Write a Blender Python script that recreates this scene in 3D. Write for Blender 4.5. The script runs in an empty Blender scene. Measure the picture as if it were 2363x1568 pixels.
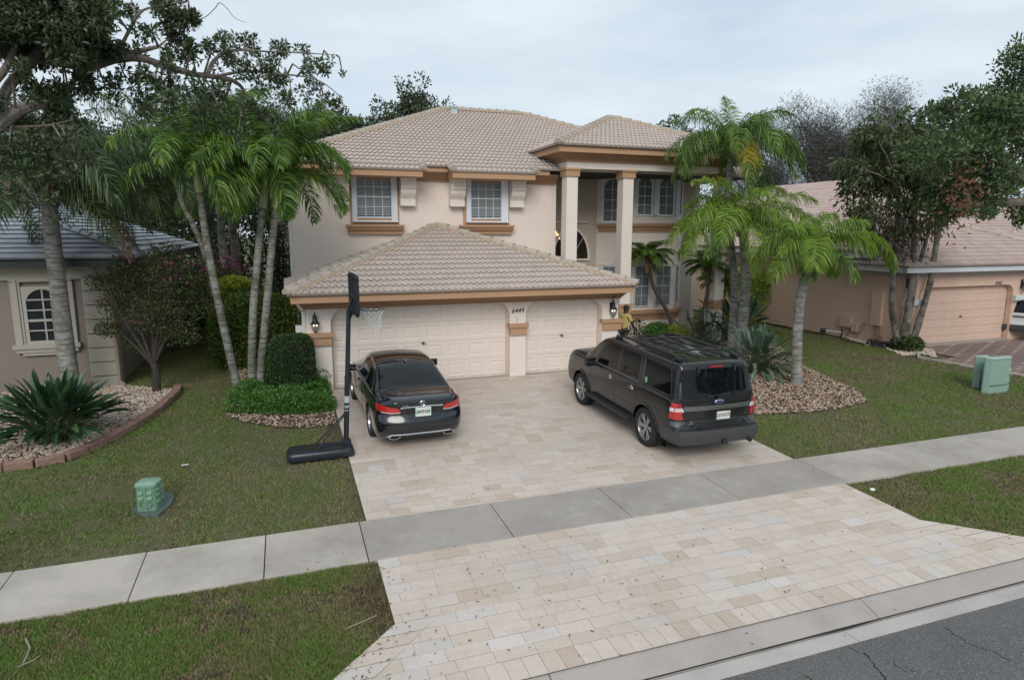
import bpy, bmesh, math, random
import numpy as np
from mathutils import Vector, Matrix, Euler
from mathutils.bvhtree import BVHTree
random.seed(7); np.random.seed(7)
S = bpy.context.scene
C = S.collection
R_ = math.radians
# ---------------------------------------------------------------- camera
CAM = (-1.0475, -16.944, 4.116); YAW, PITCH, ROLL, FPX = R_(19.438), R_(9.653), R_(0.11), 1483.05
W_, H_ = 2362.0, 1568.0
cam = bpy.data.objects.new("camera", bpy.data.cameras.new("camera")); C.objects.link(cam)
cam.data.sensor_width = 36; cam.data.lens = FPX / W_ * 36; cam.data.clip_end = 3000; cam.data.clip_start = .05
cam.location = CAM
_f = Vector((math.sin(YAW)*math.cos(PITCH), math.cos(YAW)*math.cos(PITCH), -math.sin(PITCH)))
_r = Vector((math.cos(YAW), -math.sin(YAW), 0)); _u = _r.cross(_f)
_r2 = _r*math.cos(ROLL)+_u*math.sin(ROLL); _u2 = -_r*math.sin(ROLL)+_u*math.cos(ROLL)
cam.rotation_euler = Matrix((_r2, _u2, -_f)).transposed().to_euler()
S.camera = cam
def ray(px, py):
    return _r2*((px-W_/2)/FPX) - _u2*((py-H_/2)/FPX) + _f
def at(px, py, Y):                      # a point of the photo on the plane y = Y
    d = ray(px, py); t = (Y-CAM[1])/d.y; return Vector(CAM)+d*t
def atx(px, py, X):
    d = ray(px, py); t = (X-CAM[0])/d.x; return Vector(CAM)+d*t
def gz(y, x=0): return 0.024*max(min(y, 0), -12.6)
def gnd(px, py):
    d = ray(px, py); t = -CAM[2]/d.z; q = Vector(CAM)+d*t
    if q.y > 0: return q
    t = (0.024*CAM[1]-CAM[2])/(d.z-0.024*d.y); return Vector(CAM)+d*t
# ---------------------------------------------------------------- light
S.view_settings.view_transform = 'Standard'; S.view_settings.look = 'None'
S.view_settings.exposure = 0.3; S.view_settings.gamma = 1
S.render.engine = 'CYCLES'
w = bpy.data.worlds.new("World"); S.world = w; w.use_nodes = True
nt = w.node_tree; N = nt.nodes; bg = N['Background']
sky = N.new('ShaderNodeTexSky'); sky.sky_type = 'NISHITA'; sky.sun_disc = False
SUN_EL, SUN_AZ = R_(34), R_(200)
sky.sun_elevation = SUN_EL; sky.sun_rotation = SUN_AZ; sky.air_density = 1; sky.dust_density = 2
tc = N.new('ShaderNodeTexCoord'); mp = N.new('ShaderNodeMapping'); mp.inputs['Scale'].default_value = (1, 1.6, 5)
mp.inputs['Rotation'].default_value = (0, .12, .5)
nz = N.new('ShaderNodeTexNoise'); nz.inputs['Scale'].default_value = 1.9; nz.inputs['Detail'].default_value = 6; nz.inputs['Roughness'].default_value = .55
cr = N.new('ShaderNodeValToRGB'); cr.color_ramp.elements[0].position = .34; cr.color_ramp.elements[1].position = .64
cr.color_ramp.elements[0].color = (4.95, 5.95, 6.85, 1); cr.color_ramp.elements[1].color = (6.7, 7.35, 7.85, 1)
mx = N.new('ShaderNodeMixRGB'); mx.inputs[0].default_value = .93
L = nt.links.new
L(tc.outputs['Generated'], mp.inputs[0]); L(mp.outputs[0], nz.inputs['Vector']); L(nz.outputs['Fac'], cr.inputs[0])
L(sky.outputs[0], mx.inputs[1]); L(cr.outputs[0], mx.inputs[2]); L(mx.outputs[0], bg.inputs[0]); bg.inputs[1].default_value = .1
sl = bpy.data.lights.new("sun", 'SUN'); sl.energy = 1.5; sl.angle = R_(30); sl.color = (1, .96, .9)
so = bpy.data.objects.new("sun", sl); C.objects.link(so)
so.rotation_euler = Euler((math.pi/2-SUN_EL, 0, math.pi-SUN_AZ), 'XYZ')
so.location = (0, 0, 40)
# ---------------------------------------------------------------- materials
MT = {}
def M(name, col, rough=.6, metal=0., var=None, bump=None, rnd=None, coat=0., spec=.5, emis=None, trans=0., mot=None, alpha=None):
    if name in MT: return MT[name]
    m = bpy.data.materials.new(name); m.use_nodes = True; MT[name] = m
    nt = m.node_tree; N = nt.nodes; L = nt.links.new; b = N['Principled BSDF']
    b.inputs['Roughness'].default_value = rough; b.inputs['Metallic'].default_value = metal
    b.inputs['Coat Weight'].default_value = coat; b.inputs['Coat Roughness'].default_value = .07
    b.inputs['Specular IOR Level'].default_value = spec
    c4 = lambda c: (c[0], c[1], c[2], 1)
    b.inputs['Base Color'].default_value = c4(col)
    out = None
    tc = N.new('ShaderNodeTexCoord')
    if rnd:
        at_ = N.new('ShaderNodeAttribute'); at_.attribute_name = 'rnd'; r = N.new('ShaderNodeValToRGB'); L(at_.outputs['Fac'], r.inputs[0])
        e = r.color_ramp.elements
        while len(e) < len(rnd): e.new(.5)
        for i, (p, cc) in enumerate(rnd): e[i].position = p; e[i].color = c4(cc)
        out = r.outputs[0]
    for v in ([var] if var else []) + (mot or []):
        n = N.new('ShaderNodeTexNoise'); n.inputs['Scale'].default_value = v[0]; n.inputs['Detail'].default_value = 5; n.inputs['Roughness'].default_value = .6
        src = tc.outputs['Object']
        if len(v) > 5: mpn = N.new('ShaderNodeMapping'); mpn.inputs['Scale'].default_value = v[5]; L(src, mpn.inputs[0]); src = mpn.outputs[0]
        L(src, n.inputs['Vector'])
        rr = N.new('ShaderNodeValToRGB'); rr.color_ramp.elements[0].position = v[3] if len(v) > 3 else .35; rr.color_ramp.elements[1].position = v[4] if len(v) > 4 else .7
        L(n.outputs['Fac'], rr.inputs[0])
        x = N.new('ShaderNodeMixRGB'); f = N.new('ShaderNodeMath'); f.operation = 'MULTIPLY'; L(rr.outputs[0], f.inputs[0]); f.inputs[1].default_value = v[1]
        L(f.outputs[0], x.inputs[0])
        if out: L(out, x.inputs[1])
        else: x.inputs[1].default_value = c4(col)
        x.inputs[2].default_value = c4(v[2]); out = x.outputs[0]
    if out: L(out, b.inputs['Base Color'])
    if bump:
        n = N.new('ShaderNodeTexNoise'); n.inputs['Scale'].default_value = bump[0]; n.inputs['Detail'].default_value = 5
        L(tc.outputs['Object'], n.inputs['Vector']); bp = N.new('ShaderNodeBump'); bp.inputs['Strength'].default_value = bump[1]; bp.inputs['Distance'].default_value = bump[2] if len(bump) > 2 else .02
        L(n.outputs['Fac'], bp.inputs['Height']); L(bp.outputs[0], b.inputs['Normal'])
    if emis: b.inputs['Emission Color'].default_value = c4(emis[:3]); b.inputs['Emission Strength'].default_value = emis[3]
    if alpha is not None: b.inputs['Alpha'].default_value = alpha
    if trans:
        t = N.new('ShaderNodeBsdfTranslucent'); mxs = N.new('ShaderNodeMixShader'); mxs.inputs[0].default_value = trans
        if out: L(out, t.inputs[0])
        else: t.inputs[0].default_value = c4(col)
        L(b.outputs[0], mxs.inputs[1]); L(t.outputs[0], mxs.inputs[2]); L(mxs.outputs[0], N['Material Output'].inputs[0])
    return m
def glassmat(name, tint=(.02, .025, .03), a=.5, rough=.03):
    m = bpy.data.materials.new(name); m.use_nodes = True; MT[name] = m
    nt = m.node_tree; N = nt.nodes; L = nt.links.new; b = N['Principled BSDF']
    b.inputs['Base Color'].default_value = (*tint, 1); b.inputs['Roughness'].default_value = rough; b.inputs['Specular IOR Level'].default_value = .7
    t = N.new('ShaderNodeBsdfTransparent'); t.inputs[0].default_value = (.8, .83, .85, 1); x = N.new('ShaderNodeMixShader'); x.inputs[0].default_value = a
    L(t.outputs[0], x.inputs[1]); L(b.outputs[0], x.inputs[2]); L(x.outputs[0], N['Material Output'].inputs[0])
    return m
# ---------------------------------------------------------------- mesh helpers
ORG = {}
class MB:
    def __init__(s): s.v = []; s.f = []; s.r = []
    def add(s, vs, fs, r=None):
        o = len(s.v); s.v += [tuple(x) for x in vs]
        s.f += [tuple(i+o for i in f) for f in fs]
        s.r += [random.random() if r is None else r]*len(fs); return s
    def box(s, x0, x1, y0, y1, z0, z1, r=None):
        vs = [(x, y, z) for z in (z0, z1) for y in (y0, y1) for x in (x0, x1)]
        return s.add(vs, [(0, 2, 3, 1), (4, 5, 7, 6), (0, 1, 5, 4), (2, 6, 7, 3), (0, 4, 6, 2), (1, 3, 7, 5)], r)
    def obox(s, c, size, rot, r=None):
        a, b, d = [k/2 for k in size]; Rm = rot if isinstance(rot, Matrix) else Euler(rot).to_matrix()
        vs = [Vector(c)+Rm@Vector((x, y, z)) for z in (-d, d) for y in (-b, b) for x in (-a, a)]
        return s.add(vs, [(0, 2, 3, 1), (4, 5, 7, 6), (0, 1, 5, 4), (2, 6, 7, 3), (0, 4, 6, 2), (1, 3, 7, 5)], r)
    def tube(s, pts, rad, n=8, cap=True, sq=None, r=None):
        pts = [Vector(p) for p in pts]; m = len(pts)
        if not hasattr(rad, '__len__'): rad = [rad]*m
        vs = []; prev = None
        for i, p in enumerate(pts):
            d = (pts[min(i+1, m-1)]-pts[max(i-1, 0)])
            if d.length < 1e-9: d = Vector((0, 0, 1))
            d.normalize()
            if prev is None:
                a = Vector((0, 0, 1)) if abs(d.z) < .9 else Vector((1, 0, 0)); u = d.cross(a).normalized()
            else:
                u = (prev - d*prev.dot(d))
                u = u.normalized() if u.length > 1e-6 else d.orthogonal().normalized()
            prev = u; q = d.cross(u)
            for k in range(n):
                t = 2*math.pi*(k+.5*(n == 4))/n; vs.append(p+(u*math.cos(t)+q*math.sin(t))*rad[i])
        fs = [(i*n+k, i*n+(k+1) % n, (i+1)*n+(k+1) % n, (i+1)*n+k) for i in range(m-1) for k in range(n)]
        if cap: fs += [tuple(range(n-1, -1, -1)), tuple((m-1)*n+k for k in range(n))]
        return s.add(vs, fs, r)
    def prism(s, poly, ax, a, b, r=None):    # poly in the two other axes, extruded along ax
        n = len(poly); mk = {'x': lambda p, t: (t, p[0], p[1]), 'y': lambda p, t: (p[0], t, p[1]), 'z': lambda p, t: (p[0], p[1], t)}[ax]
        vs = [mk(p, a) for p in poly]+[mk(p, b) for p in poly]
        fs = [tuple(range(n)), tuple(range(2*n-1, n-1, -1))]+[(i, i+n, (i+1) % n+n, (i+1) % n) for i in range(n)]
        return s.add(vs, fs, r)
    def lathe(s, prof, c, n=16, r=None, axis='z'):
        c = Vector(c); vs = []
        for (rr, z) in prof:
            for k in range(n):
                t = 2*math.pi*k/n; p = (rr*math.cos(t), rr*math.sin(t), z)
                if axis == 'x': p = (p[2], p[0], p[1])
                if axis == 'y': p = (p[0], p[2], p[1])
                vs.append(c+Vector(p))
        m = len(prof)
        fs = [(i*n+k, i*n+(k+1) % n, (i+1)*n+(k+1) % n, (i+1)*n+k) for i in range(m-1) for k in range(n)]
        fs += [tuple(range(n-1, -1, -1)), tuple((m-1)*n+k for k in range(n))]
        return s.add(vs, fs, r)
    def ball(s, c, rx, ry=None, rz=None, n=10, r=None):
        ry = ry or rx; rz = rz or rx; vs = []; c = Vector(c)
        for i in range(n+1):
            a = math.pi*i/n
            for k in range(n): t = 2*math.pi*k/n; vs.append(c+Vector((rx*math.sin(a)*math.cos(t), ry*math.sin(a)*math.sin(t), -rz*math.cos(a))))
        return s.add(vs, [(i*n+k, i*n+(k+1) % n, (i+1)*n+(k+1) % n, (i+1)*n+k) for i in range(n) for k in range(n)], r)
    def quad(s, a, b, c, d, r=None): return s.add([a, b, c, d], [(0, 1, 2, 3)], r)
    def build(s, name, mat, parent=None, smooth=False, bevel=0, fix=True, ang=35):
        me = bpy.data.meshes.new(name); o = ORG.get(parent.name, Vector((0, 0, 0))) if parent else Vector((0, 0, 0))
        me.from_pydata([tuple(Vector(v)-o) for v in s.v], [], s.f)
        a = me.attributes.new('rnd', 'FLOAT', 'FACE'); a.data.foreach_set('value', s.r[:len(me.polygons)] if len(s.r) >= len(me.polygons) else [0.5]*len(me.polygons))
        if fix or bevel:
            bm = bmesh.new(); bm.from_mesh(me)
            bmesh.ops.remove_doubles(bm, verts=bm.verts, dist=1e-5)
            if fix: bmesh.ops.recalc_face_normals(bm, faces=bm.faces)
            if bevel: 
                es = [e for e in bm.edges if len(e.link_faces) == 2 and e.calc_face_angle(0) > .6]
                bmesh.ops.bevel(bm, geom=es, offset=bevel, segments=2, affect='EDGES', profile=.6, clamp_overlap=True)
            bm.to_mesh(me); bm.free()
        ob = bpy.data.objects.new(name, me); C.objects.link(ob)
        if mat: me.materials.append(mat)
        if smooth:
            me.polygons.foreach_set('use_smooth', [True]*len(me.polygons))
            me.set_sharp_from_angle(angle=R_(ang))
        if parent: ob.parent = parent; ORG[ob.name] = o
        return ob
def fast_mesh(name, V, n, mat, parent=None, rnd=None):
    """V: (k*n,3) vertices of k separate n-gons"""
    V = np.asarray(V, dtype=np.float32); o = ORG.get(parent.name, Vector((0, 0, 0))) if parent else Vector((0, 0, 0))
    V = V-np.array(o, dtype=np.float32); k = len(V)//n
    me = bpy.data.meshes.new(name); me.vertices.add(len(V)); me.vertices.foreach_set('co', V.ravel())
    me.loops.add(len(V)); me.loops.foreach_set('vertex_index', np.arange(len(V), dtype=np.int32))
    me.polygons.add(k); me.polygons.foreach_set('loop_start', np.arange(0, len(V), n, dtype=np.int32))
    me.update(calc_edges=True)
    a = me.attributes.new('rnd', 'FLOAT', 'FACE'); a.data.foreach_set('value', (np.random.rand(k) if rnd is None else np.asarray(rnd)).astype(np.float32))
    ob = bpy.data.objects.new(name, me); C.objects.link(ob); me.materials.append(mat)
    if parent: ob.parent = parent; ORG[ob.name] = o
    return ob
def tag(o, label=None, cat=None, group=None, kind=None):
    if label: o['label'] = label
    if cat: o['category'] = cat
    if group: o['group'] = group
    if kind: o['kind'] = kind
    return o
def thing(name, loc, label, cat, group=None, rz=0, local=False):
    o = bpy.data.objects.new(name, None); C.objects.link(o); o.location = loc; o.rotation_euler = (0, 0, rz); o.empty_display_size = .1
    ORG[o.name] = Vector((0, 0, 0)) if local else Vector(loc); return tag(o, label, cat, group)
def struct(ob): ob['kind'] = 'structure'; return ob
def dup(o, parent=None):
    c = o.copy(); C.objects.link(c); c.parent = parent; ORG[c.name] = ORG.get(o.name, Vector((0, 0, 0)))
    for ch in o.children: dup(ch, c)
    return c
def text(name, s, size, mat, parent, loc, rot=(math.pi/2, 0, 0), ext=.004, sx=1, shear=0, bold=0):
    cu = bpy.data.curves.new(name, 'FONT'); cu.body = s; cu.size = size; cu.extrude = ext; cu.align_x = 'CENTER'; cu.align_y = 'CENTER'; cu.shear = shear; cu.offset = bold
    t = bpy.data.objects.new(name, cu); C.objects.link(t); bpy.context.view_layer.update()
    me = bpy.data.meshes.new_from_object(t.evaluated_get(bpy.context.evaluated_depsgraph_get()))
    bpy.data.objects.remove(t); me.name = name
    o = ORG.get(parent.name, Vector((0, 0, 0)))
    Rm = Euler(rot).to_matrix().to_4x4()
    me.transform(Matrix.Translation(Vector(loc)-o)@Rm@Matrix.Diagonal((sx, 1, 1, 1)))
    me.materials.clear(); me.materials.append(mat)
    ob = bpy.data.objects.new(name, me); C.objects.link(ob); ob.parent = parent; ORG[ob.name] = o
    return ob
# palette
stucco = M('stucco_cream', (.73, .63, .56), .9, var=(.9, .3, (.665, .57, .505)), bump=(18, .45, .035), mot=[(14, .25, (.78, .67, .59), .5, .7), (2.5, .3, (.47, .40, .34), .55, .85, (3, 3, .4))])
stucco_w = M('stucco_white', (.76, .685, .62), .9, bump=(26, .5, .03), var=(1.2, .3, (.67, .58, .51)), mot=[(3, .22, (.42, .37, .32), .56, .85, (3, 3, .4))])
tan = M('tan_trim', (.44, .265, .155), .75, var=(2.5, .4, (.38, .225, .13)), bump=(40, .12))
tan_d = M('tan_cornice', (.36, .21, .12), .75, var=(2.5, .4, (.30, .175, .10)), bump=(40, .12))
white = M('white_metal', (.58, .60, .64), .45, var=(5, .3, (.5, .52, .56)))
vinyl = M('white_vinyl', (.62, .62, .60), .5)
doorm = M('garage_door_cream', (.73, .65, .585), .55, var=(1.5, .25, (.66, .56, .49)), mot=[(4, .12, (.45, .39, .33), .5, .9, (4, 1, .4))])
tile = M('roof_tile', (.5, .4, .35), .85, rnd=[(0, (.455, .38, .34)), (.35, (.50, .425, .375)), (.6, (.48, .41, .36)), (.85, (.515, .425, .38)), (1, (.455, .395, .345))], bump=(30, .3), mot=[(.7, .25, (.38, .34, .30), .45, .8), (9, .25, (.34, .30, .26), .52, .8)])
tile_cap = M('roof_cap_tile', (.4, .35, .29), .85, rnd=[(0, (.36, .325, .27)), (1, (.43, .375, .31))], bump=(30, .3), mot=[(4, .5, (.26, .25, .21), .5, .8)])
mortar = M('roof_mortar', (.36, .26, .18), .9, bump=(30, .5))
tile_under = M('roof_underlay', (.05, .045, .04), .95)
glass = glassmat('window_glass', (.03, .04, .045), .3)
dark_in = M('dark_room', (.012, .013, .016), .9)
blindm = M('blind_white', (.62, .64, .61), .6)
black = M('black_metal', (.012, .013, .015), .4)
bronze = M('aged_bronze', (.03, .045, .045), .45, .6)
bulb = M('lit_bulb', (1, .8, .5), .4, emis=(1, .72, .38, 9))
brass = M('brass', (.35, .22, .08), .35, .9)
clearg = glassmat('lamp_glass', (.35, .38, .36), .28)
# ================================================================ ground
concrete = M('concrete', (.4, .38, .35), .9, rnd=[(0, (.365, .325, .29)), (.3, (.40, .36, .32)), (.6, (.445, .395, .345)), (1, (.50, .45, .395))], mot=[(.8, .6, (.25, .22, .195), .42, .68), (2.6, .4, (.50, .48, .44), .52, .8), (9, .25, (.22, .21, .19), .5, .8), (60, .35, (.2, .19, .18), .55, .75)], bump=(80, .15))
curbm = M('curb_concrete', (.39, .35, .32), .9, var=(1.2, .6, (.27, .24, .215), .42, .68), bump=(90, .3), mot=[(120, .5, (.5, .48, .46), .58, .7), (40, .3, (.16, .15, .14), .6, .75)])
gutterm = M('gutter_concrete', (.49, .45, .42), .9, var=(1.5, .6, (.34, .325, .30), .42, .68), bump=(90, .3), mot=[(120, .4, (.6, .58, .55), .58, .7)])
asphalt = M('asphalt', (.15, .143, .138), .9, var=(.9, .6, (.09, .086, .083)), bump=(60, 1, .02), mot=[(45, .9, (.26, .26, .265), .52, .66), (85, .8, (.03, .03, .033), .5, .66), (3, .4, (.16, .155, .15), .5, .8)])
crackm = M('crack_dark', (.02, .02, .02), .95)
soil = M('lawn_soil', (.10, .115, .04), .95, var=(1.6, .9, (.13, .105, .06)), mot=[(14, .5, (.075, .11, .03), .45, .65), (45, .6, (.035, .03, .02), .5, .7)], bump=(60, .6, .03))
grout = M('paver_joint', (.33, .28, .235), .95)
pav = M('travertine', (.6, .5, .42), .7, rnd=[(0, (.59, .50, .425)), (.25, (.62, .535, .47)), (.5, (.57, .475, .395)), (.62, (.60, .51, .44)), (.80, (.50, .40, .32)), (.88, (.60, .51, .46)), (.95, (.55, .51, .475)), (1, (.64, .575, .53))],
        mot=[(.45, .6, (.43, .35, .295), .46, .74), (3.5, .4, (.50, .40, .31), .5, .75, (.6, 1.6, 1)), (13, .35, (.66, .60, .54), .5, .75), (55, .6, (.24, .18, .14), .60, .70)], bump=(70, .25))
g = MB()
ys = [400, 60, 20, 8, 0, -4, -8, -11.5]; zz = [0, 0, 0, 0, 0] + [gz(y) for y in (-4, -8, -11.5)]
ys += [-11.75, -60]; zz += [-.55, -.55]
for i in range(len(ys)-1): g.quad((-300, ys[i], zz[i]-.03), (300, ys[i], zz[i]-.03), (300, ys[i+1], zz[i+1]-.03), (-300, ys[i+1], zz[i+1]-.03))
struct(g.build('ground', soil))
road = MB(); 
for x in range(-60, 80, 2): road.quad((x, -12.12, -.375), (x+2, -12.12, -.375), (x+2, -21, -.33), (x, -21, -.33))
struct(road.build('road', asphalt))
cb = MB()
prof = [(-11.585, gz(-11.585)+.0), (-11.62, -.282), (-11.86, -.365), (-11.885, -.372)]
js = [-60, -34, -18, -8, -3.3, 1.24, 5.13+.2, 9.2, 13.1, 17, 21, 30, 50, 80]
for i in range(len(js)-1):
    a, b = js[i]+.006, js[i+1]-.006
    cb.prism(prof+[(-11.885, -.5), (-11.585, -.5)], 'x', a, b)
struct(cb.build('kerb', curbm))
cb = MB(); js[5], js[6] = 1.6, 4.75
for i in range(len(js)-1): cb.prism([(-11.9, -.38), (-12.12, -.366), (-12.125, -.5), (-11.9, -.5)], 'x', js[i]+.005, js[i+1]-.005)
struct(cb.build('gutter', gutterm))
ck = MB()
def crack(pts, wd):
    prev = None
    P = []
    for (x0, y0), (x1, y1) in zip(pts[:-1], pts[1:]):
        for k in range(6): t = k/6; P.append((x0+(x1-x0)*t+random.uniform(-.03, .03), y0+(y1-y0)*t+random.uniform(-.03, .03)))
    for a, b in zip(P[:-1], P[1:]):
        w1 = wd*random.uniform(.4, 1.4); z = -.366
        zf = lambda y: -.375+.045*(-12.12-y)/8.88+.003
        ck.quad((a[0]-w1, a[1], zf(a[1])), (a[0]+w1, a[1], zf(a[1])), (b[0]+w1, b[1], zf(b[1])), (b[0]-w1, b[1], zf(b[1])))
gp = lambda px, py: tuple(gnd(px, py)[:2])
dz = lambda x, y: gp((1950+x/2.0254)/1.2591, (1200+y/2.0254)/1.2591)
crack([(4.53, -12.13), dz(1140, 1380), dz(1230, 1470), dz(1280, 1568)], .008)
crack([dz(1300, 1410), dz(1350, 1470), dz(1450, 1490)], .004)
crack([dz(1620, 1230), dz(1720, 1300), dz(1840, 1350), dz(2020, 1420)], .005)
crack([dz(780, 1490), dz(830, 1540), dz(920, 1560)], .006)
for k in range(420):
    x = -4+k*.05; w1 = .007+.012*max(0, math.sin(x*1.7)+.4*math.sin(x*5.3+1)); w2 = .007+.012*max(0, math.sin((x+.05)*1.7)+.4*math.sin((x+.05)*5.3+1))
    ck.quad((x, -11.885-w1, -.3635), (x+.05, -11.885-w2, -.3635), (x+.05, -11.875+w2*.3, -.3625), (x, -11.875+w1*.3, -.3625))
cko = ck.build('road_crack', crackm, fix=False); struct(cko)
sw = MB(); J = [-24, -19.5, -15, -12, -10.5, -9, -7.5, -6, -4.5, -3.0, -1.5, -.2, 1.84, 3.76, 5.77, 8.0, 9.98, 12.15, 14.3, 16.4, 18.5, 20.6, 25, 32, 40]
for i in range(len(J)-1):
    a, b = J[i]+.007, J[i+1]-.007; mid = -.3 < J[i] < 7.9
    r = random.uniform(.02, .12) if mid else random.uniform(.7, 1)
    if i > 14: r = random.uniform(.4, .65)
    if i in (9,): r = 1.
    zt = lambda y: gz(y)+.022
    vs = [(a, -8.87, zt(-8.87)), (b, -8.87, zt(-8.87)), (b, -7.70, zt(-7.7)), (a, -7.70, zt(-7.7))]
    sw.add(vs+[(x, y, z-.1) for x, y, z in vs], [(0, 1, 2, 3), (0, 4, 5, 1), (1, 5, 6, 2), (2, 6, 7, 3), (3, 7, 4, 0)], r)
struct(sw.build('sidewalk', concrete, bevel=.006))
# pavers
def clip(poly, conv):
    for i in range(len(conv)):
        a = conv[i]; b = conv[(i+1) % len(conv)]; out = []
        s = lambda p: (b[0]-a[0])*(p[1]-a[1])-(b[1]-a[1])*(p[0]-a[0])
        for k in range(len(poly)):
            p, q = poly[k], poly[(k+1) % len(poly)]; sp, sq_ = s(p), s(q)
            if sp >= 0: out.append(p)
            if (sp >= 0) != (sq_ >= 0): t = sp/(sp-sq_); out.append((p[0]+(q[0]-p[0])*t, p[1]+(q[1]-p[1])*t))
        poly = out
        if len(poly) < 3: return []
    return poly
pv = MB()
def paver(poly, r=None):
    n = len(poly)
    if n < 3: return
    cx = sum(p[0] for p in poly)/n; cy = sum(p[1] for p in poly)/n
    z0 = .012+random.uniform(-.001, .001)
    pv.add([(p[0], p[1], gz(p[1])+z0) for p in poly], [tuple(range(n))], r)
def rows(conv, y0, y1, x0, x1, hs, ls):
    y = y1; k = 0
    while y > y0:
        h = random.choice(hs); x = x0-random.uniform(0, .4)
        while x < x1:
            l = random.choice(ls)
            q = clip([(x+.0015, y-h+.0015), (x+l-.0015, y-h+.0015), (x+l-.0015, y-.0015), (x+.0015, y-.0015)], conv)
            if q: paver(q)
            x += l
        y -= h; k += 1
rows([(-.09, -7.7), (7.93, -7.7), (7.93, .2), (-.09, .2)], -7.72, .2, -.1, 7.95, (.2, .2, .305), (.2, .305, .305, .405, .405))
rows([(-.09, -10.3), (7.93, -10.3), (7.93, -8.87), (-.09, -8.87)], -10.3, -8.87, -.1, 7.95, (.2, .2, .24), (.305, .405, .46, .46))
LX, RX = (-.09, -1.12), (7.93, 9.0)     # flare outer x at y=-10.3 and -11.28
rows([(-.61, -11.28), (8.49, -11.28), (7.93-.5, -10.3), (.41, -10.3)], -11.28, -10.3, -1, 9, (.2, .24), (.305, .405, .46))
for sx, (xa, xb) in ((1, LX), (-1, RX)):
    for k in range(5):
        t0, t1 = k/5, (k+1)/5; f = lambda t: (xa+(xb-xa)*t, -10.3-.98*t); a, b = f(t0), f(t1)
        a0 = (a[0], a[1]-.004); b0 = (b[0], b[1]+.004); wd = .5*sx
        q = [a0, b0, (b0[0]+wd, b0[1]-(.0)), (a0[0]+wd, a0[1])]
        paver(q if sx > 0 else q[::-1])
x = -1.35
while x < 9.3:
    paver([(x+.002, -11.583), (x+.198, -11.583), (x+.198, -11.283), (x+.002, -11.283)]); x += .2
struct(pv.build('driveway', pav, fix=False))
gb = MB()
for (a, b, y0, y1) in ((-.085, 7.925, .2, -4), (-.085, 7.925, -4, -7.7), (-.085, 7.925, -8.87, -10.3)): gb.quad((a, y0, gz(y0)+.003), (b, y0, gz(y0)+.003), (b, y1, gz(y1)+.003), (a, y1, gz(y1)+.003))
gb.quad((-.085, -10.3, gz(-10.3)+.003), (7.925, -10.3, gz(-10.3)+.003), (9.2, -11.584, gz(-11.57)+.003), (-1.33, -11.584, gz(-11.57)+.003))
struct(gb.build('driveway_bed', grout))
# neighbour's block drive on the right
A = gnd(2166, 831); B = gnd(2362, 865)
ndm = M('block_paving', (.3, .2, .18), .85, rnd=[(0, (.23, .15, .135)), (.5, (.32, .215, .19)), (.8, (.27, .19, .185)), (.86, (.52, .44, .37)), (1, (.56, .47, .40))], bump=(60, .3), var=(2, .3, (.2, .16, .15)))
nd = MB(); dx = (B.x-A.x)/(B.y-A.y)
y = -.3; k = 0
while y > -7.6:
    x = A.x+dx*(y-A.y) if y < -2 else 20.2-max(0, (-y-.3))*.1
    x = int(x/.2)*.2; j = int(x/.2)
    while x < 27.5:
        lt = (j+k*1) % 5 == 0 and k % 1 == 0 and (j//5+k) % 2 == 0
        nd.quad((x+.004, y-.096, gz(y)+.006), (x+.196, y-.096, gz(y)+.006), (x+.196, y-.004, gz(y)+.006), (x+.004, y-.004, gz(y)+.006), random.uniform(.87, 1) if lt else random.uniform(0, .8)); x += .2; j += 1
    y -= .1; k += 1
struct(nd.build('neighbour_driveway', ndm, fix=False))
kb = MB(); kb.tube([(A.x-.1, A.y, gz(A.y)+.0), (B.x-.1, B.y, gz(B.y)), (B.x+dx*(-7.6-B.y)-.1, -7.6, gz(-7.6))], .05, 4)
kb.tube([(20.3, -.3, 0), (A.x-.3, A.y+.5, -.01), (A.x-.1, A.y, gz(A.y))], .05, 4)
struct(kb.build('driveway_edging', concrete))

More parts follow.
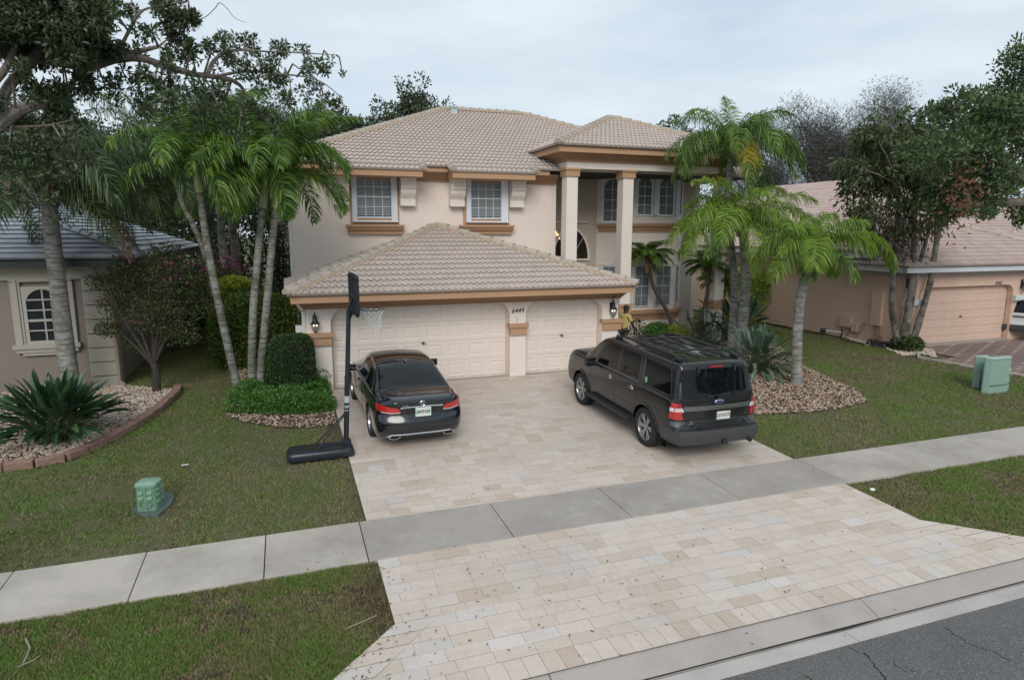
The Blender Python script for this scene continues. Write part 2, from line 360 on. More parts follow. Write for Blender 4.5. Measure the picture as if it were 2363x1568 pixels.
# ================================================================ roof helper
def roof_plane(mb, e0, e1, up, L, clips, period=.165, course=.35, r0=0, wav=.042, flat=False):
    """tiles on the plane through eave e0-e1 climbing along unit vector up for L metres; clips = [(point, normal)] kept where (p-point).normal<0"""
    e0 = Vector(e0); e1 = Vector(e1); ex = (e1-e0); wid = ex.length; ex.normalize(); up = Vector(up).normalized(); nn = ex.cross(up)
    if nn.z < 0: nn = -nn
    bm = bmesh.new(); lay = bm.faces.layers.float.new('rnd')
    nc = int(L/course)+1; ns = 8; npd = int(wid/period)+1
    for c in range(nc):
        t0 = c*course-.03; t1 = min((c+1)*course+.07, L)
        if t0 > L: break
        off = 0
        cols = npd*ns if not flat else int(wid/.33)+1; st = period/ns if not flat else .33
        th = .05
        prev = None; rt = random.random()
        sh = random.uniform(-.004, .004)
        for k in range(cols+1):
            x = min(k*st + (0 if not flat else (c % 2)*.165), wid+.02)
            h = wav*(.5+.5*math.cos(2*math.pi*k/ns)) if not flat else .0
            if not flat: h = wav*(max(0, math.cos(2*math.pi*k/ns))**.8 + .15)
            jit = random.uniform(-.004, .004) if k % (ns*2) == 0 else 0
            a = e0+ex*x+up*(t0+sh+jit)+nn*(h+th); b = e0+ex*x+up*t1+nn*(h+.002); d = a-nn*.016; d0 = e0+ex*x+up*(t0+.10+sh)+nn*(h+th*.55-.016)
            if c == 0: d0 = e0+ex*x+up*(t0+.02)-nn*.02
            cur = [bm.verts.new(p) for p in (d0, d, a, b)]
            if prev:
                if (k % (2*ns) == 1) or flat: rt = random.random()
                for q in ((prev[0], cur[0], cur[1], prev[1]), (prev[1], cur[1], cur[2], prev[2]), (prev[2], cur[2], cur[3], prev[3])):
                    f = bm.faces.new(q); f[lay] = rt; f.smooth = not flat
                f.smooth = True
            prev = cur
            if x >= wid: break
    for p, n in clips:
        bmesh.ops.bisect_plane(bm, geom=bm.verts[:]+bm.edges[:]+bm.faces[:], plane_co=Vector(p), plane_no=Vector(n), clear_outer=True)
    bmesh.ops.recalc_face_normals(bm, faces=[])
    idx = {}; 
    base = len(mb.v)
    for i, v in enumerate(bm.verts): idx[v] = base+i; mb.v.append(tuple(v.co))
    for f in bm.faces: mb.f.append(tuple(idx[v] for v in f.verts)); mb.r.append(f[lay])
    bm.free()
def caps(mb, a, b, rad=.11, ln=.40, mb2=None):
    a = Vector(a); b = Vector(b); d = b-a; n = max(1, int(d.length/ln+.5)); d.normalize(); side = d.cross(Vector((0, 0, 1))).normalized(); up = side.cross(d)
    ln = (b-a).length/n
    for i in range(n):
        p = a+d*(i*ln-.03); q = a+d*((i+1)*ln+.02); vs = []; m = 9; rr = random.random()
        for (c, r, h) in ((p, rad*1.12, .035), (q, rad*.92, .008)):
            for k in range(m): t = math.pi*k/(m-1); vs.append(c+side*(r*math.cos(t))+up*(r*math.sin(t)+h-.01))
        for (c, r, h) in ((p, rad*.98, .03),):
            for k in range(m): t = math.pi*k/(m-1); vs.append(c+side*(r*math.cos(t))+up*(r*math.sin(t)+h-.01-.02))
        fs = [(k, k+1, m+k+1, m+k) for k in range(m-1)]+[(k, 2*m+k, 2*m+k+1, k+1) for k in range(m-1)]
        if i == 0: fs.append(tuple(range(2*m, 3*m)))
        mb.add(vs, fs, rr)
    if mb2: 
        vs = [a+side*.17-up*.03, a-side*.17-up*.03, b-side*.17-up*.03, b+side*.17-up*.03, a+side*.09+up*.06, a-side*.09+up*.06, b-side*.09+up*.06, b+side*.09+up*.06]
        mb2.add(vs, [(0, 3, 7, 4), (1, 5, 6, 2), (4, 7, 6, 5)])
def hip(parent, x0, x1, y0, z0, sl, yr=None, back=None, wav=.042, tl=tile, under=tile_under, flat=False, capm=tile_cap, mort=True, back_len=None, front_only=False, right=True):
    """hip roof: front eave y0 from x0 to x1 at z0, slope sl; depth = half width or yr; returns apex"""
    hw = (x1-x0)/2; d = hw if yr is None else yr-y0; y1 = back if back is not None else y0+2*d
    zt = z0+sl*d; A = Vector((x0+d, y0+d, zt)); B = Vector((x1-d, y0+d, zt))
    mb = MB(); k = 1/math.sqrt(1+sl*sl); Ls = d/k
    roof_plane(mb, (x0, y0, z0), (x1, y0, z0), (0, k, sl*k), Ls, [((x0, y0, 0), (-1, 1, 0)), ((x1, y0, 0), (1, 1, 0))], wav=wav, flat=flat)
    roof_plane(mb, (x0, y0, z0), (x0, y1, z0), (k, 0, sl*k), Ls, [((x0, y0, 0), (1, -1, 0)), ((x0, y1, 0), (1, 1, 0))] if y1 >= y0+2*d-.01 else [((x0, y0, 0), (1, -1, 0)), ((0, y1, 0), (0, 1, 0))], wav=wav, flat=flat)
    if right: roof_plane(mb, (x1, y0, z0), (x1, y1, z0), (-k, 0, sl*k), Ls, [((x1, y0, 0), (-1, -1, 0)), ((x1, y1, 0), (-1, 1, 0))] if y1 >= y0+2*d-.01 else [((x1, y0, 0), (-1, -1, 0)), ((0, y1, 0), (0, 1, 0))], wav=wav, flat=flat)
    ro = mb.build('roof', tl, parent, fix=False)
    us = MB(); e = -.03; yb = min(y1, y0+2*d); 
    P = [(x0, y0, z0+e), (x1, y0, z0+e), (x1, yb, z0+e), (x0, yb, z0+e), (A.x, A.y, zt+e), (B.x, B.y, zt+e)]
    if y1 < y0+2*d-.01: us.add(P, [(0, 1, 5, 4), (0, 4, 3), (1, 2, 5), (0, 3, 2, 1)])
    else: us.add(P, [(0, 1, 5, 4), (0, 4, 3), (1, 2, 5), (3, 4, 5, 2), (0, 3, 2, 1)])
    us.build('roof_deck', under, ro, fix=False)
    cp = MB(); mo = MB() if mort else None; up = Vector((0, 0, .035))
    caps(cp, Vector((x0, y0, z0))+up, A+up, mb2=mo); 
    if right: caps(cp, Vector((x1, y0, z0))+up, B+up, mb2=mo)
    if (B-A).length > .3: caps(cp, A+up, B+up, mb2=mo)
    cp.build('ridge_cap', capm, ro, smooth=True, fix=False)
    if mo: mo.build('mortar_bed', mortar, ro, fix=False)
    return ro, A, B
# ================================================================ the house
H = thing('two_storey_house', (3.6, 0, 0), 'cream two-storey house with tan trim, beige barrel tiles and number 6449', 'house')
def arcwall(mb, x0, x1, ztop, opens, y0, y1, rad=.38):
    poly = [(x0, -.1), (x0, ztop), (x1, ztop), (x1, -.1)]
    for (a, b, zt) in sorted(opens, reverse=True):
        poly += [(b, -.1), (b, zt-rad)]
        poly += [(b-rad+rad*math.cos(t), zt-rad+rad*math.sin(t)) for t in [math.pi/2*k/8 for k in range(1, 9)]]
        poly += [(a+rad+rad*math.cos(t), zt-rad+rad*math.sin(t)) for t in [math.pi/2+math.pi/2*k/8 for k in range(0, 8)]]
        poly += [(a, zt-rad), (a, -.1)]
    return mb.prism(poly, 'y', y0, y1)
gw = MB(); arcwall(gw, -.6, 8.30, 2.42, [(0, 4.87, 2.14), (5.35, 7.77, 2.14)], 0, .2)
gw.box(-.6, -.4, .2, 4.0, -.1, 2.42); gw.box(8.1, 8.30, .2, 4.0, -.1, 2.42)
gw.box(.005, 4.865, .16, .198, 2.12, 2.3); gw.build('garage_wall', stucco_w, H, fix=False)
for a, b in ((0, 4.87), (5.35, 7.77)):
    for x, s in ((a, 1), (b, -1)): jb = MB(); jb.box(min(x, x+s*.05), max(x, x+s*.05), .2, .25, -.02, 2.2); jb.build('door_jamb', M('jamb_cream', (.55, .44, .36), .7), H)
gf = MB(); gf.box(-.4, 8.1, .9, 1.0, -.1, 2.4); gf.build('garage_interior', dark_in, H)
def garage_door(x0, x1, cols, rows_, y, parent, mat, z1=2.2, handle=True):
    d = MB(); hh = z1/rows_; cw = (x1-x0)/cols
    d.box(x0-.05, x1+.05, y+.03, y+.06, -.03, z1)
    for r in range(rows_):
        za, zb = r*hh+.003, (r+1)*hh-.003
        for c in range(cols):
            xa, xb = x0+c*cw, x0+(c+1)*cw; m = .085; mz = hh*.19; b = .028
            o = [(xa, za), (xb, za), (xb, zb), (xa, zb)]
            i1 = [(xa+m, za+mz), (xb-m, za+mz), (xb-m, zb-mz), (xa+m, zb-mz)]
            i2 = [(p[0]+b*sx, p[1]+b*sz) for p, (sx, sz) in zip(i1, ((1, 1), (-1, 1), (-1, -1), (1, -1)))]
            i3 = [(p[0]+b*sx*.9, p[1]+b*sz*.9) for p, (sx, sz) in zip(i2, ((1, 1), (-1, 1), (-1, -1), (1, -1)))]
            vs = [(p[0], y, p[1]) for p in o]+[(p[0], y, p[1]) for p in i1]+[(p[0], y+.016, p[1]) for p in i2]+[(p[0], y+.004, p[1]) for p in i3]
            fs = [(k+4*s, (k+1) % 4+4*s, (k+1) % 4+4*s+4, k+4*s+4) for s in range(3) for k in range(4)]+[(12, 13, 14, 15)]
            d.add(vs, fs)
        d.box(x0-.05, x1+.05, y+.001, y+.03, za, za+.002); d.box(x0-.05, x1+.05, y+.001, y+.03, zb-.002, zb)
    o = d.build('garage_door', mat, parent, fix=False)
    if handle:
        h = MB(); xm = (x0+x1)/2; zc = z1*.49 if rows_ == 4 else z1*.45
        h.tube([(xm, y, zc), (xm, y-.05, zc)], .018, 8); h.obox((xm, y-.055, zc), (.13, .014, .022), (0, .3, 0)); h.obox((xm, y-.055, zc), (.022, .014, .09), (0, .3, 0)); h.build('door_handle', M('door_lock_metal', (.16, .15, .14), .4, .8), o)
    s = MB(); s.box(x0-.04, x1+.04, y-.012, y+.01, -.02, .015)
    for c in range(cols):
        for k in (0, 1): s.box(x0+c*cw+.1+k*.26, x0+c*cw+.31+k*.26 if cw > .56 else x0+c*cw+.1+k*.2+.15, y-.004, y, .055, .065)
    s.build('weather_strip', M('weather_strip_grey', (.25, .24, .22), .8), o)
    return o
garage_door(-.0, 4.87, 8, 4, .25, H, doorm); garage_door(5.35, 7.77, 4, 4, .25, H, doorm)
th = MB(); th.box(.0, 4.87, -.02, .24, -.05, .017); th.box(5.35, 7.77, -.02, .24, -.05, .017); th.build('threshold', concrete, H)
# pilaster bands
def band(mb, x0, x1, y0, y1, z0, z1):
    zm = z0+(z1-z0)*.66; mb.box(x0-.045, x1+.045, y0-.045, y1, zm, z1); mb.box(x0, x1, y0, y1, z0, zm-.002)
for (a, b) in ((-.64, -.0), (4.865, 5.355), (7.775, 8.33)):
    m_ = MB(); band(m_, a+.0, b, -.07, .1, 1.20, 1.53); m_.build('pilaster_band', tan, H, bevel=.004)
m_ = MB(); m_.box(8.377, 8.42, -.115, .8, 1.42, 1.53); m_.box(8.332, 8.37, -.07, .8, 1.2, 1.418); m_.build('pilaster_band', tan, H, bevel=.004)
# garage cornice + fascia + roof
def cornice(mb, pts, steps):
    """pts: xy outline corners (open polyline), outward on the right-hand side; steps: [(outset, z0, z1)]"""
    n = len(pts)
    def offs(o):
        res = []
        for i, p in enumerate(pts):
            p = Vector((p[0], p[1])); ns = []
            for a, b in ((i-1, i), (i, i+1)):
                if a >= 0 and b < n: d = (Vector(pts[b])-Vector(pts[a])).normalized(); ns.append(Vector((d.y, -d.x)))
            if len(ns) == 2: m = (ns[0]+ns[1]); m = m/(m.dot(ns[0]))
            else: m = ns[0]
            res.append(p+m*o)
        return res
    rings = []
    prof = []
    for (o, z0, z1) in steps: prof += [(o, z0), (o if len(steps) < 0 else o, z1)]
    vs = []; fs = []
    for (o, z) in prof:
        vs += [(p.x, p.y, z) for p in offs(o)]
    ip = offs(-.02); vs = [(p.x, p.y, prof[0][1]) for p in ip]+vs+[(p.x, p.y, prof[-1][1]) for p in ip]
    m = len(prof)+2
    for j in range(m-1):
        for i in range(n-1): fs.append((j*n+i, j*n+i+1, (j+1)*n+i+1, (j+1)*n+i))
    fs.append(tuple(j*n for j in range(m))); fs.append(tuple(j*n+n-1 for j in range(m-1, -1, -1)))
    mb.add(vs, fs)
ST = lambda z0, z1, o: [(.06, z0, z0+(z1-z0)*.22), (.10, z0+(z1-z0)*.26, z0+(z1-z0)*.36), (o*.55, z0+(z1-z0)*.62, z0+(z1-z0)*.68), (o*.8, z0+(z1-z0)*.82, z0+(z1-z0)*.86), (o, z0+(z1-z0)*.97, z1)]
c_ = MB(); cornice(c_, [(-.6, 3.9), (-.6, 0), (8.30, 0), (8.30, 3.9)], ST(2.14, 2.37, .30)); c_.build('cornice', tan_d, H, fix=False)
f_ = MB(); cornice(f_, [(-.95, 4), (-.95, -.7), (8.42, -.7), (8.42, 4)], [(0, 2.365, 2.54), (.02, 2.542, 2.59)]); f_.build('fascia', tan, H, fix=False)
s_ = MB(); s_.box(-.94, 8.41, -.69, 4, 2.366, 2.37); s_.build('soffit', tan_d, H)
hip(H, -1.02, 8.46, -.76, 2.58, .352, back=4.0)
# main block
mw = MB(); mw.box(-.75, 7.95, 4.0, 4.25, -.1, 6.0); mw.box(-.75, -.5, 4.25, 16.8, -.1, 6.0); mw.box(7.85, 8.05, 4.25, 6.0, 3.15, 6.2)
mw.box(7.95, 8.3, 3.45, 3.98, -.1, 3.1) ; mw.box(15.0, 15.2, 6.0, 16.8, -.1, 6.2); mw.box(-.5, 15, 16.6, 16.8, -.1, 6)
mw.build('wall', stucco, H)
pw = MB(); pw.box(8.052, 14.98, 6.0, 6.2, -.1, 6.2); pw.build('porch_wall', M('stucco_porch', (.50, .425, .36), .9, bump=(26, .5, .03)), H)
# downpipe, conduit on left corner
dp = MB(); dp.box(-.84, -.755, 3.97, 4.03, 2.7, 5.6); dp.box(-.86, -.76, 3.93, 3.99, 2.9, 3.2); dp.build('downpipe', vinyl, H)
dp = MB(); dp.box(-.70, -.61, .03, .13, .3, 2.1); dp.box(-.86, -.6, .05, .3, 1.55, 1.72); dp.tube([(-.61, .25, 1.35), (-.85, .25, 1.35)], .07, 10); dp.build('meter_box', vinyl, H, bevel=.01)
c_ = MB(); cornice(c_, [(-.75, 16), (-.75, 4), (7.9, 4)], ST(5.66, 5.95, .42)); c_.build('cornice', tan_d, H, fix=False)
f_ = MB(); cornice(f_, [(-1.3, 16), (-1.3, 3.5), (7.5, 3.5)], [(0, 5.93, 6.08), (.02, 6.082, 6.11)]); f_.build('fascia', tan, H, fix=False)
sl = .425; EY, EZ = 3.44, 6.10
ro, A, B = hip(H, -1.36, 16.0, EY, EZ, sl, yr=10.4, back=17.4)
# eave pop-outs over the windows
dz_ = .45
for (a, b) in ((.25, 3.1), (4.04, 6.8)):
    mb = MB(); k = 1/math.sqrt(1+sl*sl)
    roof_plane(mb, (a-.06, EY-dz_, EZ-dz_*sl+.02), (b+.06, EY-dz_, EZ-dz_*sl+.02), (0, k, sl*k), dz_/k+.12, [], wav=.042)
    r2 = mb.build('roof', tile, H, fix=False)
    for x in (a-.03, b+.03): cp = MB(); caps(cp, (x, EY-dz_-.03, EZ-dz_*sl+.05), (x, EY+.05, EZ+.08), rad=.09, ln=.3); cp.build('ridge_cap', tile_cap, r2, smooth=True, fix=False)
    fb = MB(); z1 = EZ-dz_*sl; fb.box(a, b, EY-dz_+.04, EY-dz_+.08, z1-.18, z1+.0)
    for x0 in (a, b-.04): fb.prism([(EY-dz_+.08, z1-.18), (3.6, z1-.18), (3.6, EZ+.03), (EY-dz_+.08, z1)], 'x', x0, x0+.04)
    fb.box(a+.04, b-.04, EY-dz_+.08, 3.6, z1-.18, z1-.16); fb.box(a+.04, b-.04, 3.6, 4.0, 5.76, 5.78)
    fb.build('fascia', tan, H)
# corbels
for x in (.46, 2.52, 4.14, 6.2):
    cb = MB(); y0 = 3.99; P = [(y0, 4.88), (y0-.24, 4.88), (y0-.24, 5.05), (y0-.2, 5.06)]
    for k in range(9): t = k/8; P.append((y0-.2-.16*math.sin(t*math.pi/2)**1.5, 5.07+.25*t))
    P += [(y0-.36, 5.40), (y0-.36, 5.41), (y0-.42, 5.42), (y0-.42, 5.79), (y0, 5.79)]
    cb.prism(P, 'x', x, x+.48); cb.build('corbel', stucco_w, H)
# windows
def window(parent, x0, x1, z0, z1, y, cols, rws, fr=white, blinds=True, arch=False, meet=None, bar=.022, depth=.05, fw=.05, ax=None):
    """sash window facing -y; ax=(origin, angle) turns it about a vertical axis"""
    T = (lambda p: p) if ax is None else (lambda p: (Vector((ax[0][0], ax[0][1], 0))+Matrix.Rotation(ax[1], 3, 'Z')@(Vector(p)-Vector((ax[0][0], ax[0][1], 0)))))
    def fin(mb, n, m, p): mb.v = [tuple(T(v)) for v in mb.v]; return mb.build(n, m, p)
    f = MB(); f.box(x0-fw, x0, y-depth, y+.01, z0-fw, z1+fw); f.box(x1, x1+fw, y-depth, y+.01, z0-fw, z1+fw)
    f.box(x0, x1, y-depth, y+.01, z0-fw, z0); f.box(x0, x1, y-depth, y+.01, z1, z1+fw)
    if arch:
        r = (x1-x0)/2; xc = (x0+x1)/2; n = 10; zc = z1-r
        for s in (-1, 1):
            poly = [(xc+s*r*math.cos(t), zc+r*math.sin(t)) for t in [math.pi/2*k/n for k in range(n+1)]]+[(xc+s*r, z1)]
            f.prism(poly, 'y', y-depth*.9, y-.008)
    wo = fin(f, 'window', fr, parent)
    gl = MB(); gl.quad((x0, y-.018, z0), (x1, y-.018, z0), (x1, y-.018, z1), (x0, y-.018, z1)); fin(gl, 'glass', glass, wo)
    bk = MB(); bk.quad((x0, y-.002, z0), (x1, y-.002, z0), (x1, y-.002, z1), (x0, y-.002, z1)); fin(bk, 'dark_backing', dark_in, wo)
    if blinds:
        bl = MB(); z = z0+.03
        while z < z1-.02: bl.quad((x0+.01, y-.011, z), (x1-.01, y-.011, z), (x1-.01, y-.006, z+.042), (x0+.01, y-.006, z+.042)); z += .05
        fin(bl, 'blind', blindm, wo)
    mu = MB()
    for c in range(1, cols): x = x0+(x1-x0)*c/cols; mu.box(x-bar/2, x+bar/2, y-.028, y-.019, z0, z1)
    for r in range(1, rws):
        z = z0+(z1-z0)*r/rws; b2 = bar*(1.8 if (meet == r) else 1)
        mu.box(x0, x1, y-.034 if meet == r else y-.03, y-.0195, z-b2/2, z+b2/2)
    if mu.v: fin(mu, 'muntin', fr, wo)
    return wo
shm = M('shutter_white', (.74, .77, .82), .4, var=(3, .3, (.66, .69, .75)))
for (sx0, sx1, gx0, gx1, shL, shR, cols, ce) in ((.99, 2.50, 1.20, 2.25, (1.04, 1.19), (2.26, 2.45), 4, 1.73), (4.62, 6.21, 4.89, 5.91, (4.71, 4.88), (5.92, 6.17), 4, 5.4)):
    su = MB(); su.box(sx0, shL[0], 3.955, 4, 4.3, 5.76); su.box(shR[1], sx1, 3.955, 4, 4.3, 5.76); su.box(shL[0], shR[1], 3.955, 4, 4.3, 4.50); sf = su.build('window_surround', tan, H)
    wo = window(H, gx0, gx1, 4.54, 5.76, 3.98, cols, 4, meet=2)
    for (a, b) in (shL, shR):
        sh = MB(); n = 4; wdt = (b-a)/n
        for k in range(n): sh.prism([(a+k*wdt+.002, 3.875), (a+(k+.5)*wdt, 3.855), (a+(k+1)*wdt-.002, 3.875), (a+(k+1)*wdt-.002, 3.97), (a+k*wdt+.002, 3.97)], 'z', 4.42, 5.76)
        sh.build('storm_shutter', shm, wo)
    for z0_, z1_ in ((4.375, 4.415), (5.74, 5.76)): tr = MB(); tr.box(shL[0]-.01, shR[1]+.01, 3.83, 3.95, z0_, z1_); tr.build('shutter_track', shm, wo)
    si = MB(); a, b = sx0-.14, sx1+.13
    si.prism([(4.0, 4.29), (3.72, 4.29), (3.72, 4.225), (3.75, 4.215), (3.79, 4.13), (3.83, 4.11), (3.84, 4.09), (3.87, 4.07), (3.87, 4.0), (4.0, 4.0)], 'x', a+.04, b-.04); si.box(a, b, 3.71, 4, 4.228, 4.292); si.build('sill', tan, wo)
# portico
PX0, PX1, PY = 7.9, 14.35, 3.0
pe = MB(); pe.box(PX0, PX1, PY, PY+.4, 6.14, 6.40); pe.box(PX0, PX0+.4, PY+.4, 4.2, 6.14, 6.40); pe.box(PX1-.4, PX1, PY+.4, 6, 6.14, 6.4); pe.build('porch_beam', stucco_w, H)
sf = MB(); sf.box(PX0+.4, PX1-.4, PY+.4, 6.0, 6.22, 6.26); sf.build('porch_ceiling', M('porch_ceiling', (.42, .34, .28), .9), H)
c_ = MB(); cornice(c_, [(PX0, 5.5), (PX0, PY), (PX1, PY), (PX1, 6.5)], ST(6.36, 6.62, .42)); c_.build('cornice', tan_d, H, fix=False)
f_ = MB(); cornice(f_, [(PX0-.5, 6), (PX0-.5, PY-.5), (PX1+.5, PY-.5), (PX1+.5, 8)], [(0, 6.60, 6.78), (.02, 6.782, 6.82)]); f_.build('fascia', tan, H, fix=False)
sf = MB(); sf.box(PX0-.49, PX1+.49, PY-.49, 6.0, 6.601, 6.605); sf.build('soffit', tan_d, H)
hip(H, PX0-.58, PX1+.58, PY-.58, 6.82, .41, back=9.5)
for x in (7.9, 10.0, 13.95):
    p = MB(); p.box(x, x+.4, PY+.0, PY+.4, -.1, 5.88); pl = p.build('pillar', stucco_w, H)
    c = MB(); c.box(x-.05, x+.45, PY-.05, PY+.45, 5.88, 6.08); c.box(x-.09, x+.49, PY-.09, PY+.49, 6.082, 6.15); c.build('pillar_capital', tan, pl, bevel=.004)
    if x > 8: c = MB(); c.box(x-.04, x+.44, PY-.04, PY+.44, 1.25, 1.47); c.box(x-.08, x+.48, PY-.08, PY+.48, 1.472, 1.58); c.build('pillar_band', tan, pl, bevel=.004)
# entry arch window, ledge
ld = MB(); ld.box(8.3, 10.15, 5.9, 6.0, 4.42, 4.47); ld.build('ledge', stucco_w, H)
aw = MB(); xc, zb, r1 = 9.45, 3.04, .8; n = 18
arc = lambda r, h: [(xc+r*math.cos(math.pi*k/n), zb+h*math.sin(math.pi*k/n)*1.0) for k in range(n+1)]
P = arc(.80, 1.22); Q = arc(.72, 1.12)
vs = [(p[0], 5.94, p[1]) for p in P]+[(p[0], 5.94, p[1]) for p in Q]+[(p[0], 6.0, p[1]) for p in P]+[(p[0], 5.99, p[1]) for p in Q]; m = n+1
aw.add(vs, [(i, i+1, m+i+1, m+i) for i in range(n)]+[(i, 2*m+i, 2*m+i+1, i+1) for i in range(n)]+[(m+i, m+i+1, 3*m+i+1, 3*m+i) for i in range(n)])
aw.box(xc-.8, xc+.8, 5.93, 6.0, zb-.07, zb+.0); awo = aw.build('arched_window', stucco_w, H, fix=False)
gl = MB(); gl.add([(p[0], 5.985, p[1]) for p in Q], [tuple(range(m))]); gl.build('glass', glassmat('entry_glass', (.02, .02, .02), .25), awo, fix=False)
bk = MB(); bk.add([(p[0], 5.996, p[1]) for p in Q], [tuple(range(m))]); bk.build('dark_backing', M('entry_interior', (.05, .025, .015), .8), awo, fix=False)
mu = MB(); mu.tube([(xc, 5.965, zb), (xc+.5, 5.965, zb+.8)], .012, 4); mu.tube([(xc, 5.965, zb), (xc-.5, 5.965, zb+.8)], .012, 4); mu.tube([(xc, 5.965, zb), (xc, 5.965, zb+1.1)], .012, 4); mu.build('muntin', white, awo)
ch = MB()
for (px, py) in ((1285, 541), (1287, 551), (1281, 536), (1290, 549)): p = at(px, py, 5.97); ch.ball(p, .035, .02, .045, 8)
ch.build('chandelier_light', M('warm_bulb', (1, .6, .3), .4, emis=(1, .62, .28, 2.6)), awo)
ch = MB(); p = at(1287, 546, 5.975); ch.tube([p+Vector((-.15, 0, 0)), p, p+Vector((.12, 0, .02)), p+Vector((0, 0, .35))], .012, 6); ch.build('chandelier_frame', brass, awo)
# bays
def bay(z0, z1, name):
    P = [(10.55, 6.0), (11.35, 5.2), (13.65, 5.2), (14.45, 6.0)]
    b = MB(); b.prism([(x, y) for x, y in P], 'z', z0, z1); return b.build(name, stucco_w, H)
bay(-.1, 3.0, 'bay'); bay(3.002, 6.22, 'bay')
ANG = (-math.pi/4, 0, math.pi/4)
for (a, b) in ((11.86, 12.44), (12.80, 13.42)):
    window(H, a, b, 1.22, 2.72, 5.195, 2, 4, meet=2)
    w2 = window(H, a, b, 4.75, 6.12, 5.195, 2, 4, arch=True, fr=shm, fw=.07)
    sh = MB(); 
    for k in range(3): sh.box(b+.09+k*.07, b+.14+k*.07, 5.06+.02*k, 5.19, 4.7, 6.2)
    sh.build('storm_shutter', shm, w2)
window(H, 14.0-.25, 14.0+.25, 1.22, 2.72, 5.2, 1, 2, meet=1, ax=((13.65, 5.2), ANG[2]))
window(H, 14.0-.25, 14.0+.25, 4.75, 6.12, 5.2, 1, 4, fr=shm, ax=((13.65, 5.2), ANG[2]))
w2 = window(H, 11.35-.85, 11.35-.2, 4.5, 6.05, 5.2, 2, 4, arch=True, fr=shm, fw=.1, ax=((11.35, 5.2), ANG[0]))
window(H, 11.35-.8, 11.35-.35, 1.22, 2.72, 5.2, 2, 4, meet=2, ax=((11.35, 5.2), ANG[0]))
si = MB(); cornice(si, [(10.6, 5.95), (11.35, 5.2), (13.65, 5.2), (14.4, 5.95)], [(.03, .62, .72), (.07, .76, .80), (.15, .88, .90), (.17, .92, 1.03)]); si.build('bay_cornice', tan, H, fix=False)
si = MB(); cornice(si, [(10.6, 5.95), (11.35, 5.2), (13.65, 5.2), (14.4, 5.95)], [(.03, 4.05, 4.12), (.07, 4.16, 4.20), (.15, 4.28, 4.30), (.17, 4.32, 4.4)]); si.build('bay_cornice', tan, H, fix=False)
si = MB(); cornice(si, [(10.6, 5.95), (11.35, 5.2), (13.65, 5.2), (14.4, 5.95)], [(.03, 2.78, 2.86)]); si.build('bay_ledge', stucco_w, H, fix=False)
# roof vent
p = at(1046, 262, 9.9); v = MB(); v.box(p.x-.13, p.x+.13, 9.75, 9.99, p.z-.35, p.z+.2); v.box(p.x-.16, p.x+.16, 9.7, 10.04, p.z+.202, p.z+.28); v.build('roof_vent', M('vent_metal', (.42, .48, .5), .5), H)
# numbers
blk = M('number_black', (.01, .01, .01), .5)
text('house_number', '6449', .19, blk, H, (5.1, -.006, 1.885), ext=.006, shear=.2, bold=.0)
hk = MB(); hk.tube([(5.08, 0, 1.7), (5.08, -.04, 1.68), (5.06, -.06, 1.6)], .012, 6); hk.build('wall_hook', M('hook_grey', (.4, .4, .4), .5), H)
def wall_lamp(x, y, z, parent, lit=True, scroll=False, s=1., hang=False):
    """carriage lamp, z = bottom of its glass"""
    b = MB(); yc = y-.14*s
    b.lathe([(0, .52*s), (.012*s, .5*s), (.02*s, .47*s), (.012*s, .44*s), (.035*s, .43*s), (.05*s, .36*s), (.045*s, .33*s), (.06*s, .30*s), (.075*s, .25*s), (.115*s, .225*s), (.12*s, .2*s), (.0, .2*s)], (x, yc, z), 12)
    b.lathe([(0, -.04*s), (.012*s, -.03*s), (.03*s, 0), (.045*s, .012*s), (0, .014*s)], (x, yc, z), 12)
    b.box(x-.05*s, x+.05*s, y-.025*s, y, z+.12*s, z+.40*s); b.tube([(x, y-.02, z+.3*s), (x, yc+.03*s, z+.33*s), (x, yc, z+.38*s)], .012*s, 6)
    for k in range(6):
        t = math.pi*k/3+.3; b.tube([(x+.112*s*math.cos(t), yc+.112*s*math.sin(t), z+.2*s), (x+.095*s*math.cos(t), yc+.095*s*math.sin(t), z+.1*s), (x+.045*s*math.cos(t), yc+.045*s*math.sin(t), z+.01*s)], .004*s, 4)
    if scroll:
        pts = [(x+.01-.05*s*math.cos(t)*1.0, yc, z+.50*s+.06*s*math.sin(t)+.02*t*s) for t in [k*.45 for k in range(9)]]; b.tube([(x-.05*s, yc+.03, z+.38*s)]+pts, .009*s, 6)
    lo = b.build('wall_lamp', bronze, parent, smooth=True)
    gl = MB(); gl.lathe([(.044*s, .014*s), (.093*s, .1*s), (.108*s, .199*s)], (x, yc, z), 12); gl.f = gl.f[:-2]; gl.r = gl.r[:-2]; gl.build('lamp_glass', clearg, lo, smooth=True, fix=False)
    for dx in (-.035, .035):
        c = MB(); c.tube([(x+dx*s, yc, z+.03*s), (x+dx*s, yc, z+.14*s)], .008*s, 6); c.build('candle_tube', M('candle_grey', (.2, .2, .18), .5), lo)
        c = MB(); c.ball((x+dx*s, yc, z+.165*s), .013*s, rz=.024*s, n=8); c.build('bulb', bulb if lit else M('unlit_bulb', (.6, .6, .55), .3), lo, smooth=True)
wall_lamp(-.39, 0, 1.58, H); wall_lamp(8.06, 0, 1.62, H, scroll=True)
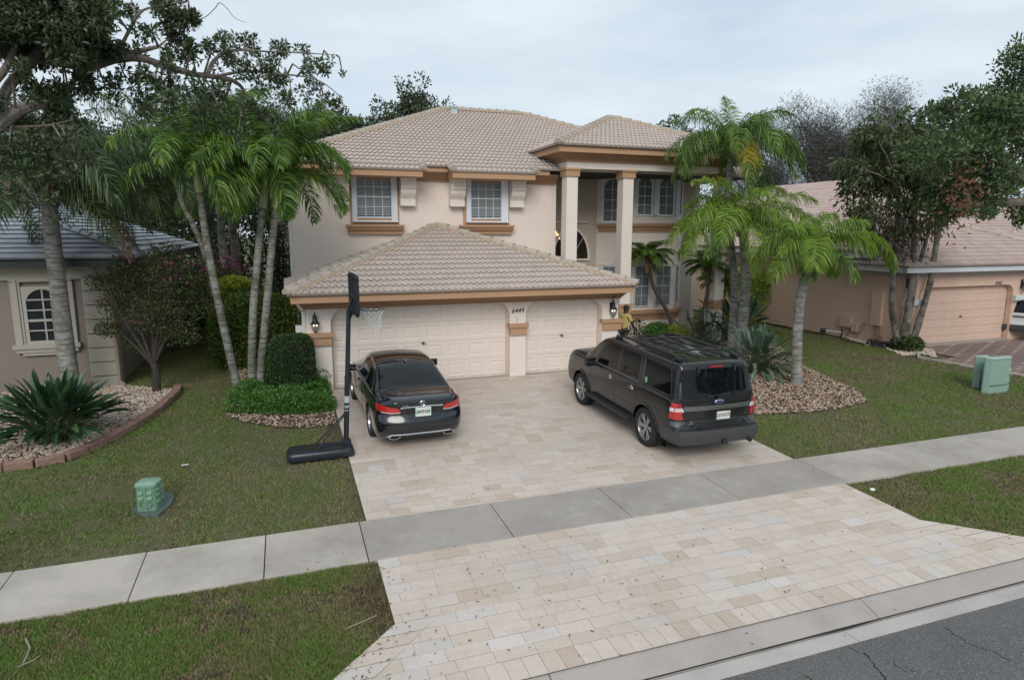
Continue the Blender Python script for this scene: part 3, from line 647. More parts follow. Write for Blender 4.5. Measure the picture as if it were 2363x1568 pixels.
# ================================================================ vegetation helpers
def unit(a): return a/np.maximum(np.linalg.norm(a, axis=1, keepdims=True), 1e-9)
def leaf_quads(c, d, n, ln, wd, bend=0.):
    """rhombic leaves: c base points, d directions, n approx normals -> (4k,3)"""
    d = unit(d); s = unit(np.cross(d, n)); ln = np.broadcast_to(ln, (len(c),))[:, None]; wd = np.broadcast_to(wd, (len(c),))[:, None]
    nn = np.cross(s, d); m = c+d*ln*.5+nn*wd*.1
    return np.stack([c, m+s*wd*.5, c+d*ln-nn*ln*bend, m-s*wd*.5], 1).reshape(-1, 3)
def rdir(k): return unit(np.random.normal(size=(k, 3)))
def blob_pts(k, c, r, shell=.6, p=2.):
    """points in a superellipsoid, biased to its skin"""
    q = rdir(k); e = (np.abs(q)**p).sum(1)**(-1/p); q = q*e[:, None]
    t = 1-(1-shell)*np.random.rand(k)**1.5 if shell < 1 else np.ones(k)
    t = np.where(np.random.rand(k) < .75, t, np.random.rand(k)**.4)
    return np.array(c)+q*t[:, None]*np.array(r), q
def LM(name, cols, rough=.55, trans=.3, spec=.35):
    n = len(cols); cols = [tuple(min(.8, v*1.3) for v in c) for c in cols]; return M(name, cols[0], rough, rnd=[(i/(n-1), c) for i, c in enumerate(cols)], trans=trans, spec=spec)
oakL = LM('oak_leaf', [(.018, .035, .018), (.03, .055, .025), (.045, .075, .03), (.07, .095, .04), (.10, .10, .05)], .4, .25, .5)
oakFar = LM('far_oak_leaf', [(.025, .04, .02), (.04, .058, .028), (.06, .08, .04), (.085, .10, .06)], .6, .2)
greyT = LM('grey_twig_leaf', [(.035, .038, .032), (.05, .052, .045), (.07, .07, .062), (.09, .088, .08)], .8, .15)
shefL = LM('drooping_leaf', [(.025, .045, .018), (.04, .068, .022), (.065, .10, .03), (.09, .115, .04), (.13, .11, .07)], .45, .3, .5)
hedgeL = LM('hedge_leaf', [(.015, .04, .012), (.03, .075, .02), (.05, .12, .03), (.085, .16, .04)], .45, .3, .45)
topL = LM('topiary_leaf', [(.016, .035, .012), (.03, .06, .018), (.045, .09, .028), (.06, .11, .035)], .5, .3, .4)
limeL = LM('lime_leaf', [(.10, .17, .02), (.2, .27, .03), (.34, .38, .05), (.45, .46, .08)], .5, .35)
coverL = LM('groundcover_leaf', [(.03, .09, .015), (.06, .15, .03), (.09, .21, .04), (.15, .28, .07)], .45, .35)
paddleL = LM('paddle_leaf', [(.018, .045, .022), (.028, .065, .03), (.045, .09, .042), (.07, .12, .06)], .4, .2, .5)
crotL = LM('reddish_hedge_leaf', [(.03, .07, .015), (.06, .13, .025), (.10, .17, .03), (.19, .13, .035)], .45, .3)
bougL = LM('bougainvillea_leaf', [(.025, .045, .015), (.045, .075, .02), (.07, .095, .03), (.10, .085, .05)], .5, .3)
magenta = LM('magenta_bract', [(.13, .015, .07), (.24, .03, .13)], .6, .4)
palmA = LM('palm_leaflet', [(.022, .055, .010), (.05, .105, .015), (.095, .17, .02), (.16, .245, .03)], .4, .35, .5)
palmB = LM('palm_leaflet_light', [(.06, .12, .012), (.115, .20, .02), (.17, .265, .03), (.26, .35, .05)], .4, .4, .5)
palmD = LM('palm_leaflet_dark', [(.020, .038, .014), (.032, .058, .018), (.048, .082, .024), (.08, .115, .035)], .42, .3, .5)
palmY = LM('palm_leaflet_yellow', [(.30, .22, .02), (.45, .34, .03), (.36, .33, .05), (.25, .28, .04)], .5, .4)
palmBr = LM('palm_leaflet_dead', [(.16, .09, .05), (.22, .14, .08), (.12, .08, .05)], .8, .2)
rachm = M('frond_stalk', (.12, .17, .05), .5, var=(3, .5, (.16, .14, .06)))
bark = M('oak_bark', (.17, .14, .115), .95, var=(6, .8, (.09, .075, .065)), bump=(40, 1, .03), mot=[(3, .4, (.26, .24, .21), .55, .75)])
barkP = M('palm_bark', (.30, .29, .275), .9, var=(2.5, .8, (.14, .135, .12), .4, .62), bump=(25, .6, .03), mot=[(4, .85, (.10, .095, .08), .5, .6, (.6, .6, 5)), (11, .5, (.38, .38, .35), .55, .66), (6, .5, (.12, .15, .09), .56, .7)])
barkPL = M('palm_bark_mossy', (.25, .245, .22), .9, var=(3, .85, (.09, .10, .065), .42, .6), bump=(25, .6, .03), mot=[(4, .85, (.07, .065, .05), .5, .6, (.6, .6, 5)), (9, .5, (.36, .35, .31), .54, .66)])
barkD = M('dark_bark', (.045, .035, .03), .95, bump=(30, 1, .03), mot=[(5, .6, (.12, .10, .085), .5, .75)])
shaftm = M('crownshaft_green', (.26, .29, .13), .5, var=(4, .6, (.33, .30, .17)))
boot = M('frond_boot', (.22, .14, .09), .9, var=(6, .8, (.12, .085, .06)), bump=(30, .8, .03))
def frond(base, az, el, L, droop, ll, n, plume=.3, hang=.5, wind=.0, w=.03, side=0., start=.12, twist=0.):
    """returns leaflet quads and rachis points"""
    n = int(n*1.35); pts = [np.array(base, float)]; N_ = 14; d_el = el; a = az
    for i in range(N_):
        t = (i+.5)/N_; e = el-droop*t**1.15; a = az+side*t
        pts.append(pts[-1]+np.array([math.cos(e)*math.cos(a)+wind*.0, math.cos(e)*math.sin(a), math.sin(e)])*L/N_)
    P = np.array(pts)
    t = np.repeat(np.linspace(start, .99, n), 2); idx = t*N_; i0 = np.minimum(idx.astype(int), N_-1); fr = (idx-i0)[:, None]
    c = P[i0]*(1-fr)+P[i0+1]*fr; f = unit(P[i0+1]-P[i0]); k = len(t)
    up = np.array([0, 0, 1.]); s = unit(np.cross(f, up)+1e-6); nrm = unit(np.cross(s, f)); sg = np.tile([1., -1.], n)[:, None]
    pl = np.random.normal(0, plume, (k, 1))
    fw = (.35+.75*t**2)[:, None]
    d = unit(s*sg+nrm*(pl+.12)+f*fw+np.array([wind, 0, 0]))
    ln = (ll*np.clip(np.sin(math.pi*np.clip(t*.93+.07, 0, 1))**.55, .25, 1)*np.random.uniform(.8, 1.1, k))[:, None]
    g_ = np.array([wind*.7, 0, -1.])*hang
    m1 = c+d*ln*.45+g_*ln*.06; tip = m1+unit(d+g_*1.0)*ln*.35+g_*ln*.10; tip2 = tip+unit(d*.6+g_*1.6)*ln*.28
    wv = unit(np.cross(d, np.cross(f, d)+np.random.normal(0, .5, (k, 3))))*w*.5
    q1 = np.stack([c-wv*.5, c+wv*.5, m1+wv, m1-wv], 1); q2 = np.stack([m1-wv, m1+wv, tip+wv*.7, tip-wv*.7], 1); q3 = np.stack([tip-wv*.7, tip+wv*.7, tip2+wv*.08, tip2-wv*.08], 1)
    r = np.random.rand(k); return np.concatenate([q1, q2, q3]).reshape(-1, 3), np.concatenate([r, r, r]), P
def palm(name, label, base, trunk, rad, fronds, mat, tmat=barkP, group=None, shaft=None, bootr=None, rings=True, cat='palm tree', spear=None, extra=None, fname='crown', stalks=None):
    """trunk: list of world points; fronds: list of dict args (mat optional)"""
    o = thing(name, trunk[0], label, cat, group)
    pts = [Vector(p) for p in trunk]; P = []
    for i in range(len(pts)-1):
        p0, p1, p2, p3 = pts[max(i-1, 0)], pts[i], pts[i+1], pts[min(i+2, len(pts)-1)]; n = max(6, int((p2-p1).length/.10))
        for k in range(n): t = k/n; P.append(.5*((2*p1)+(p2-p0)*t+(2*p0-5*p1+4*p2-p3)*t*t+(-p0+3*p1-3*p2+p3)*t**3))
    P.append(pts[-1]); m = len(P)
    rr = [rad*(1.0-.25*(i/m)+.35*max(0, 1-i/m*9)**2)*(1+(.035 if (rings and i % 2) else 0)) for i in range(m)]
    tb = MB(); tb.tube(P, rr, 12); tb.build('trunk', tmat, o, smooth=True, ang=60)
    top = P[-1]
    if shaft:
        d = (P[-1]-P[-4]).normalized(); sb = MB(); sb.tube([top-d*.05, top+d*shaft*.25, top+d*shaft*.6, top+d*shaft], [rad*.95, rad*1.05, rad*.8, rad*.45], 10); sb.build('crownshaft', shaftm, o, smooth=True)
        top = top+d*shaft*.92
    if bootr:
        sb = MB(); sb.tube([top-Vector((0, 0, .45)), top-Vector((0, 0, .15)), top+Vector((0, 0, .2))], [rad*.8, bootr, bootr*.5], 8); sb.build('leaf_bases', boot, o, smooth=False)
    groups = {}
    rb = MB()
    for f in fronds:
        f = dict(f); mm = f.pop('mat', mat); bs = f.pop('base', None)
        b0 = top if bs is None else Vector(bs); aoff = rad*.4; b = (b0.x+aoff*math.cos(f['az']), b0.y+aoff*math.sin(f['az']), b0.z)
        q, r, Pr = frond(b, **f); groups.setdefault(mm.name, [mm, [], []]); groups[mm.name][1].append(q); groups[mm.name][2].append(r)
        rb.tube([tuple(x) for x in Pr[::2]], [.02-.0023*i for i in range(len(Pr[::2]))], 4, cap=False)
    for k, (mm, qs, rs) in groups.items(): fast_mesh({'palm_leaflet_yellow': 'yellow_fronds', 'palm_leaflet_dead': 'dead_fronds'}.get(k, fname), np.concatenate(qs), 4, mm, o, np.concatenate(rs))
    rb.build('frond_stalks', stalks or rachm, o, fix=False)
    if spear: sb = MB(); sb.tube([top, *spear], [.05]+[.042]*(len(spear)-1)+[.012], 6); sb.build('spear_leaf', M('spear_green', (.20, .27, .15), .5), o)
    return o
def ring(n, el, L, droop, ll, nl, az0=0, jit=.25, **kw):
    out = []
    for i in range(n):
        out.append(dict(az=az0+2*math.pi*i/n+random.uniform(-jit, jit), el=el+random.uniform(-.14, .14), L=L*random.uniform(.88, 1.1), droop=droop*random.uniform(.9, 1.12), ll=ll*random.uniform(.9, 1.1), n=nl, **kw))
    return out
# ---- right hand palms
def queen(name, label, trunk, rad, Lf, seeds, mat, extra=[], spear=None, group='feather palms in the bed beside the driveway', sh=None, n1=(5, 6, 5)):
    random.seed(seeds); np.random.seed(seeds)
    fr = ring(n1[0]+1, 1.2, Lf*.9, 1.7, .55, 70, az0=.3, plume=.45, hang=.75, wind=.25, w=.024)
    fr += ring(n1[1]+2, .78, Lf, 2.1, .62, 78, az0=.9, plume=.5, hang=1.0, wind=.25, w=.024)
    fr += ring(n1[2]+1, .2, Lf, 1.7, .58, 74, az0=.2, plume=.45, hang=1.1, wind=.25, w=.023)
    fr += extra
    return palm(name, label, None, trunk, rad, fr, mat, bootr=rad*1.25, spear=spear, group=group, shaft=sh)
b1 = gnd(1680, 812); c1 = at(1690, 322, 1.0)
queen('feather_palm', 'tallest feather palm, with one drooping yellow frond beside the porch', [(b1.x, 1.0, -.05), (b1.x-.03, 1.0, 2.5), (c1.x-.05, 1.0, 4.8), (c1.x, 1.0, c1.z-.25)], .135, 2.5, 3, palmA,
      extra=[dict(az=-1.85, el=.55, L=2.1, droop=2.7, ll=.5, n=70, mat=palmY, plume=.4, hang=.8, w=.024), dict(az=-1.65, el=.45, L=2.0, droop=2.6, ll=.48, n=70, mat=palmY, plume=.4, hang=.8, w=.024),
             dict(az=3.3, el=.75, L=3.0, droop=2.5, ll=.6, n=66, plume=.4, hang=1.1, wind=.1, w=.024), dict(az=1.35, el=1.5, L=1.9, droop=.7, ll=.5, n=60, plume=.3, hang=.3, wind=.5, w=.023),
             dict(az=-.1, el=.95, L=2.9, droop=2.5, ll=.55, n=66, plume=.4, hang=1.1, wind=.1, w=.024), dict(az=-.5, el=.7, L=2.9, droop=2.3, ll=.6, n=66, plume=.4, hang=1.1, wind=.1, w=.024)])
b2 = gnd(1705, 828); c2 = at(1713, 505, b2.y); sp = at(1752, 265, b2.y)
queen('feather_palm', 'pale ringed palm with a long bare spear leaf, in front of the tallest palm', [(b2.x, b2.y, -.05), (b2.x+.06, b2.y, 1.6), (b2.x+.03, b2.y, 2.9), (c2.x, c2.y, c2.z-.1)], .175, 2.7, 11, palmB,
      spear=[Vector((c2.x+.1, c2.y, c2.z+1.2)), sp], extra=[dict(az=3.0, el=.5, L=2.9, droop=1.7, ll=.55, n=66, plume=.4, hang=1.1, wind=.1, w=.024), dict(az=.05, el=.85, L=3.2, droop=2.0, ll=.55, n=66, plume=.4, hang=1.1, wind=.1, w=.024), dict(az=3.6, el=.2, L=2.6, droop=1.4, ll=.6, n=66, mat=palmA, plume=.4, hang=1.1, wind=.1, w=.024), dict(az=-.6, el=.1, L=2.6, droop=1.3, ll=.6, n=66, mat=palmA, plume=.4, hang=1.1, wind=.1, w=.024), dict(az=-1.7, el=.3, L=2.2, droop=1.8, ll=.55, n=60, mat=palmA, plume=.4, hang=1.1, w=.024)])
b3 = gnd(1838, 886); c3 = at(1880, 570, b3.y)
q = lambda x, y: at(x, y, b3.y)
queen('feather_palm', 'leaning grey palm standing alone in the tip of the stone bed', [(b3.x, b3.y, -.15), q(1838, 820), q(1842, 730), q(1852, 660), q(1866, 600), c3], .145, 1.75, 23, palmB, n1=(3, 2, 1),
      extra=[dict(az=-.25, el=.75, L=2.9, droop=2.25, ll=.62, n=80, plume=.12, hang=.9, w=.028), dict(az=3.3, el=.7, L=1.5, droop=1.8, ll=.45, n=50, plume=.3, hang=1, w=.023), dict(az=-1.3, el=0, L=1.5, droop=1.4, ll=.5, n=50, mat=palmA, plume=.4, hang=1.1, w=.024), dict(az=-2.4, el=-.2, L=1.3, droop=1.1, ll=.5, n=50, mat=palmA, plume=.4, hang=1.1, w=.024), dict(az=.9, el=1.1, L=2.0, droop=2.4, ll=.4, n=60, plume=.3, hang=.8, w=.023)], group='feather palms in the bed beside the driveway', sh=None)
# pygmy date palms
def pygmy(label, trunk, seed, Lf=1.05, sc=1.):
    random.seed(seed); np.random.seed(seed)
    fr = ring(9, 1.05, Lf, 1.25, .22, 46, plume=.12, hang=.35, w=.02)+ring(12, .55, Lf*1.05, 1.3, .24, 46, plume=.12, hang=.4, w=.02, az0=.2)+ring(9, .05, Lf, 1.1, .22, 44, plume=.15, hang=.5, w=.02)
    fr += [dict(az=a, el=-.9, L=.8*sc, droop=.55, ll=.15, n=30, mat=palmBr, plume=.3, hang=1, w=.02) for a in (-2.2, -.9, .3)]
    return palm('pygmy_date_palm', label, None, trunk, .085*sc, fr, palmA, tmat=M('pygmy_bark', (.16, .135, .11), .95, bump=(35, 1, .04), var=(14, .8, (.07, .06, .05))), bootr=.16*sc, group='small date palms in front of the bay window')
a = lambda x, y, Y: at(x, y, Y)
pygmy('small date palm with a curved trunk directly before the bay windows', [(a(1557, 757, 4.4).x, 4.4, -.05), a(1542, 725, 4.4), a(1522, 690, 4.4), a(1505, 655, 4.4), a(1497, 615, 4.4), a(1496, 585, 4.4)], 5)
b = gnd(1607, 787)
pygmy('small date palm leaning right, nearest the tall palm trunks', [(b.x, b.y, -.05), a(1612, 750, b.y), a(1626, 705, b.y), a(1633, 660, b.y), a(1632, 610, b.y)], 6, .95)
pygmy('shortest date palm, dark headed, tucked behind the tall trunks', [(b.x+.25, b.y+.3, -.05), a(1628, 740, b.y+.3), a(1648, 705, b.y+.3), a(1662, 672, b.y+.3), a(1672, 640, b.y+.3)], 8, 1.1)
# ---- left hand palms
def adoni(label, trunk, rad, seed, Lf=2.2, shaft=.75, mat=palmA, n=(6, 7, 5), ll=.52, name='christmas_palm', hang=.6, group='pale trunked palms left of the garage'):
    random.seed(seed); np.random.seed(seed)
    fr = ring(n[0]+1, 1.45, Lf*1.3, 1.5, ll, 64, plume=.5, hang=hang, wind=.3, w=.031)+ring(n[1], 1.12, Lf*1.15, 2.5, ll*1.05, 66, plume=.5, hang=hang*1.1, wind=.3, w=.031, az0=.4)+ring(n[2], .45, Lf, 2.1, ll, 60, plume=.5, hang=hang*1.2, wind=.25, w=.031)
    return palm(name, label, None, trunk, rad, fr, mat, tmat=barkPL, shaft=shaft, group=group)
b = gnd(601, 905); y = b.y
adoni('right-hand palm of the pair with green crownshafts by the house corner', [(b.x, y, -.05), a(603, 840, y), a(614, 720, y), a(624, 600, y), a(636, 475, y)], .105, 31)
b = gnd(583, 906); y = b.y
adoni('left-hand palm of the pair with green crownshafts by the house corner', [(b.x, y, -.05), a(581, 840, y), a(584, 720, y), a(594, 600, y), a(606, 475, y)], .105, 32)
b = gnd(552, 903); y = b.y
adoni('leaning palm whose trunk bends left over the lawn', [(b.x, y, -.05), a(538, 850, y), a(513, 740, y), a(492, 640, y), a(474, 540, y), a(460, 440, y)], .105, 33, shaft=.55, Lf=2.2, n=(5, 6, 5))
for i, (px, pb, pt, pxt, rad, lab, Lf) in enumerate(((517, 640, 492, 509, .19, 'thick banded palm trunk behind the hedge, left of two', 2.2), (543, 633, 452, 531, .2, 'thick banded palm trunk behind the hedge, right of two', 2.2))):
    y = 11.0+i*1.2; p = at(px, pb, y)
    adoni(lab, [(p.x, y, -.05), at(px-1, pb-60, y), at((px+pxt)/2, (pb+pt)/2, y), at(pxt, pt, y)], rad, 40+i, Lf=Lf, shaft=.8, n=(5, 6, 6), ll=.6, group='palms in the side yard', name='side_yard_palm')
y = 7.5; p = at(500, 660, y)
adoni('slim side yard palm leaning left over the grey roof', [(p.x, y, -.05), at(480, 620, y), at(455, 540, y), at(428, 485, y), at(405, 430, y)], .10, 44, shaft=.4, Lf=3.0, ll=.7, hang=1.0, n=(6, 7, 5), group='palms in the side yard', name='side_yard_palm', mat=palmD)
# big palm at far left
random.seed(51); np.random.seed(51); y = 1.35
b = at(163, 860, y)
fr = ring(7, 1.3, 3.0, 1.8, .65, 80, plume=.45, hang=1.1, wind=.2, w=.023)+ring(10, .85, 3.5, 2.4, .72, 90, plume=.5, hang=1.2, wind=.2, w=.03, az0=.5)+ring(7, .15, 2.6, 1.6, .62, 70, plume=.5, hang=1.3, wind=.15, w=.023)
fr += [dict(az=-.1, el=1.0, L=3.3, droop=2.3, ll=.7, n=80, plume=.4, hang=1.3, wind=.2, w=.023), dict(az=.25, el=.9, L=3.9, droop=1.9, ll=.7, n=84, plume=.4, hang=1.3, wind=.2, w=.023), dict(az=.5, el=.7, L=4.2, droop=1.5, ll=.75, n=90, plume=.4, hang=1.4, wind=.1, w=.023), dict(az=-.5, el=.6, L=2.9, droop=2.0, ll=.7, n=80, plume=.5, hang=1.3, wind=.1, w=.023),
       dict(az=-.35, el=-.2, L=2.6, droop=1.3, ll=.4, n=60, mat=palmBr, plume=.5, hang=1.3, w=.02), dict(az=-.15, el=-.25, L=2.4, droop=1.0, ll=.4, n=60, mat=palmD, plume=.5, hang=1.3, w=.02)]
palm('feather_palm', 'big dark feather palm beside the grey-roofed house window', None, [(b.x, y, -.1), at(150, 790, y), at(133, 650, y), at(118, 520, y), at(112, 430, y)], .215, fr, palmD, bootr=.26, group=None)
# ---------------------------------------------------------------- broadleaf plants
def bush(name, label, c, r, k, ln, mat, p=2.2, cat='shrub', group=None, shell=.7, stems=True, parts=None, up=.3, wd=.55):
    o = thing(name, (c[0], c[1], gz(c[1])), label, cat, group)
    pts, q = blob_pts(k, c, r, shell, p); lo = gz(c[1])+.02; pts[:, 2] = np.maximum(pts[:, 2], lo+np.random.rand(k)*.08)
    d = unit(q*.7+rdir(k)*.9+np.array([0, 0, up])); V = leaf_quads(pts, d, rdir(k), ln*np.random.uniform(.7, 1.2, k), ln*wd, .15)
    fast_mesh('foliage', V, 4, mat, o)
    if stems:
        s = MB()
        for i in range(9):
            t = 2*math.pi*i/9; e = Vector((c[0]+r[0]*.6*math.cos(t), c[1]+r[1]*.6*math.sin(t), c[2]+r[2]*.4))
            s.tube([(c[0]+.12*math.cos(t), c[1]+.12*math.sin(t), lo-.05), (c[0]+.3*r[0]*math.cos(t), c[1]+.3*r[1]*math.sin(t), lo+.4*(e.z-lo)), e], [.02, .015, .006], 5)
        s.build('stems', barkD, o, fix=False)
    return o
def blobs(name, label, bl, k, ln, mat, cat='shrub', group=None, base=None, trunk=None, p=2.1, shell=.75, extra=None, fol='foliage', wd=.5, bmat=barkD, droop=0):
    """several overlapping clumps as one plant; bl = [(c, r, share)]"""
    c0 = base or bl[0][0]; o = thing(name, (c0[0], c0[1], gz(c0[1])), label, cat, group); Vs = []
    tot = sum(b[2] for b in bl)
    for c, r, s in bl:
        n = int(k*s/tot); pts, q = blob_pts(n, c, r, shell, p); pts[:, 2] = np.maximum(pts[:, 2], gz(c[1])+.03+.05*np.random.rand(n))
        d = unit(q*.7+rdir(n)*.9+np.array([0, 0, .25-droop])); Vs.append(leaf_quads(pts, d, rdir(n), ln*np.random.uniform(.7, 1.25, n), ln*wd, .15))
    fast_mesh(fol, np.concatenate(Vs), 4, mat, o)
    if extra: extra(o)
    if trunk:
        s = MB()
        for pth, rd in trunk: s.tube(pth, rd, 8, cap=True)
        s.build('trunk', bmat, o, smooth=True, fix=False)
    return o
# clipped topiary drum
tcx, tcy = -.98, -.25
bush('clipped_shrub', 'drum-shaped clipped dark green shrub at the garage corner', (tcx, tcy, .80), (.52, .5, .74), 15000, .055, topL, p=4.5, shell=.88)
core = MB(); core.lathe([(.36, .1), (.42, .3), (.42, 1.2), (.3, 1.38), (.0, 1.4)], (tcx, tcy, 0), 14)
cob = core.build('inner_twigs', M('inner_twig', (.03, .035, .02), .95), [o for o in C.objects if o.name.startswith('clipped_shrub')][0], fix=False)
random.seed(60); np.random.seed(60)
bl = []
for i in range(26):
    px = random.uniform(552, 762); py = random.uniform(895, 952); q_ = gnd(px, py); bl.append(((q_.x, q_.y, .14+gz(q_.y)), (.34, .3, .26+random.uniform(0, .1)), 1))
for (px, py) in ((640, 890), (750, 890), (735, 900), (625, 880), (655, 885)): q_ = gnd(px, py); bl.append(((q_.x, q_.y, .28), (.34, .3, .4), 1.2))
blobs('groundcover_shrub', 'low bright green leafy groundcover around the clipped shrub and palms', bl, 26000, .065, coverL, p=2)
bush('reddish_hedge', 'dark rounded hedge with reddish new leaves behind the pale palms', (-1.95, 4.2, .95), (1.35, 1.0, 1.25), 15000, .10, crotL, p=2.8)
blobs('reddish_hedge', 'hedge running back along the side wall, behind the rounded one', [((-2.3, 6.4, 1.0), (1.3, 1.4, 1.2), 1), ((-2.2, 8.8, .9), (1.2, 1.3, 1.1), 1)], 9000, .11, hedgeL, group=None)
bush('lime_shrub', 'yellow-green variegated shrub left of the dark hedge', (at(540, 668, 7.2).x, 7.2, at(540, 668, 7.2).z), (.62, .6, .42), 3500, .13, limeL)
bush('dark_shrub', 'dark round shrub between the banded palm trunks', (-4.2, 13.0, .9), (1.6, 1.2, 1.2), 6000, .13, hedgeL)
# dense dark hedge that closes the side yard
random.seed(61)
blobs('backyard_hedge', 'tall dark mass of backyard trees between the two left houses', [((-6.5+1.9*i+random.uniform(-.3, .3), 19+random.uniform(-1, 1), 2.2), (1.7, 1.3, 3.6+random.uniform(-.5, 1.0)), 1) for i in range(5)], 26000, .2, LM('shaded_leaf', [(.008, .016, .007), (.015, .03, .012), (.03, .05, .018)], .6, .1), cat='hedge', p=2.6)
# bougainvillea
random.seed(62); np.random.seed(62)
b = gnd(360, 903); bz = Vector((b.x, b.y, 0)); bd = 1.5; blist = [];
for (px, py, r_, s) in ((330, 660, .7, 1), (400, 640, .7, 1), (280, 700, .55, .8), (360, 730, .65, 1), (440, 700, .6, 1), (300, 620, .5, .7), (460, 630, .45, .7), (250, 760, .3, .4), (420, 770, .45, .6), (320, 790, .35, .4), (235, 650, .35, .35), (380, 590, .45, .6)):
    q_ = at(px, py, bd+random.uniform(-.5, .5)); blist.append((tuple(q_), (r_, r_*.8, r_*.7), s))
def bx_(o):
    Vs = []; 
    for c, r, s in blist:
        n = int(12*s); pts, q2 = blob_pts(n, c, (r[0]*1.08, r[1]*1.08, r[2]*1.08), .9); Vs.append(leaf_quads(pts, rdir(n), rdir(n), .075, .06))
    for (px, py) in ((400, 620), (410, 640), (430, 650), (385, 655), (455, 612), (470, 600), (300, 585), (275, 590), (390, 670)):
        q_ = np.array(at(px, py, bd-.7)); n = 5; Vs.append(leaf_quads(q_+np.random.normal(0, .12, (n, 3)), rdir(n), rdir(n), .09, .075))
    fast_mesh('magenta_bracts', np.concatenate(Vs), 4, magenta, o)
TR = [([tuple(bz-Vector((0, 0, .1))), (bz.x+.05, bz.y, .45), (bz.x+.0, bz.y, .8)], [.11, .09, .08])]
for (px, py) in ((300, 690), (340, 640), (400, 640), (430, 700), (370, 700), (270, 760), (460, 660), (250, 680)):
    e = at(px, py, bd+random.uniform(-.3, .3)); s0 = Vector((bz.x, bz.y, .7)); m_ = (s0+e)/2+Vector((random.uniform(-.1, .1), 0, .0)); TR.append(([tuple(s0), tuple(m_), tuple(e)], [.05, .035, .012]))
for i in range(190):
    s0 = Vector(blist[i % 12][0]); d_ = Vector((random.uniform(-1, 1), random.uniform(-.5, .5), random.uniform(-.2, .8))).normalized()*random.uniform(.5, 1.0); TR.append(([tuple(s0), tuple(s0+d_*.5+Vector((0, 0, .1))), tuple(s0+d_)], [.008, .006, .003]))
blobs('bougainvillea', 'straggly dark bush with small magenta flowers before the grey-roofed house', blist, 8500, .075, bougL, base=tuple(bz), trunk=TR, extra=bx_, shell=.3, fol='crown')
# magenta shrub further back
def bx2(o):
    n = 110; fast_mesh('magenta_bracts', leaf_quads(np.array(at(530, 615, 9))+np.random.normal(0, .3, (n, 3)), rdir(n), rdir(n), .12, .1), 4, magenta, o)
blobs('bougainvillea', 'far bougainvillea with magenta clumps behind the yellow-green shrub', [(tuple(at(500, 650, 9)), (1.0, .6, .5), 1), (tuple(at(470, 700, 8)), (1.0, .8, .7), 1)], 4500, .1, bougL, extra=bx2)
# strelitzia clumps
def paddle(name, label, c, n, h, spread, seed, ll=.55, lw=.15, mat=paddleL, cat='shrub', group=None, lean=0):
    random.seed(seed); np.random.seed(seed); o = thing(name, (c[0], c[1], gz(c[1])), label, cat, group); Q = []; rr = []; st = MB(); z0 = gz(c[1])
    for i in range(n):
        az = random.uniform(0, 6.283); u = random.random(); tilt = .12+spread*u; L = h*random.uniform(.75, 1.1)
        b = np.array([c[0]+.25*random.uniform(-1, 1)*spread, c[1]+.25*random.uniform(-1, 1)*spread, z0]); p = b.copy(); e = math.pi/2-tilt*.6; r = random.random()
        P_ = [p.copy()]
        for k in range(5):
            e -= tilt*.16; d = np.array([math.cos(e)*math.cos(az)+lean, math.cos(e)*math.sin(az), math.sin(e)]); p = p+d*L*.13; P_.append(p.copy())
        st.tube([tuple(x) for x in P_], [.011, .01, .009, .008, .007, .006], 4, cap=False)
        side = np.array([-math.sin(az), math.cos(az), 0])*math.copysign(1, random.random()-.5); tw = random.uniform(-.6, .6); nrm = np.cross(side, d); side = side*math.cos(tw)+nrm*math.sin(tw)
        nb = 6; prev = None
        for k in range(nb+1):
            t = k/nb; w_ = lw*.5*math.sin(math.pi*min(1, t*.93+.07))**.7*(1 if t < 1 else 0)*random.uniform(.92, 1.08); e2 = e-t*.7*tilt; d = np.array([math.cos(e2)*math.cos(az)+lean, math.cos(e2)*math.sin(az), math.sin(e2)])
            cur = (p+side*w_+np.array([0, 0, w_*.35]), p.copy(), p-side*w_+np.array([0, 0, w_*.35]))
            if prev is not None:
                Q += [prev[0], cur[0], cur[1], prev[1], prev[1], cur[1], cur[2], prev[2]]; rr += [r, min(1, r+.12)]
            prev = cur; p = p+d*ll/nb*random.uniform(.95, 1.05)
    fast_mesh('leaves', np.array(Q), 4, mat, o, rr); st.build('stems', M('leaf_stem', (.05, .08, .035), .5), o, fix=False); return o
b = gnd(120, 1028); paddle('bird_of_paradise', 'large clump of upright dark paddle leaves in the left stone bed', (b.x, b.y+.25), 260, 1.25, .95, 71, ll=.6, lw=.115, mat=LM('paddle_leaf_dark', [(.010, .03, .013), (.018, .045, .018), (.03, .065, .026), (.055, .10, .045)], .4, .15, .4))
pm = LM('paddle_leaf_grey', [(.04, .07, .05), (.06, .10, .065), (.09, .14, .09), (.14, .19, .13)], .4, .2, .5)
b = gnd(1752, 865); paddle('bird_of_paradise', 'clump of grey-green paddle leaves right of the tall palm trunks', (b.x+.15, b.y+.3), 150, 1.35, 1.25, 72, mat=pm, lean=.0, lw=.11, ll=.6)
b = gnd(1770, 800); paddle('bird_of_paradise', 'darker paddle-leaf clump behind, below the bamboo', (b.x-.3, b.y+1.5), 110, 1.9, 1.1, 73, lw=.13, ll=.7)
b = gnd(1640, 800); paddle('bird_of_paradise', 'spreading paddle-leaf clump left of the tall palm trunks', (b.x, b.y+.3), 80, 1.4, 1.5, 74, lw=.08, ll=.6)
random.seed(75); np.random.seed(75)
bm_ = [(tuple(at(px, py, 7.0)), (r_, r_, r_*1.2), 1) for px, py, r_ in ((1735, 640, .62), (1750, 680, .6), (1700, 700, .7), (1722, 725, .7), (1760, 655, .4))]
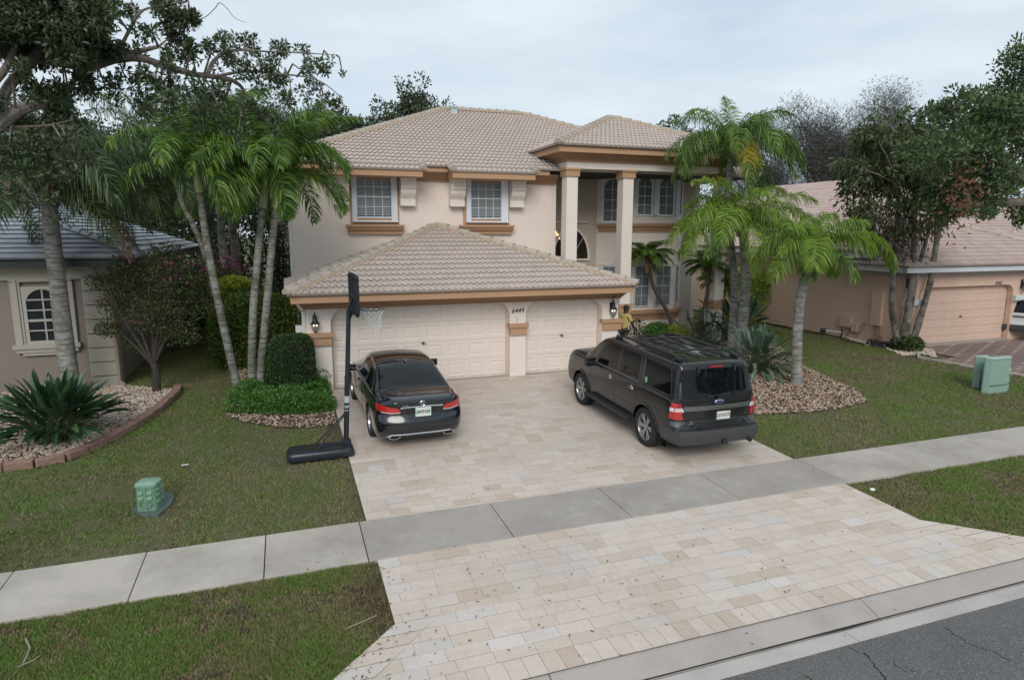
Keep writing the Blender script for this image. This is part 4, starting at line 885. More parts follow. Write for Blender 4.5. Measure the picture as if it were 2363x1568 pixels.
blobs('bamboo_palm_clump', 'feathery yellow-green clump behind the tall palm trunks', bm_, 9000, .17, LM('bamboo_leaf', [(.06, .13, .02), (.13, .22, .03), (.25, .33, .06), (.36, .42, .09)], .5, .35), wd=.16)
bush('box_hedge', 'dark clipped hedge against the salmon side wall', (at(1806, 720, 7.3).x, 7.3, .75), (1.35, .9, 1.05), 9000, .1, hedgeL, p=4)
for i, (px, py, Y, r_, mt_, lb) in enumerate(((1517, 760, 3.6, .42, coverL, 'bright green leafy shrub below the bay, left one'), (1560, 768, 3.3, .36, limeL, 'yellow-green spiky tuft below the bay window'), (1470, 762, 4.4, .25, bougL, 'thin sparse shrub against the bay wall'))):
    p = at(px, py, Y); bush('bay_shrub', lb, (p.x, Y, .3), (r_*1.3, r_*.9, r_ if i != 2 else .5), (2600, 2000, 260)[i], .11, mt_, wd=.5 if i != 1 else .2, group='small shrubs under the bay window')
# ================================================================ neighbouring houses
LH = thing('grey_roof_house', (-10, 2.5, 0), 'taupe single-storey house with flat grey roof tiles at the left edge', 'house')
taupe = M('stucco_taupe', (.22, .185, .155), .9, bump=(40, .4, .02), var=(1.5, .3, (.19, .16, .135)))
trimL = M('trim_beige', (.36, .335, .29), .8, bump=(40, .2), var=(3, .3, (.30, .28, .24)))
gtile = M('grey_flat_tile', (.3, .32, .36), .6, rnd=[(0, (.27, .29, .325)), (1, (.36, .385, .43))], bump=(30, .15), mot=[(6, .3, (.2, .21, .23), .5, .8)])
gut = M('dark_gutter', (.02, .025, .025), .5)
w_ = MB(); w_.box(-20, -5.45, 2.5, 2.7, -.15, 3.25); w_.box(-5.65, -5.45, 2.7, 14.6, -.15, 3.25); w_.build('wall', taupe, LH)
b_ = MB(); b_.box(-20, -5.4, 2.42, 2.5, 2.86, 3.2); b_.box(-20, -5.36, 2.38, 2.5, 3.08, 3.2); b_.box(-5.44, -5.36, 2.5, 14.6, 2.9, 3.2); b_.build('frieze', trimL, LH)
qn = MB()
for k in range(8):
    z = -.1+k*.38; d_ = 0; qn.box(-6.02, -5.39, 2.43, 2.5, z+.012, z+.368); qn.box(-5.45, -5.39, 2.5, 3.0, z+.012, z+.368)
qn.build('quoin', trimL, LH, bevel=.008)
hip(LH, -20, -4.5, 1.95, 3.42, .34, back=15.2, tl=gtile, flat=True, capm=gtile, mort=False)
f_ = MB(); cornice(f_, [(-20, 1.99), (-4.54, 1.99), (-4.54, 15.1)], [(0, 3.2, 3.36), (.06, 3.38, 3.41)]); f_.build('gutter', gut, LH, fix=False)
sf = MB(); sf.box(-20, -4.6, 2.0, 15, 3.2, 3.205); sf.build('soffit', trimL, LH)
dsp = MB(); dsp.tube([(-5.36, 2.36, 3.2), (-5.36, 2.38, .35), (-5.36, 2.36, .12), (-5.2, 2.2, .03)], .05, 8); dsp.build('downpipe', M('downpipe_beige', (.28, .22, .17), .6), LH)
gx0, gx1 = at(60, 700, 2.42).x, at(137, 700, 2.42).x; gz0, gz1 = at(70, 787, 2.42).z, at(75, 668, 2.42).z
sr = MB(); sr.box(gx0-.32, gx0-.09, 2.40, 2.5, gz0-.1, gz1+.2); sr.box(gx1+.09, gx1+.32, 2.40, 2.5, gz0-.1, gz1+.2); sr.box(gx0-.32, gx1+.32, 2.40, 2.5, gz1+.2, gz1+.32); sr.box(gx0-.22, gx0-.15, 2.37, 2.42, gz0-.1, gz1+.25); sr.box(gx0-.38, gx1+.38, 2.34, 2.5, gz0-.20, gz0-.08); sr.box(gx0-.32, gx1+.32, 2.38, 2.5, gz0-.30, gz0-.2); sr.box(gx0-.2, gx1+.2, 2.41, 2.5, gz0-.38, gz0-.3)
sr.build('window_surround', trimL, LH, bevel=.008)
window(LH, gx0, gx1, gz0, gz1, 2.46, 2, 5, fr=M('beige_frame', (.36, .35, .31), .5), blinds=False, arch=True, meet=2, bar=.035, fw=.08)
RH = thing('salmon_house', (23, 0, 0), 'salmon house with white fascia, pinkish tiles and the number 6443', 'house')
salm = M('stucco_salmon', (.62, .44, .345), .9, bump=(30, .45, .03), var=(.8, .35, (.56, .395, .31)))
whit = M('fascia_white', (.56, .58, .60), .6, var=(3, .3, (.48, .5, .52)))
rtile = M('pink_roof_tile', (.4, .3, .28), .85, rnd=[(0, (.42, .32, .295)), (.5, (.47, .365, .335)), (1, (.50, .40, .37))], bump=(30, .3), mot=[(1.5, .3, (.28, .22, .20), .5, .8)])
rcap = M('pink_cap_tile', (.42, .33, .28), .85, rnd=[(0, (.38, .30, .25)), (1, (.46, .37, .31))], bump=(30, .3))
w_ = MB(); arcwall(w_, 19.65, 28.9, 2.75, [(20.45, 25.3, 2.12)], -.1, .1, rad=.32); w_.box(19.65, 19.85, .1, 14, -.1, 3.2); w_.box(19.85, 28, 14, 14.2, -.1, 3.2); w_.build('wall', salm, RH, fix=False)
gi = MB(); gi.box(20, 26, .9, 1.0, -.1, 2.5); gi.build('garage_interior', dark_in, RH)
garage_door(20.45, 25.3, 8, 7, .12, RH, M('garage_door_salmon', (.60, .435, .35), .6, var=(1.5, .2, (.55, .395, .32))), z1=2.15)
for a_, b_ in ((19.6, 20.45), (25.3, 26.4)):
    m_ = MB(); m_.prism([(-.1, 1.46), (-.16, 1.46), (-.18, 1.5), (-.25, 1.52), (-.25, 1.68), (-.2, 1.71), (-.1, 1.71)], 'x', a_-.04, b_); m_.build('pilaster_band', whit, RH, fix=False)
th = MB(); th.box(20.45, 25.3, -.25, .12, -.05, .012); th.build('threshold', concrete, RH)
ro1, _, _ = hip(RH, 19.05, 29.5, -.65, 2.92, .4, tl=rtile, capm=rcap, mort=False, back=6)
ro2, _, _ = hip(RH, 19.1, 36.1, 1.0, 3.38, .4, tl=rtile, capm=rcap, mort=False, back=16)
f_ = MB(); cornice(f_, [(19.12, 2), (19.12, -.58), (29.3, -.58)], [(0, 2.70, 2.87), (.03, 2.872, 2.9)]); f_.build('fascia', whit, RH, fix=False)
f_ = MB(); cornice(f_, [(19.17, 16), (19.17, 1.05)], [(0, 3.14, 3.33), (.03, 3.332, 3.36)]); f_.build('fascia', whit, RH, fix=False)
sf = MB(); sf.box(19.13, 29.2, -.57, 1, 2.69, 2.7); sf.box(19.2, 36, 1.05, 16, 3.13, 3.14); sf.build('soffit', whit, RH)
f_ = MB(); cornice(f_, [(19.62, 1.5), (19.62, -.12), (29.2, -.12)], [(.03, 2.5, 2.56), (.1, 2.6, 2.63), (.22, 2.66, 2.69)]); f_.build('cornice', M('cornice_grey', (.42, .39, .36), .8), RH, fix=False)
px0 = at(2200, 520, 6.5).x
w_ = MB(); w_.box(px0, px0+9, 6.5, 12, 2, 5.35); w_.build('upper_wall', salm, RH)
vn = MB(); p = at(2268, 565, 6.49); vn.prism([(p.x-.55*math.cos(t), p.z-.25+.45*math.sin(t)) for t in [math.pi*k/12 for k in range(13)]], 'y', 6.44, 6.5); vn.build('arch_vent', M('vent_brown', (.2, .1, .06), .7), RH)
ub = MB(); k = 1/math.sqrt(1.16); X0 = at(2258, 511, 5.9); roof_plane(ub, (X0.x, 5.9, X0.z), (X0.x+9, 5.9, X0.z), (0, k, .4*k), 6, []); ur = None
ub.v = [(v[0], v[1], v[2]-.30*(v[0]-X0.x)*1.0) for v in ub.v]; ur = ub.build('roof', rtile, RH, fix=False)
cp = MB(); caps(cp, (X0.x+9, 5.85, X0.z-2.7+.02), (X0.x, 5.85, X0.z+.05), rad=.13, ln=.42); cp.build('ridge_cap', rcap, ur, smooth=True, fix=False)
fb = MB(); fb.prism([(X0.x, X0.z-.04), (X0.x+9, X0.z-2.74), (X0.x+9, X0.z-2.98), (X0.x, X0.z-.28)], 'y', 5.9, 6.0); fb.build('fascia', whit, RH)
text('house_number', '6443', .19, blk, RH, ((at(2291, 652, -.1).x+at(2316, 652, -.1).x)/2, -.106, at(2303, 653, -.1).z), ext=.005, shear=.2)
p = at(2092, 665, -.1); wall_lamp(p.x, -.1, p.z-.1, RH, lit=False, s=1.15); p = at(2355, 665, -.1); wall_lamp(p.x, -.1, p.z-.12, RH, lit=False, s=1.15)
# things on the salmon side wall
ub = MB(); X = 19.65
def wbox(px, py, sy, sz, dp_): p = atx(px, py, X); ub.box(X-dp_, X, p.y-sy/2, p.y+sy/2, p.z-sz/2, p.z+sz/2); return p
zr = lambda x, y: ((2300+x/3.267)/1.2591, (700+y/3.267)/1.2591)
wbox(*zr(525, 760), .55, .42, .14); wbox(*zr(610, 822), .26, .30, .12); wbox(*zr(825, 640), .45, 1.25, .14)
ub.build('utility_box', M('utility_salmon', (.56, .40, .31), .6), RH, bevel=.012)
pp = MB(); 
for x_ in (785, 812, 830, 848): a_ = atx(*zr(x_, 740), X-.05); pp.tube([(X-.05, a_.y, a_.z), (X-.05, a_.y, -.05)], .02, 6)
a_ = atx(*zr(750, 893), X-.05); c_ = atx(*zr(858, 905), X-.05); pp.tube([(X-.05, a_.y, a_.z), (X-.05, c_.y, a_.z)], .018, 6)
a_ = atx(*zr(440, 850), X-.06); c_ = atx(*zr(590, 830), X-.06); pp.tube([(X-.06, a_.y, .35), (X-.06, a_.y-.3, .5), (X-.06, c_.y, .5)], .015, 6)
pp.build('conduit', M('conduit_salmon', (.40, .26, .19), .6), RH)
pp = MB(); a_ = atx(*zr(660, 830), X-.1); pp.tube([(X-.1, a_.y+.2, .0), (X-.1, a_.y+.2, .25), (X-.1, a_.y, .3), (X-.1, a_.y, .62), (X-.1, a_.y-.08, .66), (X-.05, a_.y-.1, .6)], .022, 6); a_ = atx(*zr(780, 600), X-.06); pp.lathe([(.0, -.12), (.09, -.12), (.09, .0), (.0, 0)], (X-.0, a_.y, a_.z), 12, axis='x')
pp.build('meter', M('meter_grey', (.16, .19, .18), .5), RH)
pp = MB(); a_ = atx(*zr(395, 862), X-.3); pp.tube([(X-.45, a_.y+.3, .2), (X-.2, a_.y-.3, .2)], .035, 8); pp.build('spigot_pipe', vinyl, RH)
pp = MB(); pp.tube([(X-.55, a_.y+.42, .2), (X-.42, a_.y+.28, .2)], .09, 8); pp.tube([(X-.2, a_.y-.3, .35), (X-.2, a_.y-.3, -.05)], .03, 6); pp.build('spigot_valve', black, RH)
hs = thing('hose_coil', (19.2, .35, 0), 'black garden hose coiled at the foot of the salmon wall', 'hose'); hb = MB(); q = []
for i in range(240):
    t = i*.17; r_ = .28+.06*math.sin(i*.09)+.02*math.sin(i*1.3); q.append((19.2+r_*.8*math.cos(t), .3+r_*1.5*math.sin(t), .03+.0006*i+.02*math.sin(i*.7)))
hb.tube(q, .014, 5); hb.tube([(19.0, .8, .03), (18.8, 1.4, .03), (19.1, 1.9, .03), (19.4, 2.0, .05), (19.5, 1.9, .4)], .014, 5); hb.build('hose', M('hose_rubber', (.02, .024, .028), .45), hs, smooth=True)
# ================================================================ beds, stones and lawn
def inpoly(x, y, P):
    r = np.zeros(len(x), bool); n = len(P)
    for i in range(n):
        x1, y1 = P[i]; x2, y2 = P[(i+1) % n]; c = ((y1 > y) != (y2 > y)) & (x < (x2-x1)*(y-y1)/((y2-y1) or 1e-9)+x1); r ^= c
    return r
G = lambda *pts: [tuple(gnd(x, y)[:2]) for x, y in pts]
bedL = G((0, 1083), (60, 1078), (150, 1060), (225, 1030), (300, 990), (360, 952), (405, 912), (412, 895))+[(-4.0, 1.5), (-5.45, 2.45), (-11, 2.5), (-12, -3.7), (-8, -3.75)]
bedG = G((520, 955), (560, 972), (640, 985), (720, 985), (778, 978))+[(-.1, .1), (-.6, .1), (-.75, 4), (-.75, 9), (-3.2, 9), (-2.9, 4), (-2.3, 1.6), (-2.35, .3)]
bedR = [(7.95, -4.6)]+G((1762, 955), (1850, 950), (1930, 944), (2003, 925), (1975, 900), (1905, 868), (1845, 840), (1800, 800))+[(16.2, 3.2), (15.3, 6.8), (15.0, 6.0), (8.1, 6.0), (8.1, .2), (7.95, -.1)]
bedN = G((2160, 826), (2130, 818), (2080, 820), (2040, 803), (2000, 797), (1960, 783), (1900, 768), (1863, 755))+[(19.0, 9), (19.65, 9), (19.65, -.1), (20.4, -.35), (20.4, -.9)]
def sheet(name, P, mat, dz):
    bm = bmesh.new(); vs = [bm.verts.new((p[0], p[1], 0)) for p in P]; f = bm.faces.new(vs)
    for yc in [0]+[-.8*k for k in range(1, 15)]: bmesh.ops.bisect_plane(bm, geom=bm.verts[:]+bm.edges[:]+bm.faces[:], plane_co=(0, yc, 0), plane_no=(0, 1, 0))
    for v in bm.verts: v.co.z = gz(v.co.y)+dz
    bmesh.ops.recalc_face_normals(bm, faces=bm.faces)
    me = bpy.data.meshes.new(name); bm.to_mesh(me); bm.free(); o = bpy.data.objects.new(name, me); C.objects.link(o); me.materials.append(mat)
    return struct(o)
mulch = M('mulch', (.10, .065, .045), .95, bump=(50, 1, .03), var=(12, .7, (.05, .035, .03)))
for i, b_ in enumerate((bedL, bedG, bedR, bedN)): sheet('planting_bed', b_, mulch, -.008 if i else .0)
stone = M('river_stone', (.4, .3, .22), .7, rnd=[(0, (.48, .44, .38)), (.3, (.55, .50, .44)), (.5, (.36, .24, .15)), (.68, (.46, .36, .27)), (.85, (.26, .15, .10)), (1, (.60, .57, .52))])
stone2 = M('brown_stone', (.3, .2, .14), .8, rnd=[(0, (.20, .12, .08)), (.4, (.32, .21, .14)), (.7, (.42, .31, .22)), (.9, (.48, .40, .32)), (1, (.55, .5, .44))])
def pebbles(name, label, P, k, s, mat, seed, keep=None):
    rs = np.random.RandomState(seed); A_ = np.array(P); x = rs.uniform(A_[:, 0].min(), A_[:, 0].max(), k); y = rs.uniform(A_[:, 1].min(), A_[:, 1].max(), k); m = inpoly(x, y, P)
    if keep: m &= keep(x, y)
    x, y = x[m], y[m]; n = len(x); z = .024*np.clip(y, -12, 0)
    base = np.array([[1, 0, 0], [.5, .87, 0], [-.5, .87, 0], [-1, 0, 0], [-.5, -.87, 0], [.5, -.87, 0]]); sc = s*rs.uniform(.6, 1.3, (n, 1, 1)); el = rs.uniform(.5, .95, (n, 1)); a = rs.uniform(0, 6.28, (n, 1)); tl = rs.normal(0, .25, (n, 2))
    bx = base[None, :, 0]; by = base[None, :, 1]*el; X_ = (bx*np.cos(a)-by*np.sin(a))*sc[:, :, 0]; Y_ = (bx*np.sin(a)+by*np.cos(a))*sc[:, :, 0]
    h = (rs.uniform(.25, .55, (n, 1)))*sc[:, :, 0]; zz_ = z[:, None]+rs.uniform(0, .02, (n, 1))+X_*tl[:, :1]+Y_*tl[:, 1:]
    low = np.stack([x[:, None]+X_, y[:, None]+Y_, zz_], 2); top = np.stack([x[:, None]+X_*.6, y[:, None]+Y_*.6, zz_+h], 2)
    q = []
    for i in range(6):
        j = (i+1) % 6; q.append(np.stack([low[:, i], low[:, j], top[:, j], top[:, i]], 1))
    q.append(top[:, [0, 1, 2, 3]]); q.append(top[:, [3, 4, 5, 0]])
    V = np.stack(q, 1).reshape(-1, 3); r = np.repeat(rs.rand(n), 8); o = fast_mesh(name, V, 4, mat, None, r); tag(o, label, 'stones', kind='stuff'); return o
pebbles('river_stones', 'pale river stones filling the left bed inside the block edging', bedL, 26000, .034, stone, 1, lambda x, y: (x > -9.5) & (y < 2.5))
pebbles('river_stones', 'brown and cream stones around the palms beside the lawn', bedG, 11000, .03, stone2, 2, lambda x, y: (y < 5))
pebbles('river_stones', 'mixed red and cream stones in the bed right of the driveway', bedR, 34000, .03, stone2, 3)
pebbles('river_stones', 'pale cream stones along the salmon wall', bedN, 9000, .035, M('cream_stone', (.5, .4, .3), .8, rnd=[(0, (.42, .32, .22)), (.5, (.55, .46, .35)), (1, (.62, .55, .45))]), 4)
# block edging of the left bed
ed = thing('stone_edging', (-5, -2.5, -.05), 'curved edging of reddish stone blocks round the left bed', 'edging')
edm = M('edging_block', (.28, .17, .13), .95, bump=(18, 1, .04), var=(4, .6, (.19, .12, .095)), mot=[(12, .4, (.38, .27, .21), .5, .75)])
pth = [Vector((p[0], p[1])) for p in ([(-8.9, -3.9)]+bedL[:8]+[(-4.15, 1.35)])]; acc = 0; seg = []
for a_, b_ in zip(pth[:-1], pth[1:]):
    n = max(1, int((b_-a_).length/.06)); seg += [a_.lerp(b_, i/n) for i in range(n)]
st_ = 7
for i in range(0, len(seg)-st_, st_):
    a_, b_ = seg[i], seg[i+st_]; d_ = b_-a_; m_ = (a_+b_)/2; e_ = MB(); zc = gz(m_.y)
    e_.obox((m_.x, m_.y, zc+.05), (d_.length*.97, .2, .15+random.uniform(-.01, .02)), (random.uniform(-.04, .04), 0, math.atan2(d_.y, d_.x)+random.uniform(-.03, .03)))
    bm = e_.build('edging_stone', edm, ed, bevel=.022)
# lawns
UL = [(-14, -7.72), (-.12, -7.72), (-.12, .2), (-.7, .2), (-.75, 9), (-2, 24), (-6, 24), (-5.45, 15), (-5.45, 2.4), (-14, 2.4)]
LLw = [(-10, -11.56), (-1.33, -11.56), (-.12, -10.32), (-.12, -8.88), (-10, -8.88)]
URt = [(7.97, -7.68), (24, -7.68), (24, -5), tuple(gnd(2362, 868)[:2]), tuple(gnd(2166, 833)[:2]), (20.3, -.5), (19.6, 0), (19.6, 24), (15.2, 24), (15.2, 6.5), (8, 5), (7.97, 0)]
LR = [(7.97, -8.88), (22, -8.88), (22, -11.56), (9.3, -11.56), (7.97, -10.32)]
def vnoise(x, y, s, seed):
    rs = np.random.RandomState(seed); Gd = rs.rand(256, 256); X_ = x/s+100; Y_ = y/s+100; i = X_.astype(int); j = Y_.astype(int); fx = X_-i; fy = Y_-j; fx = fx*fx*(3-2*fx); fy = fy*fy*(3-2*fy)
    g_ = lambda a, b: Gd[a % 256, b % 256]
    return (g_(i, j)*(1-fx)+g_(i+1, j)*fx)*(1-fy)+(g_(i, j+1)*(1-fx)+g_(i+1, j+1)*fx)*fy
grassm = M('grass_blade', (.05, .08, .02), .6, rnd=[(0, (.13, .095, .06)), (.15, (.33, .26, .16)), (.30, (.25, .24, .11)), (.5, (.175, .215, .06)), (.75, (.13, .23, .045)), (1, (.18, .31, .065))], trans=.25, spec=.3)
def grass(P, k, seed, h=.05, wd=.011, excl=()):
    rs = np.random.RandomState(seed); A_ = np.array(P); x = rs.uniform(A_[:, 0].min(), A_[:, 0].max(), k); y = rs.uniform(A_[:, 1].min(), A_[:, 1].max(), k)
    m = inpoly(x, y, P)
    for e in excl: m &= ~inpoly(x, y, e)
    n0 = .5*vnoise(x, y, .9, 5)+.3*vnoise(x, y, .25, 6)+.2*vnoise(x, y, .09, 7)
    bare = (vnoise(x, y, .5, 8)*.55+vnoise(x, y, .13, 9)*.45); m &= rs.rand(k) < np.clip((bare-.2)*4.5, .2, 1)
    x, y, n0, bare = x[m], y[m], n0[m], bare[m]; n = len(x); z = .024*np.clip(y, -12, 0)-.03
    a = rs.uniform(0, 6.28, n); hh = h*rs.uniform(.5, 1.25, n)*(.6+.8*bare); w2 = wd*rs.uniform(.6, 1.3, n); lean = rs.normal(0, .55, (n, 2))*hh[:, None]
    b = np.stack([x, y, z], 1); s = np.stack([np.cos(a), np.sin(a), 0*a], 1)*w2[:, None]; t = b+np.stack([lean[:, 0], lean[:, 1], hh], 1)
    V = np.stack([b-s, b+s, t], 1).reshape(-1, 3); col = np.clip(.12+n0*.95+rs.normal(0, .16, n)-.35*(bare < .35)-.0*n0, 0, 1)
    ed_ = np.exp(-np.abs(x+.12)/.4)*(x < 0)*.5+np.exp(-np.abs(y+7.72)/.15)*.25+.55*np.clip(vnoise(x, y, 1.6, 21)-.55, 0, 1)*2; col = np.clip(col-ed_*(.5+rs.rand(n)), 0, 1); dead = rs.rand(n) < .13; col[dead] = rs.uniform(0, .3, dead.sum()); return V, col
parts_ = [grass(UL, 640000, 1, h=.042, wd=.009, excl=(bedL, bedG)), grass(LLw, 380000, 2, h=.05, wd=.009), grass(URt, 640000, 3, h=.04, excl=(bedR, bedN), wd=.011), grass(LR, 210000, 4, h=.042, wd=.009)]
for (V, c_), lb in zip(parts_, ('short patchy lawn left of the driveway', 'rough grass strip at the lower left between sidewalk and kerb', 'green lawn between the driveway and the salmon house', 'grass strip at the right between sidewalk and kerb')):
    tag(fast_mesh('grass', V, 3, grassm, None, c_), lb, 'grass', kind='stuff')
# fallen leaves
dl = M('dead_leaf', (.12, .06, .03), .8, rnd=[(0, (.07, .04, .025)), (.4, (.15, .075, .04)), (.7, (.20, .10, .05)), (.85, (.11, .10, .045)), (1, (.25, .18, .11))])
rs = np.random.RandomState(12); n = 3300
xs = np.concatenate([rs.uniform(-1, 8.3, 130), rs.normal(.9, 1.2, 60), rs.uniform(-8, -.1, 800), rs.uniform(-6, -.2, 500), rs.normal(-.5, .3, 110), rs.uniform(8, 14, 160), rs.uniform(-6, 9, 26)])
ys_ = np.concatenate([rs.uniform(-11.5, -6.5, 130), rs.uniform(-11.4, -9, 60), rs.uniform(-11.5, -8.9, 800), rs.uniform(-7.65, -5, 500), rs.uniform(-11.2, -8.95, 110), rs.uniform(-11.5, -8.9, 160), rs.uniform(-12.1, -11.6, 26)])
k = inpoly(xs, ys_, [(-.1, -8), (8, -8), (8, -1), (-.1, -1)]) & (rs.rand(len(xs)) < .3); xs, ys_ = xs[~k], ys_[~k]; n = len(xs)
onl = inpoly(xs, ys_, UL) | inpoly(xs, ys_, LLw) | inpoly(xs, ys_, LR)
z = .024*np.clip(ys_, -11.6, 0)+np.where(onl, .012, .026)-np.where(ys_ < -11.6, (-ys_-11.6)*.2, 0); d_ = np.stack([*(lambda t: (np.cos(t), np.sin(t)))(rs.uniform(0, 6.28, n)), rs.normal(0, .1, n)], 1)
V = leaf_quads(np.stack([xs, ys_, z], 1), d_, np.tile([0, 0, 1.], (n, 1))+rs.normal(0, .15, (n, 3)), rs.uniform(.022, .07, n), rs.uniform(.01, .024, n), -.08)
tag(fast_mesh('fallen_leaves', V, 4, dl), 'dry brown leaves scattered over paving and grass', 'leaves', kind='stuff')
# sticks and litter
for i, (pts, rd) in enumerate((([(60, 1478), (70, 1500), (62, 1520), (55, 1535)], .008), ([(40, 1545), (80, 1528), (92, 1518)], .006), ([(1005, 1503-30), (1060, 1460), (1090, 1447)], .006))):
    if i == 2: pts = [(800, 1455), (835, 1440), (868, 1425)]
    t_ = MB(); P_ = [gnd(*p)+Vector((0, 0, .035)) for p in pts]; t_.tube(P_, rd, 5); o = t_.build('twig', M('pale_twig', (.32, .27, .22), .9)); tag(o, ('curved pale twig on the grass at the far lower left', 'shorter straight twig beside the curved one at the lower left', 'twig on the grass close to the flared paver edge')[i], 'twig')
for i, (px, py) in enumerate(((427, 1075), (2012, 1131))):
    q_ = gnd(px, py); t_ = MB(); (t_.obox((q_.x, q_.y, q_.z+.03), (.12, .035, .012), (0, .1, .4)) if i == 0 else t_.ball((q_.x, q_.y, q_.z+.02), .05, .04, .025, 8)); o = t_.build('litter_scrap' if i == 0 else 'pale_stone', M('litter_white', (.7, .7, .7), .7)); tag(o, ('small white scrap of litter lying on the left lawn', 'single pale stone on the right-hand grass strip')[i], ('litter', 'stone')[i])
# ================================================================ pedestals
pg = M('pedestal_green', (.15, .27, .19), .5, var=(6, .4, (.12, .22, .16)), mot=[(30, .25, (.22, .30, .23), .6, .75)])
q_ = gnd(345, 1178); pd = thing('cable_pedestal', (q_.x, q_.y, q_.z), 'squat ribbed green plastic cable pedestal on the left lawn', 'utility pedestal'); cx, cy, cz = q_.x, q_.y+.16, q_.z
def rrect(hx, hy, r, n=5): return [(sx*(hx-r)+r*math.cos(t), sy*(hy-r)+r*math.sin(t)) for sx, sy, t0 in ((1, 1, 0), (-1, 1, math.pi/2), (-1, -1, math.pi), (1, -1, 1.5*math.pi)) for t in [t0+math.pi/2*k/n for k in range(n+1)]]
ca, sa = math.cos(-.25), math.sin(-.25)
def ext(mb, secs):
    base = len(mb.v); n = None; vs = []
    for (hx, hy, r, z) in secs: P_ = rrect(hx, hy, r); n = len(P_); vs += [(cx+p[0]*ca-p[1]*sa, cy+p[0]*sa+p[1]*ca, cz+z) for p in P_]
    m = len(secs); mb.add(vs, [(j*n+i, j*n+(i+1) % n, (j+1)*n+(i+1) % n, (j+1)*n+i) for j in range(m-1) for i in range(n)]+[tuple(range(n-1, -1, -1)), tuple((m-1)*n+i for i in range(n))])
b_ = MB(); ext(b_, [(.235, .225, .1, 0), (.225, .215, .1, .45)]); b_.build('body', pg, pd, smooth=True)
b_ = MB(); ext(b_, [(.235, .225, .1, .45), (.245, .235, .11, .47), (.24, .23, .11, .51), (.21, .20, .1, .53), (.05, .05, .04, .538)]); b_.build('lid', M('pedestal_lid', (.20, .34, .25), .5, var=(5, .4, (.25, .36, .28))), pd, smooth=True)
rot2 = lambda x, y, z: (cx+x*ca-y*sa, cy+x*sa+y*ca, cz+z)
b_ = MB()
for (u, v_) in ((0, -1), (1, 0)):
    for z in (.17, .29, .38) if u else (.24, .34):
        for s in (-1, 1):
            if u: c_ = (.235, s*.09, z); vs = [(.225, s*.02, z), (.225, s*.16, z), (.27, s*.15, z), (.27, s*.03, z), (.225, s*.03, z+.05), (.225, s*.15, z+.05)]
            else: vs = [(s*.04, -.22, z), (s*.17, -.22, z), (s*.15, -.265, z), (s*.05, -.265, z), (s*.04, -.22, z+.05), (s*.16, -.22, z+.05)]
            b_.add([rot2(*p) for p in vs], [(0, 1, 2, 3), (3, 2, 5, 4), (0, 3, 4), (1, 5, 2)])
b_.build('rib', pg, pd)
b_ = MB(); b_.add([rot2(x, y, z) for z in (0, .45) for x, y in ((-.035, -.24), (.035, -.24), (.035, -.21), (-.035, -.21))], [(0, 1, 5, 4), (1, 2, 6, 5), (3, 0, 4, 7), (4, 5, 6, 7)])
for x0_, x1_, z0_, z1_ in ((-.12, .12, .09, .11), (-.12, .12, .2, .22), (-.12, -.10, .11, .2), (.10, .12, .11, .2), (-.16, -.12, .14, .165), (.12, .16, .14, .165)):
    b_.add([rot2(x, y, z) for z in (z0_, z1_) for x, y in ((x0_, -.262), (x1_, -.262), (x1_, -.215), (x0_, -.215))], [(0, 1, 5, 4), (1, 2, 6, 5), (3, 0, 4, 7), (4, 5, 6, 7), (0, 3, 2, 1)])
b_.build('latch', pg, pd)
for o_ in list(pd.children): o_.data.transform(Matrix.Diagonal((.66, .66, .86, 1)))
b_ = MB(); P_ = [gnd(x, y)[:] for x, y in ((305, 1178), (330, 1190), (365, 1188), (392, 1168), (402, 1148), (395, 1137), (372, 1138), (325, 1150))]; b_.add([(p[0], p[1], p[2]+.02) for p in P_]+[(p[0], p[1], p[2]-.05) for p in P_], [tuple(range(8))]+[(i, (i+1) % 8, 8+(i+1) % 8, 8+i) for i in range(8)]); b_.build('ground_flange', M('flange_green', (.10, .14, .12), .7, var=(12, .6, (.06, .07, .055))), pd)
gb_ = M('cabinet_green', (.24, .36, .30), .5, var=(5, .4, (.19, .30, .25)), mot=[(25, .3, (.33, .42, .36), .6, .75)])
